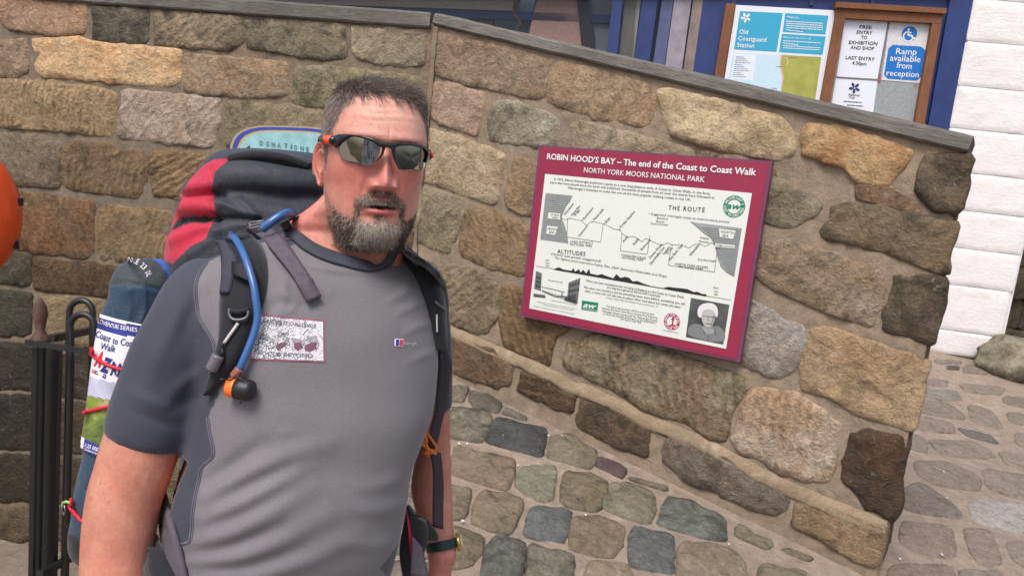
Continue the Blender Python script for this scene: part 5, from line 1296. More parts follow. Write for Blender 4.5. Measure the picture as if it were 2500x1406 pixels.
def hair_mask(x, y, z):
    a = np.abs(np.arctan2(x, -y))
    hl = np.interp(a, [0, .30, .50, .64, .74, .84, .95, 1.10, 1.22, 1.36, 1.62, 1.78, 1.9, 3.2], [.2090, .2075, .2040, .196, .182, .165, .148, .134, .100, .094, .148, .132, .055, .030])
    hl = hl + .004 * np.sin(a * 23 + 1) * (a < .7) + .0015 * np.sin(a * 41)
    return np.clip((z - hl) / .006, 0, 1)
bmk = beard_mask(x, y, z) * inh; hmk = hair_mask(x, y, z) * inh * (np.abs(x) < .082)
# forearm and upper-arm reddening
px, py, pd = projn(bv)
arm = ((px < 460) & (py > 900) | (px > 990) & (py > 950)) & ~inh
blend(.9 * arm * np.clip((py - 1000) / 120, 0, 1), (196, 132, 110)); blend(.5 * ((px > 990) & (py > 1340)), (186, 112, 102))
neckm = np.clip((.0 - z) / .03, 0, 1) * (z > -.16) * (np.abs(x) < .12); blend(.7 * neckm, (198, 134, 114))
bl_ = np.array([noise.fractal(Vector(q * 28), 1, 2, 3) for q in bv]); blend(np.clip(bl_ * .40, 0, .25), (196, 108, 98)); blend(np.clip(-bl_ * .3, 0, .2), (222, 178, 156))
blend(.60 * bmk, (128, 92, 78)); blend(.92 * hmk, (98, 84, 78))
colattr(body, 'tone', tone)
# teeth
mb = MB()
for k in range(-3, 4):
    w = .0042 if abs(k) < 2 else .0036; xc = k * .0078 * (.98 - .02 * abs(k)); yb_ = -.0950 + xc * xc * 6
    c = H(xc, yb_, mz + .0034); mb.box(c, HX * w * .94, FD * .0018, HZ * .0034)
mb.build('teeth', plain('tooth', (214, 200, 180), .25, .5), man, smooth=False)

# ---- hair and beard: tapered strands
def strands(name, roots, nrm, length, direc, curl, rad, cols, m, nseg=3, droop=0.0, seed=1):
    n = len(roots); r2 = np.random.default_rng(seed)
    dirs = direc + r2.normal(0, curl, (n, 3)); dirs /= np.linalg.norm(dirs, axis=1)[:, None]
    pts = [roots - nrm * .001]
    cur = dirs.copy(); p = pts[0]
    for s in range(nseg):
        p = p + cur * (length / nseg)[:, None]; pts.append(p)
        cur = cur + r2.normal(0, curl * .6, (n, 3)); cur[:, 2] -= droop; cur -= np.minimum(0, (cur * nrm).sum(1) - .04)[:, None] * nrm; cur /= np.linalg.norm(cur, axis=1)[:, None]
    a = np.cross(dirs, np.array([.31, .52, .79])); a /= np.linalg.norm(a, axis=1)[:, None]; b = np.cross(dirs, a)
    V_ = np.zeros((n, nseg + 1, 3, 3))
    for s in range(nseg + 1):
        rr_ = rad * (1 - .75 * s / nseg)
        for k in range(3):
            w = 2 * math.pi * k / 3; V_[:, s, k] = pts[s] + (a * math.cos(w) + b * math.sin(w)) * rr_
    base = np.arange(n)[:, None] * ((nseg + 1) * 3); F_ = []
    for s in range(nseg):
        for k in range(3):
            k2 = (k + 1) % 3; F_.append(np.stack([base[:, 0] + s * 3 + k, base[:, 0] + s * 3 + k2, base[:, 0] + (s + 1) * 3 + k2, base[:, 0] + (s + 1) * 3 + k], 1))
    F_ = np.concatenate(F_); Vf = V_.reshape(-1, 3)
    o = mk(name, Vf, F_, m, man); colattr(o, 'tone', np.repeat(cols, (nseg + 1) * 3, axis=0)); tag(o, kind='stuff'); return o
M_HAIR, n_, l_, b_ = newmat('hair'); a_ = N(n_, 'ShaderNodeAttribute', attribute_name='tone'); l_.new(a_.outputs['Color'], b_.inputs['Base Color']); b_.inputs['Roughness'].default_value = .45; b_.inputs['Specular IOR Level'].default_value = .35
def sample(mask, n, seed, thin=None):
    """scatter root points on the head surface weighted by a mask over the head grid"""
    r2 = np.random.default_rng(seed); I, J = np.meshgrid(np.arange(nz - 1), np.arange(NTH), indexing='ij'); I, J = I.ravel(), J.ravel(); J2 = (J + 1) % NTH
    q = [HV[I * NTH + J], HV[(I + 1) * NTH + J], HV[(I + 1) * NTH + J2], HV[I * NTH + J2]]
    ar = np.linalg.norm(np.cross(q[1] - q[0], q[3] - q[0]), axis=1); pm = P.reshape(nz, NTH, 3)
    mk_ = mask(P[:, 0], P[:, 1], P[:, 2]).reshape(nz, NTH)[I, J]
    w = ar * mk_; idx = r2.choice(len(w), n, p=w / w.sum()); u, v2 = r2.random(n)[:, None], r2.random(n)[:, None]
    pos = (q[0][idx] * (1 - u) + q[1][idx] * u) * (1 - v2) + (q[3][idx] * (1 - u) + q[2][idx] * u) * v2
    nn = HN[I[idx] * NTH + J[idx]]; lx, ly, lz = toH(pos)
    return pos, nn, lx, ly, lz, r2
Lx, Ly, Lz = HXn, -FDn, HZn
pos, nn, lx, ly, lz, r2 = sample(hair_mask, 21000, 11)
top = np.clip((lz - .19) / .03, 0, 1)
dirn = nn * (.14 + .0 * top)[:, None] + (-Ly) * (.60 * top + .10)[:, None] + Lx * (.50 * top * np.clip((lx + .055) / .05, -.3, 1))[:, None] - Lz * (.85 * (1 - top))[:, None]
ln = (.010 + .011 * top) * r2.uniform(.6, 1.3, len(pos)); ln *= np.where(lz < .12, .6, 1)
gray = r2.random(len(pos)) < (.30 + .25 * np.clip((np.abs(lx) - .05) / .03, 0, 1))
cols = np.where(gray[:, None], np.array(lin((172, 162, 156))), np.array(lin((116, 104, 97)))) * r2.uniform(.7, 1.3, (len(pos), 1))
strands('hair', pos, nn, ln, dirn, .15, .00036, cols, M_HAIR, 3, .05, 21)
pos, nn, lx, ly, lz, r2 = sample(beard_mask, 14500, 12)
ax = np.abs(lx); goat = np.clip((.036 - ax) / .008, 0, 1) * (lz < .040) * (lz > -.012) * (ly < -.06); mous = (lz > .058) * (ax < .04) * (ly < -.07)
under = np.clip((.008 - lz) / .012, 0, 1)
aw = np.abs(np.arctan2(lx, -ly)); side = np.clip((aw - .75) / .3, 0, 1) * (lz > .03)
ln = (.0064 + .0034 * goat + .002 * under - .0038 * side + .001 * mous) * r2.uniform(.65, 1.3, len(pos))
dirn = nn * (.45 + .1 * goat)[:, None] - Lz * (.9 - .2 * under)[:, None] + Lx * (np.sign(lx) * .35 * mous * (ax > .006))[:, None]
g = r2.random(len(pos))
pg = .22 + .70 * goat * (1 - .5 * under) + .22 * mous + .10 * side
base_c = np.where((mous > 0)[:, None], np.array(lin((128, 106, 88))), np.array(lin((100, 80, 70))))
cols = np.where((g < pg)[:, None], np.where((r2.random(len(pos)) < .6)[:, None], np.array(lin((226, 218, 206))), np.array(lin((178, 162, 140)))), base_c) * r2.uniform(.85, 1.15, (len(pos), 1))
strands('beard', pos, nn, ln, dirn, .30, .00034, cols, M_HAIR, 4, .04, 22)
brow = lambda x, y, z: (np.abs(z - (.1455 - .12 * (np.abs(x) - .03) ** 2 / .02)) < .0042) * (np.abs(x) > .012) * (np.abs(x) < .052) * (y < 0).astype(float)
pos, nn, lx, ly, lz, r2 = sample(brow, 420, 13)
strands('eyebrows', pos, nn, np.full(len(pos), .008) * r2.uniform(.6, 1.2, len(pos)), nn * .3 + Lx * np.sign(lx)[:, None] * .8 + Lz * .2, .2, .0004, np.tile(lin((96, 74, 60)), (len(pos), 1)) * r2.uniform(.7, 1.3, (len(pos), 1)), M_HAIR, 3, 0, 23)

asel = np.where(arm)[0]; bn = norms(body)[asel]; r2 = np.random.default_rng(5); pick = r2.choice(len(asel), 2600)
ap, an_ = bv[asel][pick], bn[pick]; adir = an_ * .3 + np.array([0.1, 0, -1.0]) + r2.normal(0, .3, (len(pick), 3))
strands('arm_hair', ap + r2.normal(0, .0012, ap.shape), an_, r2.uniform(.006, .013, len(pick)), adir, .2, .00016, np.tile(lin((150, 112, 84)), (len(pick), 1)) * r2.uniform(.8, 1.3, (len(pick), 1)), M_HAIR, 3, .02, 31)

# ---- T-shirt
sh = MB()
rr = [section(*r[:6], n=48) for r in tors]; v, f = loft(rr); sh.add(v, f)
pth, rad = arm_path(SL_R, 4); sh.tube(pth, rad, 28)
pth2, rad2 = arm_path(SL_L, 4); sh.tube(pth2, rad2, 24)
M_SHIRT, n_, l_, b_ = newmat('shirt_fabric'); a_ = N(n_, 'ShaderNodeAttribute', attribute_name='tone'); v_ = n_.new('ShaderNodeTexCoord').outputs['Object']
vo_ = n_.new('ShaderNodeTexVoronoi'); vo_.inputs['Scale'].default_value = 620; l_.new(v_, vo_.inputs['Vector'])
w1 = noise_node(n_, l_, v_, 9, 4, .5); w2 = noise_node(n_, l_, v_, 420, 2, .6)
c_ = mix(n_, l_, 1.0, a_.outputs['Color'], ramp(n_, l_, w1, .3, .7, (.93, .92, .93, 1), (1.06, 1.06, 1.06, 1)), 'MULTIPLY')
c_ = mix(n_, l_, 1.0, c_, ramp(n_, l_, w2, .3, .7, (.90, .90, .90, 1), (1.08, 1.08, 1.08, 1)), 'MULTIPLY')
l_.new(c_, b_.inputs['Base Color']); b_.inputs['Roughness'].default_value = .72; b_.inputs['Specular IOR Level'].default_value = .3; b_.inputs['Sheen Weight'].default_value = .25; b_.inputs['Sheen Roughness'].default_value = .4
bump(n_, l_, b_, math_node(n_, l_, 'ADD', vo_.outputs['Distance'], math_node(n_, l_, 'MULTIPLY', w2, .5)), .0003)
shirt = sh.build('t_shirt', M_SHIRT, man, None, True)
voxel(shirt, .0042, 26)
# folds: soft ridges and hollows drawn along the drape
FOLDS = [([(505, 1215), (600, 1160), (720, 1105), (800, 1085)], .006, 20), ([(500, 1262), (590, 1225), (690, 1170), (760, 1135)], .006, 19), ([(480, 1190), (560, 1140), (640, 1085)], -.006, 16), ([(500, 1240), (590, 1195), (700, 1140)], -.006, 15),
         ([(470, 1330), (560, 1300), (660, 1250), (760, 1190)], .0055, 20), ([(480, 1295), (580, 1262), (690, 1205)], -.005, 15), ([(450, 1372), (560, 1360), (680, 1320), (800, 1260)], .006, 20), ([(455, 1350), (560, 1335), (690, 1285)], -.006, 14), ([(460, 1410), (600, 1405), (760, 1360), (880, 1300)], .006, 20), ([(470, 1390), (600, 1385), (740, 1340)], -.0055, 14),
         ([(660, 640), (690, 680), (690, 740), (660, 800)], .004, 12), ([(672, 660), (740, 700), (800, 720)], .003, 10), ([(640, 760), (690, 740), (760, 750)], -.003, 12), ([(690, 720), (720, 740), (700, 770)], .003, 8), ([(715, 636), (780, 655), (860, 664), (930, 660)], .0035, 7), ([(715, 646), (790, 668), (870, 676)], -.002, 6),
         ([(1010, 690), (985, 715), (950, 735)], .003, 8), ([(1030, 735), (1000, 752), (970, 765)], .003, 8), ([(1050, 790), (1015, 800), (990, 815)], .0025, 8), ([(1060, 860), (1030, 870), (1000, 885)], .002, 8),
         ([(520, 700), (470, 760), (440, 840)], -.003, 14), ([(440, 760), (395, 850), (365, 930)], .003, 16), ([(430, 1000), (380, 985), (320, 960)], .003, 12), ([(440, 1040), (390, 1030), (330, 1005)], -.003, 10), ([(500, 900), (455, 930), (420, 960)], .004, 12), ([(495, 960), (450, 985), (420, 1000)], -.004, 12),
         ([(720, 1045), (690, 1054), (730, 1056)], .0015, 8), ([(980, 1160), (940, 1180), (880, 1190)], .003, 14), ([(985, 1230), (920, 1245), (850, 1240)], .003, 14), ([(960, 1320), (900, 1330), (820, 1320)], .0035, 16)]
sv = mverts(shirt); sn = norms(shirt); px, py, pd = projn(sv)
cvec = CM - sv; cvec /= np.linalg.norm(cvec, axis=1)[:, None]; facing = np.clip(((sn * cvec).sum(1) - .05) * 3, 0, 1)
disp = np.zeros(len(sv))
for pts, amp, wd in FOLDS:
    pts = interp(pts, 5); best = np.full(len(sv), 1e9); tpar = np.zeros(len(sv))
    for i in range(len(pts) - 1):
        a, b2 = pts[i], pts[i + 1]; ab = b2 - a; t = np.clip(((px - a[0]) * ab[0] + (py - a[1]) * ab[1]) / (ab @ ab + 1e-9), 0, 1)
        dd = np.hypot(px - a[0] - t * ab[0], py - a[1] - t * ab[1]); m = dd < best; best[m] = dd[m]; tpar[m] = ((i + t) / (len(pts) - 1))[m]
    disp += 1.05 * amp * np.exp(-(best / (wd * 1.3)) ** 2) * np.sin(np.clip(tpar, 0.08, .92) * math.pi) ** .6
nz_ = np.array([noise.noise(Vector((a * .006, b2 * .010, 2.2))) for a, b2 in zip(px, py)]) * .0022
sv = sv + sn * ((disp * facing) + nz_)[:, None]; setv(shirt, sv)
# open the sleeve ends, keep the hem as cloth
pR, dR = np.array(pth[-1]), np.array((pth[-1] - pth[-3]).normalized()); pL2, dL2 = np.array(pth2[-1]), np.array((pth2[-1] - pth2[-3]).normalized())
bm = bmesh.new(); bm.from_mesh(shirt.data); og = np.array(ORG[shirt.name]); kill = []
for fc in bm.faces:
    c = np.array(fc.calc_center_median()) + og
    for q, dq, R_ in ((pR, dR, .085), (pL2, dL2, .06)):
        h = (c - q) @ dq; r_ = np.linalg.norm(c - q - dq * h)
        if r_ < R_ and h > -.004: kill.append(fc); break
NECKHOLE = [(700, 546), (708, 562), (730, 585), (758, 606), (796, 624), (852, 642), (909, 653), (941, 642), (955, 616), (961, 596), (1000, 560), (1000, 400), (690, 400), (692, 530)]
ctrs = np.array([np.array(fc.calc_center_median()) + og for fc in bm.faces]); fx, fy, fd_ = projn(ctrs); inn = inpoly(fx, fy, NECKHOLE)
ks = set(fc.index for fc in kill); kill += [fc for fc, q in zip(bm.faces, inn) if q and fc.index not in ks]
bmesh.ops.delete(bm, geom=kill, context='FACES'); bm.to_mesh(shirt.data); bm.free(); shirt.data.update()
sv = mverts(shirt); sn = norms(shirt); px, py, pd = projn(sv)
cvec = CM - sv; facing = (sn * cvec).sum(1) > -.0
GREY, CHAR = np.array(lin((118, 114, 117))), np.array(lin((64, 66, 77)))
SEAM_R = [(682, 585), (600, 600), (548, 618), (505, 641), (483, 676), (477, 710), (479, 738), (486, 773), (505, 807), (521, 835), (530, 880), (524, 930), (512, 985)]
SIDE_R = [(535, 960), (507, 1019), (513, 1058), (521, 1097), (517, 1117), (494, 1140), (484, 1180), (472, 1242), (468, 1297), (462, 1321), (443, 1327)]
poly_sleeve = SEAM_R + [(470, 1110), (300, 1140), (150, 1080), (200, 800), (420, 600), (600, 540), (690, 540)]
poly_side = SIDE_R + [(380, 1345), (330, 1340), (380, 1150), (480, 1000), (520, 930)]
poly_left = [(962, 608), (985, 635), (1003, 656), (1040, 690), (1062, 740), (1068, 840), (1075, 1010), (1180, 1040), (1150, 640), (1000, 560), (950, 575)]
poly_lp = [(978, 1318), (982, 1368), (948, 1408), (928, 1386), (955, 1352)]
ch = inpoly(px, py, poly_sleeve) | inpoly(px, py, poly_side) | inpoly(px, py, poly_left) | inpoly(px, py, poly_lp) | ((py < 600) & (px > 690) & (px < 720))
back = ~facing & ((px < 560) & (py < 1120) | (px > 1020) & (py < 1020)); ch = ch | back
t_ = np.where(ch[:, None], CHAR, GREY); e_ = edges_of(shirt)
colattr(shirt, 'tone', t_)
sol = shirt.modifiers.new('cloth', 'SOLIDIFY'); sol.thickness = .0022; sol.offset = -1
shirt_bvh = bvh_of(shirt)
def cast(px_, py_, off=0.0, fallback=1.1, bvh=None):
    d_ = ray(px_, py_); L_ = d_.length; r_ = (bvh or shirt_bvh).ray_cast(CAM, d_ / L_)
    if r_[0] is None: return at(px_, py_, fallback), -fw
    n_2 = r_[1] if r_[1].dot(d_) < 0 else -r_[1]
    return r_[0] + n_2 * off, n_2
M_THREAD = plain('seam_thread', (98, 96, 108), .8)
M_CHAR2 = plain('hem_fabric', (64, 66, 76), .75, .3, 0, .06, 60, .0006, 500)
def seam(pts, rad_=.0012, gap=5, name='seam'):
    P2 = interp(pts, 5)
    mb = MB()
    for o_ in (-gap / 2, gap / 2):
        path = [cast(a + o_, b2, .0006)[0] for a, b2 in P2]; path = [path[0]] + [q for i, q in enumerate(path[1:]) if (q - path[i]).length < .03]
        if len(path) > 2: mb.tube(path, rad_, 5)
    return mb.build(name, M_THREAD, man, smooth=True)
seam(SEAM_R[3:11]); seam(SIDE_R[1:]); seam([(682, 588), (700, 585), (714, 583)])
# collar band
COLI = [(706, 534), (718, 554), (744, 579), (772, 598), (802, 612), (856, 630), (912, 643), (936, 633), (948, 610), (954, 592)]
COLO = [(682, 546), (694, 568), (714, 590), (742, 614), (787, 637), (849, 656), (906, 665), (947, 653), (964, 626), (972, 602)]
ci, co = interp(COLI, 5), interp(COLO, 5); both = bvh_of(shirt, body); rings = []
for (a, b2), (c2, d2) in zip(ci, co):
    p0 = cast(a, b2, .004, 1.08, both)[0]; p1, n1 = cast(c2, d2, .003, 1.08, both)
    dirw = (p1 - p0); nr = n1
    ring = []
    for k in range(10):
        w = 2 * math.pi * k / 10; ring.append((p0 + p1) / 2 + dirw * .5 * math.cos(w) + nr * .0038 * math.sin(w))
    rings.append(ring)
# round the back of the neck
c0, c1 = (rings[0][0] + rings[0][5]) / 2, (rings[-1][0] + rings[-1][5]) / 2
cen = (c0 + c1) / 2 + Vector((.0, .055, .03))
last = rings[-1]; first = rings[0]; nb = 10
for k in range(1, nb):
    t = k / nb; w = math.pi * t; te = .5 - .5 * math.cos(w); o_ = (c1 * (1 - te) + c0 * te) + Vector((.0, .125, .010)) * math.sin(w)
    ring = []
    for j in range(10):
        a = (last[j] - c1) * (1 - t) + (first[j] - c0) * t; ring.append(o_ + a)
    rings.append(ring)
n = 10; v = [p for r in rings for p in r]; f = []
for i in range(len(rings)):
    for j in range(n): f.append((i * n + j, i * n + (j + 1) % n, ((i + 1) % len(rings)) * n + (j + 1) % n, ((i + 1) % len(rings)) * n + j))
mk('collar', v, f, M_CHAR2, man)

# ---- trousers and boots below the frame
tr = MB(); hz0 = [section(1440 + 0, 376, 948, 1.13, .72, 21, 32, -.004), section(1560, 388, 930, 1.13, .70, 20, 32, -.004), section(1680, 396, 930, 1.13, .68, 20, 32, -.004)]
v, f = loft(hz0); tr.add(v, f)
hipc = sum(hz0[2], Vector()) / 32; ldir = Vector((math.cos(math.radians(20)), math.sin(math.radians(20)), 0)); feet = []
for sg in (-1, 1):
    a = hipc + ldir * sg * .085; zf = gz(a.x, a.y); k_ = Vector((a.x + .01 * sg, a.y - .01, (a.z + zf) / 2 + .02)); an = Vector((a.x + .015 * sg, a.y, zf + .07)); feet.append(an)
    tr.tube(catmull([a + ZUP * .06, a - ZUP * .1, k_, (k_ + an) / 2 - Vector((0, -.02, 0)), an], 4), list(np.interp(np.linspace(0, 4, 17), [0, 1, 2, 3, 4], [.098, .094, .072, .07, .058])), 20)
trou = tr.build('trousers', plain('trouser_fabric', (66, 68, 74), .85, .2, 0, .1, 12, .001, 90), man, None, True); voxel(trou, .012, 5)
for an in feet:
    mb = MB(); fdv = Vector((math.sin(math.radians(22)), -math.cos(math.radians(22)), 0)); sdv = fdv.cross(ZUP); z0 = gz(an.x, an.y) + .012; rings = []
    for t, w, h in ((-.09, .02, .03), (-.08, .034, .075), (-.03, .042, .12), (.03, .046, .1), (.09, .05, .07), (.15, .047, .055), (.185, .03, .04), (.195, .012, .025)):
        c = an + fdv * t; rings.append([Vector((c.x, c.y, z0 + h * .5)) + sdv * math.cos(q) * w + ZUP * math.sin(q) * h * .5 for q in np.linspace(0, 2 * math.pi, 17)[:-1]])
    v, f = loft(rings); mb.add(v, f); mb.build('boot', plain('boot_leather', (72, 56, 44), .7, .3, 0, .15, 20), man, None, True)
# ------------------------------------------------------------------ rucksack
def n5(*pts): return [(380 + x / 3.514, 280 + y / 3.514) for x, y in pts]     # enlarged view of the pack
def n2(*pts): return [(380 + x / 3.196, 560 + y / 3.196) for x, y in pts]     # enlarged view of the chest
def n3(*pts): return [(180 + x / 2.551, 960 + y / 2.551) for x, y in pts]     # enlarged view of the waist
def n4(*pts): return [(x / 1.661, 560 + y / 1.661) for x, y in pts]           # enlarged view of the tent bag
pack = thing('rucksack', Vector((-.45, 1.42, gz(-.45, 1.42) + .9)), 'large black and red hiking rucksack on the back of the man', 'rucksack')
PK = [(376, 590, 800, 1.43, .50, 28), (383, 555, 860, 1.42, .60, 28), (395, 522, 910, 1.41, .66, 28), (415, 494, 930, 1.40, .70, 28), (445, 470, 940, 1.40, .72, 28), (478, 444, 945, 1.39, .74, 28), (500, 440, 950, 1.39, .72, 28), (530, 426, 950, 1.39, .74, 28), (562, 416, 950, 1.39, .74, 28),
      (600, 406, 950, 1.385, .76, 28), (640, 402, 950, 1.38, .76, 28), (720, 420, 950, 1.38, .76, 28), (850, 440, 940, 1.37, .78, 28), (1000, 440, 930, 1.37, .78, 28), (1200, 440, 900, 1.36, .76, 28), (1340, 440, 880, 1.36, .70, 28), (1420, 470, 850, 1.36, .55, 28)]
mb = MB(); v, f = loft([section(*r[:6], n=48, e=.8) for r in interp(PK, 3)]); mb.add(v, f)
M_PACK, n_, l_, b_ = newmat('pack_nylon'); a_ = N(n_, 'ShaderNodeAttribute', attribute_name='tone'); v_ = n_.new('ShaderNodeTexCoord').outputs['Object']
w1 = noise_node(n_, l_, v_, 12, 5, .6); w2 = noise_node(n_, l_, v_, 500, 2, .6); w3 = noise_node(n_, l_, v_, 34, 4, .6, .8)
l_.new(mix(n_, l_, 1.0, a_.outputs['Color'], ramp(n_, l_, w1, .3, .7, (.85, .85, .86, 1), (1.15, 1.15, 1.14, 1)), 'MULTIPLY'), b_.inputs['Base Color'])
b_.inputs['Roughness'].default_value = .6; b_.inputs['Specular IOR Level'].default_value = .4; b_.inputs['Sheen Weight'].default_value = .15
bump(n_, l_, b_, math_node(n_, l_, 'ADD', math_node(n_, l_, 'MULTIPLY', w2, .15), math_node(n_, l_, 'MULTIPLY', w3, .7)), .004)
pbody = mb.build('pack_body', M_PACK, pack, None, True); voxel(pbody, .0031, 14)
RED1 = n5((500,385),(640,380),(600,415),(540,460),(505,510),(490,600),(490,680),(360,690),(230,720),(200,690),(240,640),(310,540),(400,440))
RED2 = n5((490,680),(500,760),(520,880),(400,878),(300,868),(210,875),(150,960),(120,1005),(150,900),(190,790),(230,715),(330,690))
RED3 = n5((130,1000),(220,955),(320,925),(420,935),(500,905),(460,990),(430,1070),(300,1130),(150,1275),(70,1250),(75,1080))
def displace(o, folds, extra=0.0, fscale=(.006, .01)):
    sv = mverts(o); sn = norms(o); px, py, pd = projn(sv); cv = CM - sv; cv /= np.linalg.norm(cv, axis=1)[:, None]; fa = np.clip(((sn * cv).sum(1) - .0) * 3, 0, 1); dd0 = np.zeros(len(sv))
    for pts, amp, wd in folds:
        pts = interp(pts, 5); best = np.full(len(sv), 1e9)
        for i in range(len(pts) - 1):
            a, b2 = pts[i], pts[i + 1]; ab = b2 - a; t = np.clip(((px - a[0]) * ab[0] + (py - a[1]) * ab[1]) / (ab @ ab + 1e-9), 0, 1)
            best = np.minimum(best, np.hypot(px - a[0] - t * ab[0], py - a[1] - t * ab[1]))
        dd0 += amp * np.exp(-(best / wd) ** 2)
    nz2 = np.array([noise.fractal(Vector((a * fscale[0], b2 * fscale[1], 5.2)), 1, 2, 3) for a, b2 in zip(px, py)]) * extra
    setv(o, sv + sn * ((dd0 * fa) + nz2)[:, None])
displace(pbody, [(n5((215, 700), (330, 688), (490, 675), (560, 690)), -.010, 7), (n5((240, 640), (330, 620), (480, 610)), .006, 14), (n5((200, 800), (350, 790), (500, 800)), .008, 18), (n5((150, 980), (210, 885), (340, 885), (520, 890)), -.016, 9), (n5((130, 1090), (300, 1010), (450, 960)), .007, 14),
                 (n5((495, 500), (490, 690), (525, 885)), -.005, 5), (n5((540, 640), (800, 650), (1100, 700), (1400, 690)), -.014, 22), (n5((560, 520), (800, 500), (1100, 520), (1350, 560)), .012, 34), (n5((700, 720), (800, 800), (860, 870)), .005, 8), (n5((560, 760), (700, 820), (850, 870)), .005, 10), (n5((540, 885), (700, 885), (900, 905)), -.008, 5),
                 (n5((520, 1000), (650, 960), (780, 940)), .006, 16), (n5((300, 1200), (450, 1080), (520, 1010)), .006, 16), (n5((640, 400), (800, 390), (1100, 440), (1340, 470)), -.006, 6), (n5((700, 370), (900, 350), (1150, 390), (1340, 430)), .006, 8)], .004)
sv = mverts(pbody); px, py, pd = projn(sv); red = inpoly(px, py, RED1) | inpoly(px, py, RED2) | inpoly(px, py, RED3)
red &= (pd < 1.52)
slotm = inpoly(px, py, n5((150, 990), (210, 880), (350, 868), (522, 884), (500, 906), (420, 930), (320, 924), (220, 952)))
BLK = np.array(lin((44, 48, 56))); RDC = np.array(lin((184, 30, 58)))
colattr(pbody, 'tone', np.where((red & ~slotm)[:, None], RDC, np.where(slotm[:, None], np.array(lin((24, 25, 28))), BLK)))
pack_bvh = bvh_of(pbody)
M_WEB = plain('webbing_grey', (92, 84, 92), .75, .3, 0, .06, 120, .0008, 420)
M_BLKF = plain('black_padding', (34, 35, 40), .8, .25, 0, .08, 60, .0010, 300, sheen=.2)
M_BLKP = plain('black_plastic', (28, 28, 30), .38, .5)
M_GRYP = plain('grey_plastic', (104, 100, 104), .4, .5)
def strip(name, L, R, th, m, parent, off=.002, nn=7, k=4, bvh=None, D=None, round_=True, smooth=True):
    """a padded strap: left and right edges in the picture, laid on the surface beneath (or at given distances)"""
    A, B = interp(L, k), interp(R, k); rows_ = []; Ns = []
    for i in range(len(A)):
        top_ = []
        for j in range(nn):
            t = j / (nn - 1); q = A[i] * (1 - t) + B[i] * t
            if D is None: p, n1 = cast(q[0], q[1], 0, 1.08, bvh)
            else: p, n1 = at(q[0], q[1], float(q[2])), -fw
            top_.append((p, n1))
        rows_.append(top_)
    # smooth the sampled surface along the strap
    Pn = np.array([[np.array(p) for p, _ in r] for r in rows_]); Nn_ = np.array([[np.array(q) for _, q in r] for r in rows_])
    for _ in range(3):
        Pn[1:-1] = .5 * Pn[1:-1] + .25 * (Pn[:-2] + Pn[2:]); Nn_[1:-1] = .5 * Nn_[1:-1] + .25 * (Nn_[:-2] + Nn_[2:])
    if nn > 2:
        Nn_ = (Nn_ + Nn_.mean(1, keepdims=True)); 
    Nn_ /= np.linalg.norm(Nn_, axis=2)[:, :, None]
    V_ = []; F_ = []
    for i in range(len(A)):
        for j in range(nn):
            t = j / (nn - 1); h = th * ((1 - abs(2 * t - 1) ** 4) * .75 + .25 if round_ else 1)
            V_.append(Pn[i, j] + Nn_[i, j] * (off + h))
        for j in reversed(range(nn)): V_.append(Pn[i, j] + Nn_[i, j] * (off - .004))
    c = 2 * nn
    for i in range(len(A) - 1):
        for j in range(c): F_.append((i * c + j, (i + 1) * c + j, (i + 1) * c + (j + 1) % c, i * c + (j + 1) % c))
    F_.append(tuple(range(c))); F_.append(tuple(reversed(range((len(A) - 1) * c, len(A) * c))))
    return mk(name, np.array(V_), F_, m, parent, None, smooth)
# right shoulder strap (viewer's left), wide padding
SL = n2((468,92),(500,140),(520,215),(526,300),(524,400),(512,500),(506,640),(506,760),(500,880),(476,980),(450,1090),(440,1180),(432,1240),(428,1290))
SR = n2((735,40),(815,110),(855,200),(874,290),(872,440),(845,580),(802,690),(745,820),(690,960),(645,1060),(570,1150),(520,1210),(480,1260),(440,1300))
strip('shoulder_strap', SL, SR, .012, M_BLKF, pack, .002, 9)
strap_bvh = bvh_of(shirt, pbody, bpy.data.objects['shoulder_strap'])
strip('strap_binding', n2((466,90),(496,140),(514,215),(520,300),(518,400),(506,500)), n2((540,80),(600,150),(640,230),(640,300),(600,420),(580,500)), .004, plain('strap_charcoal', (62, 62, 74), .75, .3, 0, .05, 80, .0008, 400), pack, .001, 5, bvh=strap_bvh)
strip('hose_loop', n2((612,285),(608,330),(612,375),(640,392)), n2((760,318),(790,360),(800,420),(800,455)), .003, plain('strap_black', (22, 22, 26), .7), pack, .010, 5, bvh=strap_bvh)
# stowing strap of grey webbing over the shoulder, with its ladder buckle
strip('load_strap', [(600, 556), (620, 572), (640, 590), (677, 635), (712, 679), (749, 739)], [(643, 552), (668, 566), (693, 591), (721, 632), (742, 664), (781, 725)], .003, M_WEB, pack, .006, 5, bvh=strap_bvh, round_=False)
strip('strap_hem', [(726, 700), (730, 708), (749, 741)], [(758, 690), (764, 700), (782, 726)], .002, M_WEB, pack, .0095, 3, bvh=strap_bvh, round_=False)
def ring_tube(pts, r, D, name, m, parent, n=8, closed=True):
    P2 = [at(x, y, D) for x, y in pts]; 
    if closed: P2 = P2 + P2[:1]
    mb = MB(); mb.tube(P2, r, n); return mb.build(name, m, parent, smooth=True)
Db = cast(630, 560, 0, 1.1, strap_bvh)[0]; Db = (Db - CAM).dot(fw) - .022
ring_tube(n5((806,928),(928,912),(938,940),(918,958),(815,978)), .0022, Db, 'ladder_buckle', M_GRYP, pack)
mb = MB(); mb.tube([at(*n5((812, 952))[0], Db), at(*n5((930, 930))[0], Db)], .002, 8); mb.build('buckle_bar', M_GRYP, pack)
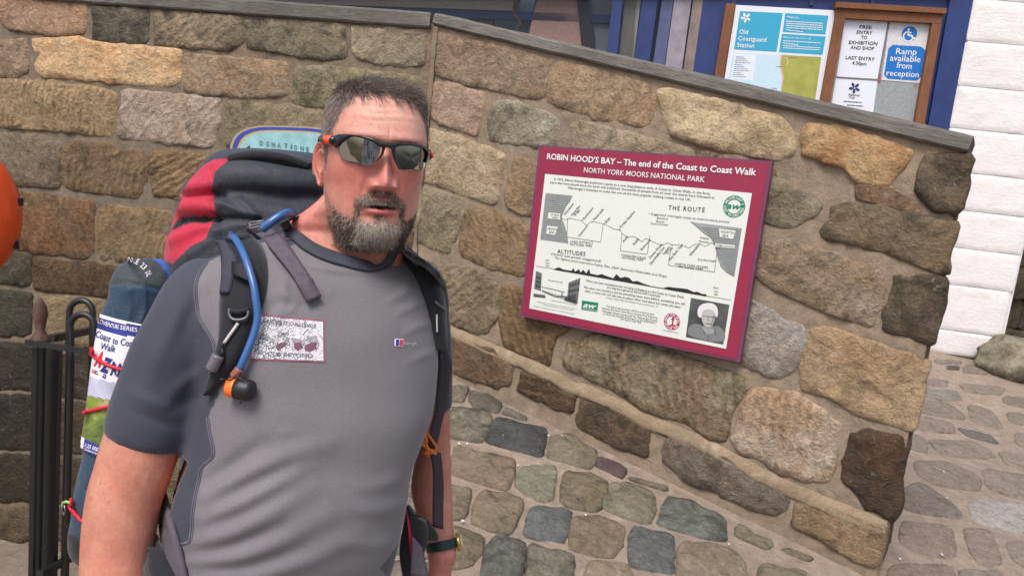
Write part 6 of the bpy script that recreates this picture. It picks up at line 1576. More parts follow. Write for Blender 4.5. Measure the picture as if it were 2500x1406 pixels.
# D-ring, sternum slider and toggle on the strap
def on(x, y, o, b=None): return cast(x, y, o, 1.08, b or strap_bvh)[0]
def surf_tube(pts, r, off, name, m, parent, n=8, bvh=None, k=4):
    P2 = np.array([tuple(on(x, y, off, bvh)) for x, y in interp(pts, k)])
    for _ in range(8 if len(P2) > 24 else 2): P2[1:-1] = .5 * P2[1:-1] + .25 * (P2[:-2] + P2[2:])
    mb = MB(); mb.tube([Vector(p) for p in P2], r, n); return mb.build(name, m, parent, smooth=True)
surf_tube(n2((590,625),(585,660),(600,700),(640,716),(690,706),(718,680),(722,640)), .0022, .006, 'd_ring', plain('steel_dark', (96, 98, 106), .35, .5, .6), pack)
surf_tube(n2((600,640),(660,650),(722,630)), .0035, .004, 'ring_tab', M_BLKF, pack)
surf_tube(n2((650,735),(600,810),(545,890)), .0022, .004, 'elastic_cord', plain('cord_pale', (196, 190, 184), .6), pack)
surf_tube(n2((545,895),(530,930),(545,960),(520,980)), .0024, .006, 'cord_knot', M_BLKP, pack)
surf_tube(n2((515,985),(490,1040),(465,1090)), .0085, .008, 'toggle', M_GRYP, pack, 10)
# drinking hose
M_HOSE = plain('hose_blue', (56, 98, 154), .3, .5, 0, .05, 10, coat=.2)
hp = n2((600,55),(615,85),(650,140),(690,215),(720,290),(752,400),(768,500),(772,600),(760,720),(728,830),(690,920),(655,1000),(628,1060))
surf_tube(hp, .0052, .012, 'drinking_hose', M_HOSE, pack, 12)
lp = [(568, 584), (560, 578), (572, 572), (600, 580), (640, 560), (662, 542), (690, 524), (708, 520), (722, 528)]
P2 = [at(x, y, D) for (x, y), D in zip(lp, (1.055, 1.09, 1.12, 1.12, 1.11, 1.11, 1.12, 1.14, 1.18))]
mb = MB(); mb.tube(catmull(P2[4:], 6), .0066, 12); mb.build('drinking_hose', M_HOSE, pack, smooth=True)
surf_tube(n2((628,1055),(606,1082),(586,1105)), .0066, .013, 'hose_connector', plain('connector_clear_red', (150, 92, 84), .3, .5), pack, 12)
# bite valve: orange sleeve and black barrel
a0, a1 = on(*n2((540, 1160))[0], .018), None
a1 = at(*n2((775, 1262))[0], (a0 - CAM).dot(fw) - .004)
def lathe(p0, p1, prof, n=18):
    d = (p1 - p0); L = d.length; d.normalize(); a = d.orthogonal().normalized(); b2 = d.cross(a)
    return loft([[p0 + d * L * t + (a * math.cos(w) + b2 * math.sin(w)) * r for w in np.linspace(0, 2 * math.pi, n + 1)[:-1]] for t, r in prof])
v, f = lathe(a0, a1, ((-.06, .004), (-.04, .012), (.02, .0125), (.1, .0132), (.2, .0138), (.3, .0140), (.31, .0130))); mk('valve_sleeve', v, f, plain('valve_orange', (240, 120, 40), .35, .5), pack)
v, f = lathe(a0, a1, ((.27, .012), (.29, .0142), (.5, .0146), (.78, .0142), (.9, .0124), (.97, .0075), (1.0, .002))); mk('valve_barrel', v, f, plain('valve_black', (30, 31, 34), .45, .5), pack)
surf_tube(n2((520,1110),(600,1105),(700,1140),(770,1200),(785,1250),(760,1275),(730,1310),(712,1360)), .0011, .024, 'valve_cord', M_BLKP, pack, 6)
# left shoulder strap (viewer's right)
SL2 = n2((1895,185),(1950,270),(2010,350),(2060,450),(2100,560),(2130,650),(2150,740),(2172,860),(2185,940))
SR2 = n2((1935,165),(2070,222),(2180,330),(2232,450),(2252,560),(2250,660),(2236,760),(2228,860),(2240,930))
strip('shoulder_strap', SL2, SR2, .016, M_BLKF, pack, .002, 9)
sb2 = bvh_of(shirt, pbody, bpy.data.objects['shoulder_strap.001'])
surf_tube(n2((2175,560),(2205,600),(2250,632)), .0022, .004, 'strap_loop', M_GRYP, pack, 8, sb2)
surf_tube(n2((2190,665),(2192,740),(2194,800)), .0014, .004, 'elastic_cord', plain('cord_pale', (196, 190, 184), .6), pack, 8, sb2)
DZ = 1.235
def dd(pts, D): return [(x, y, D + .0 * i) for i, (x, y) in enumerate(pts)]
def free(name, L, R, D0, D1, th, m, parent=pack):
    k = len(L); Ls = [(x, y, D0 + (D1 - D0) * i / (k - 1)) for i, (x, y) in enumerate(L)]; Rs = [(x, y, D0 + .012 + (D1 - D0) * i / (k - 1)) for i, (x, y) in enumerate(R)]
    return strip(name, Ls, Rs, th, m, parent, 0, 4, D=True, round_=False)
free('webbing_strap', n2((2196,880),(2205,960),(2200,1080),(2192,1250),(2184,1406)) + [(1054, 1030), (1043, 1092)], n2((2240,900),(2285,980),(2316,1062),(2286,1250),(2262,1406)) + [(1080, 1027), (1065, 1096)], 1.215, 1.25, .002, plain('webbing_dark', (66, 58, 62), .7, .3, 0, .06, 120, .0008, 420))
free('strap_keeper', n2((2180,850),(2195,900),(2215,960),(2220,1010)), n2((2215,855),(2240,905),(2245,960),(2228,1020)), 1.208, 1.212, .002, M_BLKF)
free('webbing_strap', [(1047, 1098), (1056, 1136), (1057, 1185), (1056, 1234), (1056, 1284)], [(1076, 1106), (1081, 1148), (1083, 1190), (1082, 1238), (1082, 1291)], 1.25, 1.27, .002, bpy.data.materials['webbing_dark'])
# orange adjuster buckle
M_BUK = plain('buckle_orange', (236, 122, 44), .35, .5)
ring_tube([(1030, 1104), (1062, 1100), (1066, 1090), (1036, 1046), (1040, 1044)], .0022, 1.245, 'adjuster_buckle', M_BUK, pack, closed=False)
mb = MB()
for pts in ([(1030, 1084), (1066, 1108)], [(1036, 1048), (1046, 1112)], [(1028, 1084), (1040, 1050)], [(1034, 1078), (1044, 1080)], [(1038, 1106), (1066, 1104)]): mb.tube([at(x, y, 1.243) for x, y in pts], .0024, 6)
mb.build('buckle_frame', M_BUK, pack)
# hip belt
hb = interp([(1385, 352, 985, 1.16, .80, 22), (1408, 352, 985, 1.16, .80, 22), (1440, 352, 980, 1.16, .80, 22)], 3)
free('hip_belt', n3((2080,690),(2060,800),(2035,940),(2040,1040),(2060,1138)), n3((2150,770),(2200,800),(2210,900),(2180,1000),(2150,1138)), 1.19, 1.2, .012, M_BLKF)
free('belt_piping', n3((2074,715),(2080,800),(2090,900),(2098,1010)), n3((2088,735),(2112,820),(2116,920),(2108,1015)), 1.18, 1.185, .004, plain('piping_red', (190, 34, 60), .6))
free('hip_strap', n3((2110,890),(2105,1000),(2098,1138)), n3((2172,960),(2196,1080),(2212,1138)), 1.175, 1.18, .003, M_WEB)
free('hip_buckle', n3((2110,770),(2130,860),(2170,900)), n3((2215,800),(2270,880),(2268,910)), 1.2, 1.21, .008, M_BLKP)
strip('hip_strap', n3((545,555),(520,640),(540,760),(575,960),(600,1138),(610,1200)), n3((560,540),(600,700),(640,830),(690,1000),(720,1138),(730,1200)), .003, M_WEB, pack, .004, 5, round_=False)
strip('hip_belt', n3((500,850),(500,980),(480,1138)), n3((575,960),(640,1080),(690,1170)), .02, M_BLKF, pack, .004, 5)
# lid strap, buckle and folded-over edge on top of the pack
mb = MB(); Dl = 1.30
mb.prism([at(x, y, Dl) for x, y in n5((690, 360), (706, 326), (806, 352), (776, 372))], fw * .012); mb.build('lid_buckle', M_GRYP, pack)
mb = MB()
for k in range(3): a_, c2 = n5((690 + k * 26, 366 - k * 2), (712 + k * 26, 330 + k * 6)); mb.tube([at(*a_, Dl - .003), at(*c2, Dl - .003)], .002, 6)
mb.build('buckle_teeth', plain('buckle_grey', (84, 82, 88), .4), pack)
mb = MB(); mb.prism([at(x, y, 1.36) for x, y in n5((728, 322), (806, 264), (800, 350))], fw * .003); mb.build('strap_tip', M_BLKP, pack)
surf_tube(n5((640,395),(720,368),(850,352),(1000,362),(1150,388),(1300,440)), .0085, .002, 'lid_edge', M_BLKF, pack, 10, pack_bvh)
free('valve_tag', n5((1190, 850), (1200, 862)), n5((1216, 836), (1228, 856)), 1.2, 1.2, .002, plain('tag_cyan', (90, 190, 226), .5))

# ------------------------------------------------------------------ tent bag with the map strapped round it
tent = thing('tent_bag', at(250, 1375, 1.24), 'long dark blue cylindrical tent bag with green cap strapped to the rucksack side', 'tent bag')
TB = [(628, 345, 372, 1.27, .9, 20), (632, 322, 396, 1.27, .9, 20), (640, 304, 412, 1.27, .95, 20), (652, 288, 424, 1.265, .95, 20), (670, 276, 434, 1.265, 1, 20), (700, 267, 440, 1.26, 1, 20), (720, 265, 440, 1.26, 1, 20), (780, 246, 432, 1.26, 1, 20), (900, 226, 412, 1.25, 1, 20), (1000, 214, 396, 1.25, 1, 20), (1100, 198, 378, 1.24, 1, 20),
      (1190, 183, 362, 1.24, 1, 20), (1264, 173, 352, 1.235, 1, 20), (1312, 164, 344, 1.235, 1, 20), (1345, 168, 336, 1.235, .95, 20), (1366, 184, 320, 1.235, .9, 20), (1374, 210, 295, 1.235, .8, 20)]
tbs = interp(TB, 4)
mb = MB(); v, f = loft([section(*r[:6], n=40, e=1.0) for r in tbs]); mb.add(v, f)
tb = mb.build('bag_body', M_PACK, tent, None, True); voxel(tb, .0040, 4)
displace(tb, [(n4((455, 240), (470, 330), (465, 360)), .003, 5), (n4((520, 225), (530, 300), (520, 370)), .003, 6), (n4((585, 230), (590, 310), (570, 380)), .003, 6), (n4((430, 235), (500, 216), (640, 240), (700, 250)), -.003, 4), (n4((300, 1040), (360, 1060), (400, 1040)), -.003, 6), (n4((290, 1130), (340, 1160), (380, 1190)), -.004, 7), (n4((280, 1240), (340, 1250)), -.003, 6)], .0025, (.015, .012))
sv = mverts(tb); px, py, pd = projn(sv)
cap = py < np.interp(px, [255, 340, 440], [702, 694, 716]); bot = py > np.interp(px, [150, 200, 260], [1292, 1318, 1330])
blue = inpoly(px, py, n4((600, 106), (660, 118), (700, 150), (720, 190), (700, 260), (676, 250), (684, 190), (650, 140)))
colattr(tb, 'tone', np.where(blue[:, None], np.array(lin((52, 98, 190))), np.where(cap[:, None], np.array(lin((52, 60, 64))), np.where(bot[:, None], np.array(lin((26, 28, 32))), np.array(lin((36, 62, 84)))))))
tent_bvh = bvh_of(tb)
mbx = MB(); v, f = loft([section(*r[:6], n=64, grow=.0045, e=1.0) for r in tbs]); mbx.add(v, f); ex_bvh = BVHTree.FromPolygons(mbx.v, mbx.f)
def decal_text(parent, name, items, m, bvh, off):
    V_, F_ = [], []
    for it in items:
        s, p0, p1, cap_ = it[:4]; v, f = glyphs(s, *(it[4:])); 
        if not len(v): continue
        w = v[:, 0].max(); p0, p1 = np.array(p0, float), np.array(p1, float); e1 = p1 - p0; L = np.linalg.norm(e1); e1 /= L; e2 = np.array([e1[1], -e1[0]])
        k = len(V_)
        for x, y in v:
            q = p0 + e1 * (x / w * L) + e2 * (y * cap_); V_.append(cast(q[0], q[1], off, 1.1, bvh)[0])
        F_ += [tuple(i + k for i in q) for q in f]
    return mk(name, V_, F_, m, parent, None, False)
LET = 'TADPOLE 23 DL'
cpts = interp([(292, 644), (309, 641), (326, 643), (342, 652), (353, 664), (359, 678)], 8); cl_ = np.r_[0, np.cumsum(np.linalg.norm(np.diff(cpts, axis=0), axis=1))]
its = []
for i, chh in enumerate(LET):
    if chh == ' ': continue
    s0 = cl_[-1] * (i + .08) / len(LET); s1 = cl_[-1] * (i + .86) / len(LET)
    a = np.array([np.interp(s0, cl_, cpts[:, k]) for k in (0, 1)]); b2 = np.array([np.interp(s1, cl_, cpts[:, k]) for k in (0, 1)])
    if i >= 3: its.append((chh, a, b2, 13, .01))
decal_text(tent, 'lettering', its, INK_WHITE, tent_bvh, .0012)
# map booklet: a sheet curved round the bag
mp_ = thing('walking_map', at(270, 950, 1.18), 'folded Coast to Coast Walk map wrapped round the blue tent bag', 'map')
gu, gv = 34, 84; TLc, TRc, BLc, BRc = (240.5, 766), (420, 806), (196.5, 1092), (372, 1158)
V_, px_, py_ = [], [], []
for j in range(gv + 1):
    for i in range(gu + 1):
        u, w = i / gu, j / gv; uu = u ** 1.5
        q = np.array(TLc) * (1 - uu) * (1 - w) + np.array(TRc) * uu * (1 - w) + np.array(BLc) * (1 - uu) * w + np.array(BRc) * uu * w
        q[1] += 10 * math.sin(math.pi * min(1, uu * 1.3)) * (.3 + .7 * w)
        xl_ = np.interp(q[1], [r[0] for r in tbs], [r[1] for r in tbs]) - 4.6
        if i == 0: q[0] = xl_ + .6
        q[0] = max(q[0], xl_ + .6)
        p = cast(q[0], q[1], .0, None if False else 1.24, ex_bvh)[0]; V_.append(p); px_.append(q[0]); py_.append(q[1])
px_, py_ = np.array(px_), np.array(py_); F_ = []; FM = []
BAND = n4((380, 345), (398, 354), (480, 378), (580, 392), (720, 420), (720, 470), (560, 441), (470, 424), (389, 400))
SKYp = n4((340, 586), (360, 592), (420, 612), (490, 625), (720, 660), (720, 740), (460, 692), (400, 680), (340, 668))
GRNp = n4((340, 668), (400, 680), (460, 692), (720, 740), (720, 960), (430, 890), (380, 868), (310, 828))
BOTp = n4((318, 830), (340, 842), (380, 868), (430, 890), (720, 960), (720, 1040), (415, 952), (370, 936), (300, 880))
STRp = n4((332, 838), (346, 848), (339, 902), (326, 892))
M_MAPW = plain('map_white', (232, 230, 234), .35, .5, 0, .01); M_MAPB = plain('map_blue', (46, 52, 140), .35, .5, 0, .04); M_MAPS = plain('map_sky', (184, 186, 206), .35, .5, 0, .1, 25)
M_MAPG, n_, l_, b_ = newmat('map_moorland_print'); v_ = n_.new('ShaderNodeTexCoord').outputs['Object']
mm_ = n_.new('ShaderNodeMapping'); mm_.inputs['Scale'].default_value = (1, 1, 2.2); l_.new(v_, mm_.inputs['Vector']); q1 = noise_node(n_, l_, mm_.outputs[0], 14, 5, .65, 1.0); q2 = noise_node(n_, l_, v_, 60, 4, .6)
c_ = mix(n_, l_, ramp(n_, l_, q1, .36, .58), C4((70, 84, 44)), C4((128, 146, 60))); c_ = mix(n_, l_, ramp(n_, l_, q1, .60, .66), c_, C4((172, 156, 130))); c_ = mix(n_, l_, 1.0, c_, ramp(n_, l_, q2, .3, .7, (.8, .8, .8, 1), (1.2, 1.2, 1.2, 1)), 'MULTIPLY'); l_.new(c_, b_.inputs['Base Color']); b_.inputs['Roughness'].default_value = .35
for j in range(gv):
    for i in range(gu):
        a = j * (gu + 1) + i; F_.append((a, a + gu + 1, a + gu + 2, a + 1)); idx = [a, a + gu + 1, a + gu + 2, a + 1]; cx, cy = px_[idx].mean(), py_[idx].mean()
        FM.append(0 if inpoly(cx, cy, STRp) else 1 if (inpoly(cx, cy, BAND) or inpoly(cx, cy, BOTp)) else 2 if inpoly(cx, cy, SKYp) else 3 if inpoly(cx, cy, GRNp) else 0)
ms = mk('map_sheet', V_, F_, None, mp_, None, True, [M_MAPW, M_MAPB, M_MAPS, M_MAPG], FM); so_ = ms.modifiers.new('paper', 'SOLIDIFY'); so_.thickness = .0015; so_.offset = 0
map_bvh = bvh_of(ms)
def t4(s, a, b2, c, *k): p0, p1 = n4(a, b2); return (s, p0, p1, c / 1.661) + k
decal_text(mp_, 'title_lettering', [t4('ADVEN', (395, 378), (450, 397), 17, .012), t4('TURE ', (452, 398), (482, 404), 17, .012), t4('SERIES', (488, 405), (556, 416), 17, .012)], INK_WHITE, map_bvh, .0016)
INKN = ink('map_navy', (44, 48, 120))
decal_text(mp_, 'map_lettering', [t4('Coast', (388, 434), (446, 458), 27, .012), t4('to', (456, 462), (478, 467), 26, .012), t4('Coast', (488, 468), (556, 480), 27, .012), t4('Walk', (408, 484), (468, 499), 27, .012), t4('Z', (408, 570), (440, 582), 54, .06)], INKN, map_bvh, .0016)
decal_text(mp_, 'red_letter', [t4('A', (384, 548), (410, 558), 58, .06)], ink('map_red', (206, 44, 56)), map_bvh, .0018)
decal_text(mp_, 'scale_lettering', [t4('1:25 000 scale', (347, 880), (432, 912), 15, .012), t4('Ordnance Survey maps', (345, 893), (430, 925), 9, .01)], INK_WHITE, map_bvh, .0016)
def decal_poly(parent, name, polys, m, bvh, off):
    V_, F_ = [], []
    for P2 in polys:
        k = len(V_); V_ += [cast(x, y, off, 1.1, bvh)[0] for x, y in P2]; F_.append(tuple(range(k, k + len(P2))))
    return mk(name, V_, F_, m, parent, None, False)
decal_poly(mp_, 'walker_figure', [n4((459, 536), (466, 534), (468, 542), (474, 550), (470, 566), (474, 590), (468, 592), (463, 572), (454, 592), (447, 590), (457, 566), (452, 560), (456, 546))], INKN, map_bvh, .0016)
decal_poly(mp_, 'walker_figure', [n4((484, 544), (491, 542), (493, 550), (498, 560), (494, 574), (499, 596), (493, 598), (488, 580), (480, 598), (473, 596), (482, 572), (477, 568), (480, 554))], INKN, map_bvh, .0016)
decal_poly(mp_, 'red_label', [n4((378, 566), (391, 571), (389, 584), (376, 579))], bpy.data.materials['ink_map_red'], map_bvh, .0016); decal_poly(mp_, 'blue_label', [n4((391, 571), (433, 588), (429, 606), (389, 585))], INKN, map_bvh, .0016)
decal_text(mp_, 'label_lettering', [t4('for', (379, 575), (389, 579), 7), t4('walkers', (392, 582), (428, 598), 10, .01)], INK_WHITE, map_bvh, .0022)
# red bungee cords holding map and bag
M_CORD = plain('cord_red', (200, 34, 52), .5, .4)
both2 = bvh_of(ms, tb)
def bungee(pts, label):
    P2 = [cast(x, y, .004, 1.19, both2)[0] for x, y in interp(pts, 6)]; mb = MB(); mb.tube(P2, .0030, 8); return tag(mb.build('bungee_cord', M_CORD, None, P2[0], True), label, 'cord', 'bungee cords around the tent bag')
bungee([(222, 848), (228, 862), (241, 875), (265, 890), (304, 903), (350, 908)], 'red bungee cord curving across the white part of the map')
bungee([(207, 1007), (230, 1001), (265, 992), (320, 980)], 'red bungee cord across the green printed part of the map')
bungee([(174, 1215), (178, 1236), (190, 1258), (211, 1276), (240, 1296)], 'red bungee cord around the bag below the map')
mb = MB(); mb.tube([at(x, y, 1.2) for x, y in ((152, 1228), (160, 1224), (172, 1226), (178, 1232))], .0025, 6); mb.build('green_loop', plain('loop_green', (150, 190, 90), .5), tent, smooth=True)
mb = MB(); mb.tube([at(x, y, 1.2) for x, y in ((152, 1228), (151, 1244), (156, 1258), (160, 1246), (157, 1232))], .0016, 6); mb.build('karabiner', plain('karabiner_steel', (120, 122, 124), .3, .5, .8), tent, smooth=True)

# ------------------------------------------------------------------ prints on the shirt
BD = [(626, 771), (788, 786), (789, 881), (614, 875)]
def quadpx(u, w, q): return tuple(np.array(q[0]) * (1 - u) * (1 - w) + np.array(q[1]) * u * (1 - w) + np.array(q[2]) * u * w + np.array(q[3]) * (1 - u) * w)
def patch(name, q, m, off, nu=24, nv=16, parent=man, uv=True):
    V_, F_ = [], []; st = strap_bvh if False else shirt_bvh
    for j in range(nv + 1):
        for i in range(nu + 1): V_.append(cast(*quadpx(i / nu, j / nv, q), off, 1.05, st)[0])
    for j in range(nv):
        for i in range(nu): a = j * (nu + 1) + i; F_.append((a, a + nu + 1, a + nu + 2, a + 1))
    o = mk(name, V_, F_, m, parent, None, True)
    ul = o.data.uv_layers.new(name='UVMap')
    for lp_ in o.data.loops: k = lp_.vertex_index; ul.data[lp_.index].uv = ((k % (nu + 1)) / nu, 1 - (k // (nu + 1)) / nv)
    return o
M_BADGE, n_, l_, b_ = newmat('cracked_print'); uv_ = n_.new('ShaderNodeTexCoord').outputs['UV']
mp2 = n_.new('ShaderNodeMapping'); mp2.inputs['Scale'].default_value = (1.75, 1, 1); l_.new(uv_, mp2.inputs['Vector']); v_ = mp2.outputs[0]
vo = n_.new('ShaderNodeTexVoronoi'); vo.feature = 'DISTANCE_TO_EDGE'; vo.inputs['Scale'].default_value = 15; l_.new(v_, vo.inputs['Vector'])
vo2 = n_.new('ShaderNodeTexVoronoi'); vo2.feature = 'DISTANCE_TO_EDGE'; vo2.inputs['Scale'].default_value = 6; l_.new(v_, vo2.inputs['Vector'])
q1 = noise_node(n_, l_, v_, 2.6, 5, .6); q2 = noise_node(n_, l_, v_, 6, 4, .6, 1)
sx = n_.new('ShaderNodeSeparateXYZ'); l_.new(uv_, sx.inputs[0])
lf = math_node(n_, l_, 'SUBTRACT', 1.08, sx.outputs[0])
cw = math_node(n_, l_, 'MULTIPLY', math_node(n_, l_, 'MULTIPLY', ramp(n_, l_, q1, .32, .62), lf), .15)
crack = math_node(n_, l_, 'LESS_THAN', vo.outputs['Distance'], cw); crack2 = math_node(n_, l_, 'LESS_THAN', vo2.outputs['Distance'], .012)
dk = ramp(n_, l_, math_node(n_, l_, 'MULTIPLY', q2, math_node(n_, l_, 'SUBTRACT', 1.25, math_node(n_, l_, 'MULTIPLY', math_node(n_, l_, 'ABSOLUTE', math_node(n_, l_, 'SUBTRACT', sx.outputs[1], .5)), 1.5))), .55, .62)
c_ = mix(n_, l_, math_node(n_, l_, 'MULTIPLY', dk, .6), C4((226, 222, 226)), C4((92, 92, 98)))
c_ = mix(n_, l_, crack, c_, C4((84, 84, 92))); c_ = mix(n_, l_, crack2, c_, C4((70, 70, 78)))
l_.new(c_, b_.inputs['Base Color']); b_.inputs['Roughness'].default_value = .55; bump(n_, l_, b_, vo.outputs['Distance'], .0015)
patch('badge_border', [(BD[0][0] - 4, BD[0][1] - 4), (BD[1][0] + 4, BD[1][1] - 4), (BD[2][0] + 4, BD[2][1] + 4), (BD[3][0] - 4, BD[3][1] + 4)], plain('badge_maroon', (150, 84, 100), .6, .3, 0, .12, 60), .0008)
patch('cracked_badge', BD, M_BADGE, .0014)
INKM = ink('badge_red_ink', (116, 78, 92)); INKD = ink('badge_dark_ink', (118, 116, 122))
decal_text(man, 'badge_lettering', [('ORPORATE CHALLENGE', n2((840, 728))[0], n2((1245, 772))[0], 9, .012), ('FOCUS BEYOND', n2((800, 980))[0], n2((1225, 1000))[0], 9, .012)], INKD, shirt_bvh, .0021)
for P2 in (n2((945, 895), (985, 885), (1030, 880), (1010, 910), (960, 945), (940, 930)), n2((1075, 890), (1130, 882), (1150, 920), (1110, 945), (1085, 930)), n2((1160, 910), (1210, 885), (1255, 880), (1252, 930), (1200, 955), (1165, 945))):
    decal_poly(man, 'badge_mark', [P2], INKM, shirt_bvh, .0021)
def quad_print(name, q, m, off=.0010): return patch(name, q, m, off, 6, 6)
quad_print('logo_ground', n2((1862, 852), (1931, 856), (1926, 916), (1860, 910)), INK_WHITE)
quad_print('logo_blue', n2((1871, 859), (1896, 860), (1891, 908), (1867, 906)), ink('logo_blue', (44, 66, 150)), .0018); quad_print('logo_red', n2((1901, 860), (1926, 862), (1920, 910), (1896, 908)), ink('logo_red', (204, 56, 70)), .0018)
decal_text(man, 'logo_lettering', [('bergh', n2((1934, 900))[0], n2((2036, 905))[0], 8.5, .006)], ink('logo_grey', (172, 168, 172)), shirt_bvh, .0012)

# ------------------------------------------------------------------ sunglasses
gl = thing('sunglasses', H(0, -.12, .135), 'black wraparound sunglasses with mirrored lenses and orange hinge', 'sunglasses')
GA_, GB_, GC_ = .0815, .1185, .30
def n1(x, y): return (720 + x / 2.93, 160 + y / 2.93)
def gpt(px, py, off=0.0):
    d = ray(px, py); o = CAM - HO; ex, ey, ez = HX, -FD, HZ
    O = Vector((o.dot(ex), o.dot(ey), o.dot(ez))) / HS; Dv = Vector((d.dot(ex), d.dot(ey), d.dot(ez))) / HS; O.z -= .132
    s = Vector((1 / (GA_ + off), 1 / (GB_ + off), 1 / GC_)); O = Vector((O.x * s.x, O.y * s.y, O.z * s.z)); Dv = Vector((Dv.x * s.x, Dv.y * s.y, Dv.z * s.z))
    a, b2, c = Dv.dot(Dv), 2 * O.dot(Dv), O.dot(O) - 1; q = b2 * b2 - 4 * a * c
    if q < 0: t = -b2 / (2 * a)
    else: t = (-b2 - math.sqrt(q)) / (2 * a)
    return CAM + d * t
def gshell(name, zp, m, off, th, parent=gl, rings=6):
    P2, _ = resample(chaikin([n1(*p) for p in zp], 2, .22), 48); c = P2.mean(0); V_ = []; F_ = []; n = 48
    for o_ in (off, off - th):
        for k in range(rings):
            s = (1, .975, .80, .60, .40, .20)[k]
            for i in range(n): q = c + (P2[i] - c) * s; V_.append(gpt(q[0], q[1], o_))
        V_.append(gpt(c[0], c[1], o_))
    h = rings * n + 1
    for sdx in (0, 1):
        b0 = sdx * h
        for k in range(rings - 1):
            for i in range(n): fq = (b0 + k * n + i, b0 + (k + 1) * n + i, b0 + (k + 1) * n + (i + 1) % n, b0 + k * n + (i + 1) % n); F_.append(fq if sdx else fq[::-1])
        for i in range(n): fq = (b0 + (rings - 1) * n + i, b0 + h - 1, b0 + (rings - 1) * n + (i + 1) % n); F_.append(fq if sdx else fq[::-1])
    for i in range(n): F_.append((i, (i + 1) % n, h + (i + 1) % n, h + i))
    o = mk(name, V_, F_, m, parent, None, True); outward(o); return o
M_LENS, n_, l_, b_ = newmat('mirror_lens'); b_.inputs['Base Color'].default_value = (.46, .47, .46, 1); b_.inputs['Metallic'].default_value = 1; b_.inputs['Roughness'].default_value = .03
lt = noise_node(n_, l_, n_.new('ShaderNodeTexCoord').outputs['Object'], 30, 3, .5); l_.new(ramp(n_, l_, lt, .3, .7, (.025, .025, .025, 1), (.06, .06, .06, 1)), b_.inputs['Roughness'])
M_FRAME = plain('frame_black', (20, 20, 24), .22, .6, 0, .03)
gshell('lens', [(316, 520), (360, 502), (430, 504), (510, 522), (580, 552), (614, 578), (606, 632), (562, 700), (530, 718), (480, 706), (430, 692), (370, 682), (330, 668), (313, 640)], M_LENS, 0, .0014)
gshell('lens', [(716, 582), (765, 566), (835, 568), (905, 582), (950, 602), (946, 650), (926, 742), (900, 752), (850, 742), (800, 752), (762, 750), (738, 735), (720, 690), (712, 630)], M_LENS, 0, .0014)
def gstrip(name, T_, B_, th, m, off=.0012, nn=5, k=4):
    A, B = interp([n1(*p) for p in T_], k), interp([n1(*p) for p in B_], k); V_ = []; F_ = []
    for a, b2 in zip(A, B):
        for j in range(nn): t = j / (nn - 1); q = a * (1 - t) + b2 * t; V_.append(gpt(q[0], q[1], off + th * (1 - abs(2 * t - 1) ** 2.5)))
        for j in reversed(range(nn)): t = j / (nn - 1); q = a * (1 - t) + b2 * t; V_.append(gpt(q[0], q[1], off - .0030))
    c = 2 * nn
    for i in range(len(A) - 1):
        for j in range(c): F_.append((i * c + j, (i + 1) * c + j, (i + 1) * c + (j + 1) % c, i * c + (j + 1) % c))
    F_.append(tuple(range(c))); F_.append(tuple(reversed(range((len(A) - 1) * c, len(A) * c))))
    o = mk(name, V_, F_, m, gl, None, True); outward(o); return o
gstrip('brow_frame', [(272, 512), (296, 498), (330, 493), (400, 493), (500, 504), (560, 520), (610, 540), (650, 551), (690, 555), (745, 555), (830, 560), (900, 573), (945, 588), (970, 606)],
       [(282, 582), (302, 590), (326, 560), (400, 511), (500, 528), (560, 550), (600, 580), (645, 586), (695, 594), (745, 580), (830, 576), (900, 592), (935, 612), (950, 640)], .0028, M_FRAME)
gstrip('nose_bridge', [(612, 560), (622, 600), (610, 640), (585, 672), (560, 702)], [(650, 580), (644, 604), (628, 645), (604, 672), (578, 690)], .0022, M_FRAME)
gstrip('nose_bridge', [(684, 584), (694, 620), (704, 665), (722, 705), (742, 742)], [(722, 584), (722, 640), (728, 680), (742, 706), (762, 746)], .0022, M_FRAME)
gstrip('end_piece', [(944, 590), (944, 640), (936, 690), (944, 694)], [(971, 606), (970, 655), (950, 694), (946, 697)], .0022, M_FRAME)
M_HINGE = plain('hinge_orange', (238, 88, 44), .4, .5)
pA, pE = gpt(*n1(285, 540), .001), H(-.0800, .012, .142)
mb = MB(); m1 = pA.lerp(pE, .30) - HX * .004; m2 = pA.lerp(pE, .62) - HX * .003
mb.tube(catmull([pA, m1, m2, pE, H(-.079, .030, .130)], 5), list(np.interp(np.linspace(0, 4, 21), [0, 1, 2, 3, 4], [.0062, .0064, .0052, .0042, .0034])), 10); mb.build('temple_arm', M_FRAME, gl, smooth=True)
mb = MB(); mb.tube([pA.lerp(m1, .25) - HX * .001, pA.lerp(m1, .6) - HX * .0012, m1 - HX * .0012, m1.lerp(m2, .5) - HX * .001], [.0060, .0070, .0068, .0048], 10); mb.build('hinge_cover', M_HINGE, gl, smooth=True)
sc_ = pA.lerp(m1, .8) - HX * .0085; mb = MB(); mb.tube([sc_, sc_ - HX * .001 - FD * -.0003], .0024, 10); mb.build('hinge_screw', plain('screw_steel', (150, 130, 110), .3, .5, .7), gl)
pB, pG = gpt(*n1(958, 650), .001), H(.0795, .012, .142)
mb = MB(); mb.tube(catmull([pB, pB.lerp(pG, .4) + HX * .003, pG, H(.079, .030, .130)], 5), .0045, 10); mb.build('temple_arm', M_FRAME, gl, smooth=True)
mb = MB(); mb.tube([pB.lerp(pG, .1) + HX * .002, pB.lerp(pG, .3) + HX * .003], .0062, 10); mb.build('hinge_cover', M_HINGE, gl, smooth=True)

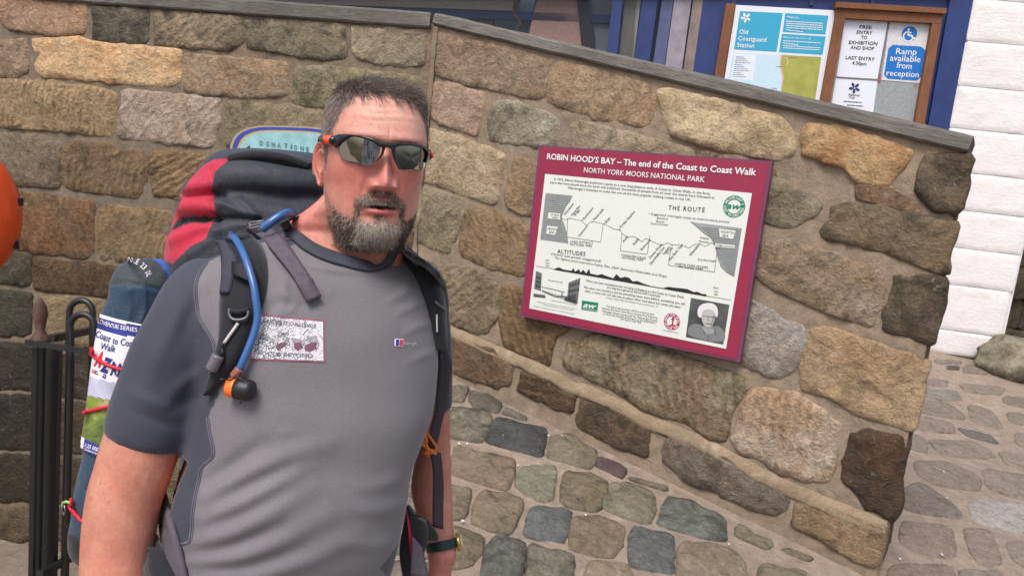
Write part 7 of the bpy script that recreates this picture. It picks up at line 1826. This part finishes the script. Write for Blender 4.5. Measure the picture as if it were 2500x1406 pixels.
# ------------------------------------------------------------------ wristwatch
wc = at(1079, 1330, 1.392); wd = (at(1080, 1372, 1.385) - at(1068, 1295, 1.40)).normalized()
wt = thing('wristwatch', wc, 'gold cased wristwatch on a dark green leather strap, on his left wrist', 'watch')
e1 = (rt - wd * rt.dot(wd)).normalized(); e2 = wd.cross(e1); rings = []
for t, o_ in ((-.0085, -.001), (-.0085, .0026), (-.005, .0032), (.005, .0032), (.0085, .0026), (.0085, -.001)):
    rings.append([wc + wd * t + (e1 * math.cos(a) + e2 * math.sin(a)) * (35.5 / FPX * 1.39 + o_) for a in np.linspace(0, 2 * math.pi, 37)[:-1]])
v, f = loft(rings, False, False); mk('watch_strap', v, f, plain('strap_green', (28, 52, 48), .45, .4, 0, .1, 80, .0006, 300), wt)
mb = MB()
cc = wc + e1 * (37 / FPX * 1.39 + .003)
v, f = lathe(cc - e1 * .004, cc + e1 * .006, ((0, .012), (.1, .0165), (.5, .0172), (.85, .0160), (1.0, .0135), (1.0, .001)), 24); mk('watch_case', v, f, plain('case_gold', (196, 160, 96), .25, .5, .9), wt)
v, f = lathe(cc + e1 * .0055, cc + e1 * .0068, ((0, .0134), (.5, .0134), (1, .001)), 24); mk('watch_dial', v, f, plain('dial_white', (224, 220, 210), .25), wt)

# ------------------------------------------------------------------ village across the dock, behind the viewer (seen in the lenses)
for i, (x, w, h) in enumerate(((-17, 7, 5.5), (-9.5, 6.5, 6.5), (-2.5, 6.5, 5.6), (4.5, 7, 6.2), (12, 7, 5.4))):
    y0 = -26 - (i % 2) * 1.5; zb = -3.6
    ct = thing('cottage', (x, y0, zb), ['whitewashed cottage with slate roof, furthest left across the dock', 'tall whitewashed cottage next to the furthest left one across the dock', 'whitewashed cottage in the middle of the row across the dock', 'whitewashed cottage right of the middle one across the dock', 'whitewashed cottage furthest right across the dock'][i], 'cottage', 'cottages across the dock')
    mb = MB(); mb.box((x, y0 - 3, zb + h / 2), (w / 2, 0, 0), (0, 3, 0), (0, 0, h / 2)); mb.build('wall', M_WHITE, ct)
    mb = MB(); mb.prism([(x - w / 2 - .2, y0 + .3, zb + h), (x - w / 2 - .2, y0 - 6.3, zb + h), (x - w / 2 - .2, y0 - 3, zb + h + 2.4)], (w + .4, 0, 0)); mb.build('roof', plain('slate_roof', (92, 88, 92), .8), ct)
    for wx in (-.3, 0, .3):
        for wz in (.30, .72):
            mb = MB(); mb.box((x + wx * w, y0 + .02, zb + wz * h), (.45, 0, 0), (0, .03, 0), (0, 0, .6)); mb.build('window', plain('window_dark', (40, 44, 50), .3), ct)
bt = thing('rowing_boat', (-1.6, -7.5, gz(-1.6, -7.5)), 'blue wooden boat drawn up on the dock behind the viewer', 'boat')
rings = []
for t, w, z0, z1 in ((-1.9, .05, .45, .95), (-1.5, .45, .22, .85), (-.6, .75, .1, .75), (.5, .78, .1, .72), (1.4, .62, .16, .76), (1.8, .5, .25, .8)):
    rings.append([Vector((-1.6 + t, -7.5 + s * w, gz(-1.6, -7.5) + z)) for s, z in ((-1, z1), (-.8, (z0 + z1) / 2), (0, z0), (.8, (z0 + z1) / 2), (1, z1), (.9, z1 - .05), (0, z0 + .12), (-.9, z1 - .05))])
v, f = loft(rings); mk('hull', v, f, plain('hull_blue', (44, 96, 170), .4), bt)
mb = MB()
for t in (-.8, .4): mb.box((-1.6 + t, -7.5, gz(-1.6, -7.5) + .6), (.12, 0, 0), (0, .62, 0), (0, 0, .02))
mb.build('thwart', plain('thwart_wood', (150, 120, 84), .7), bt)
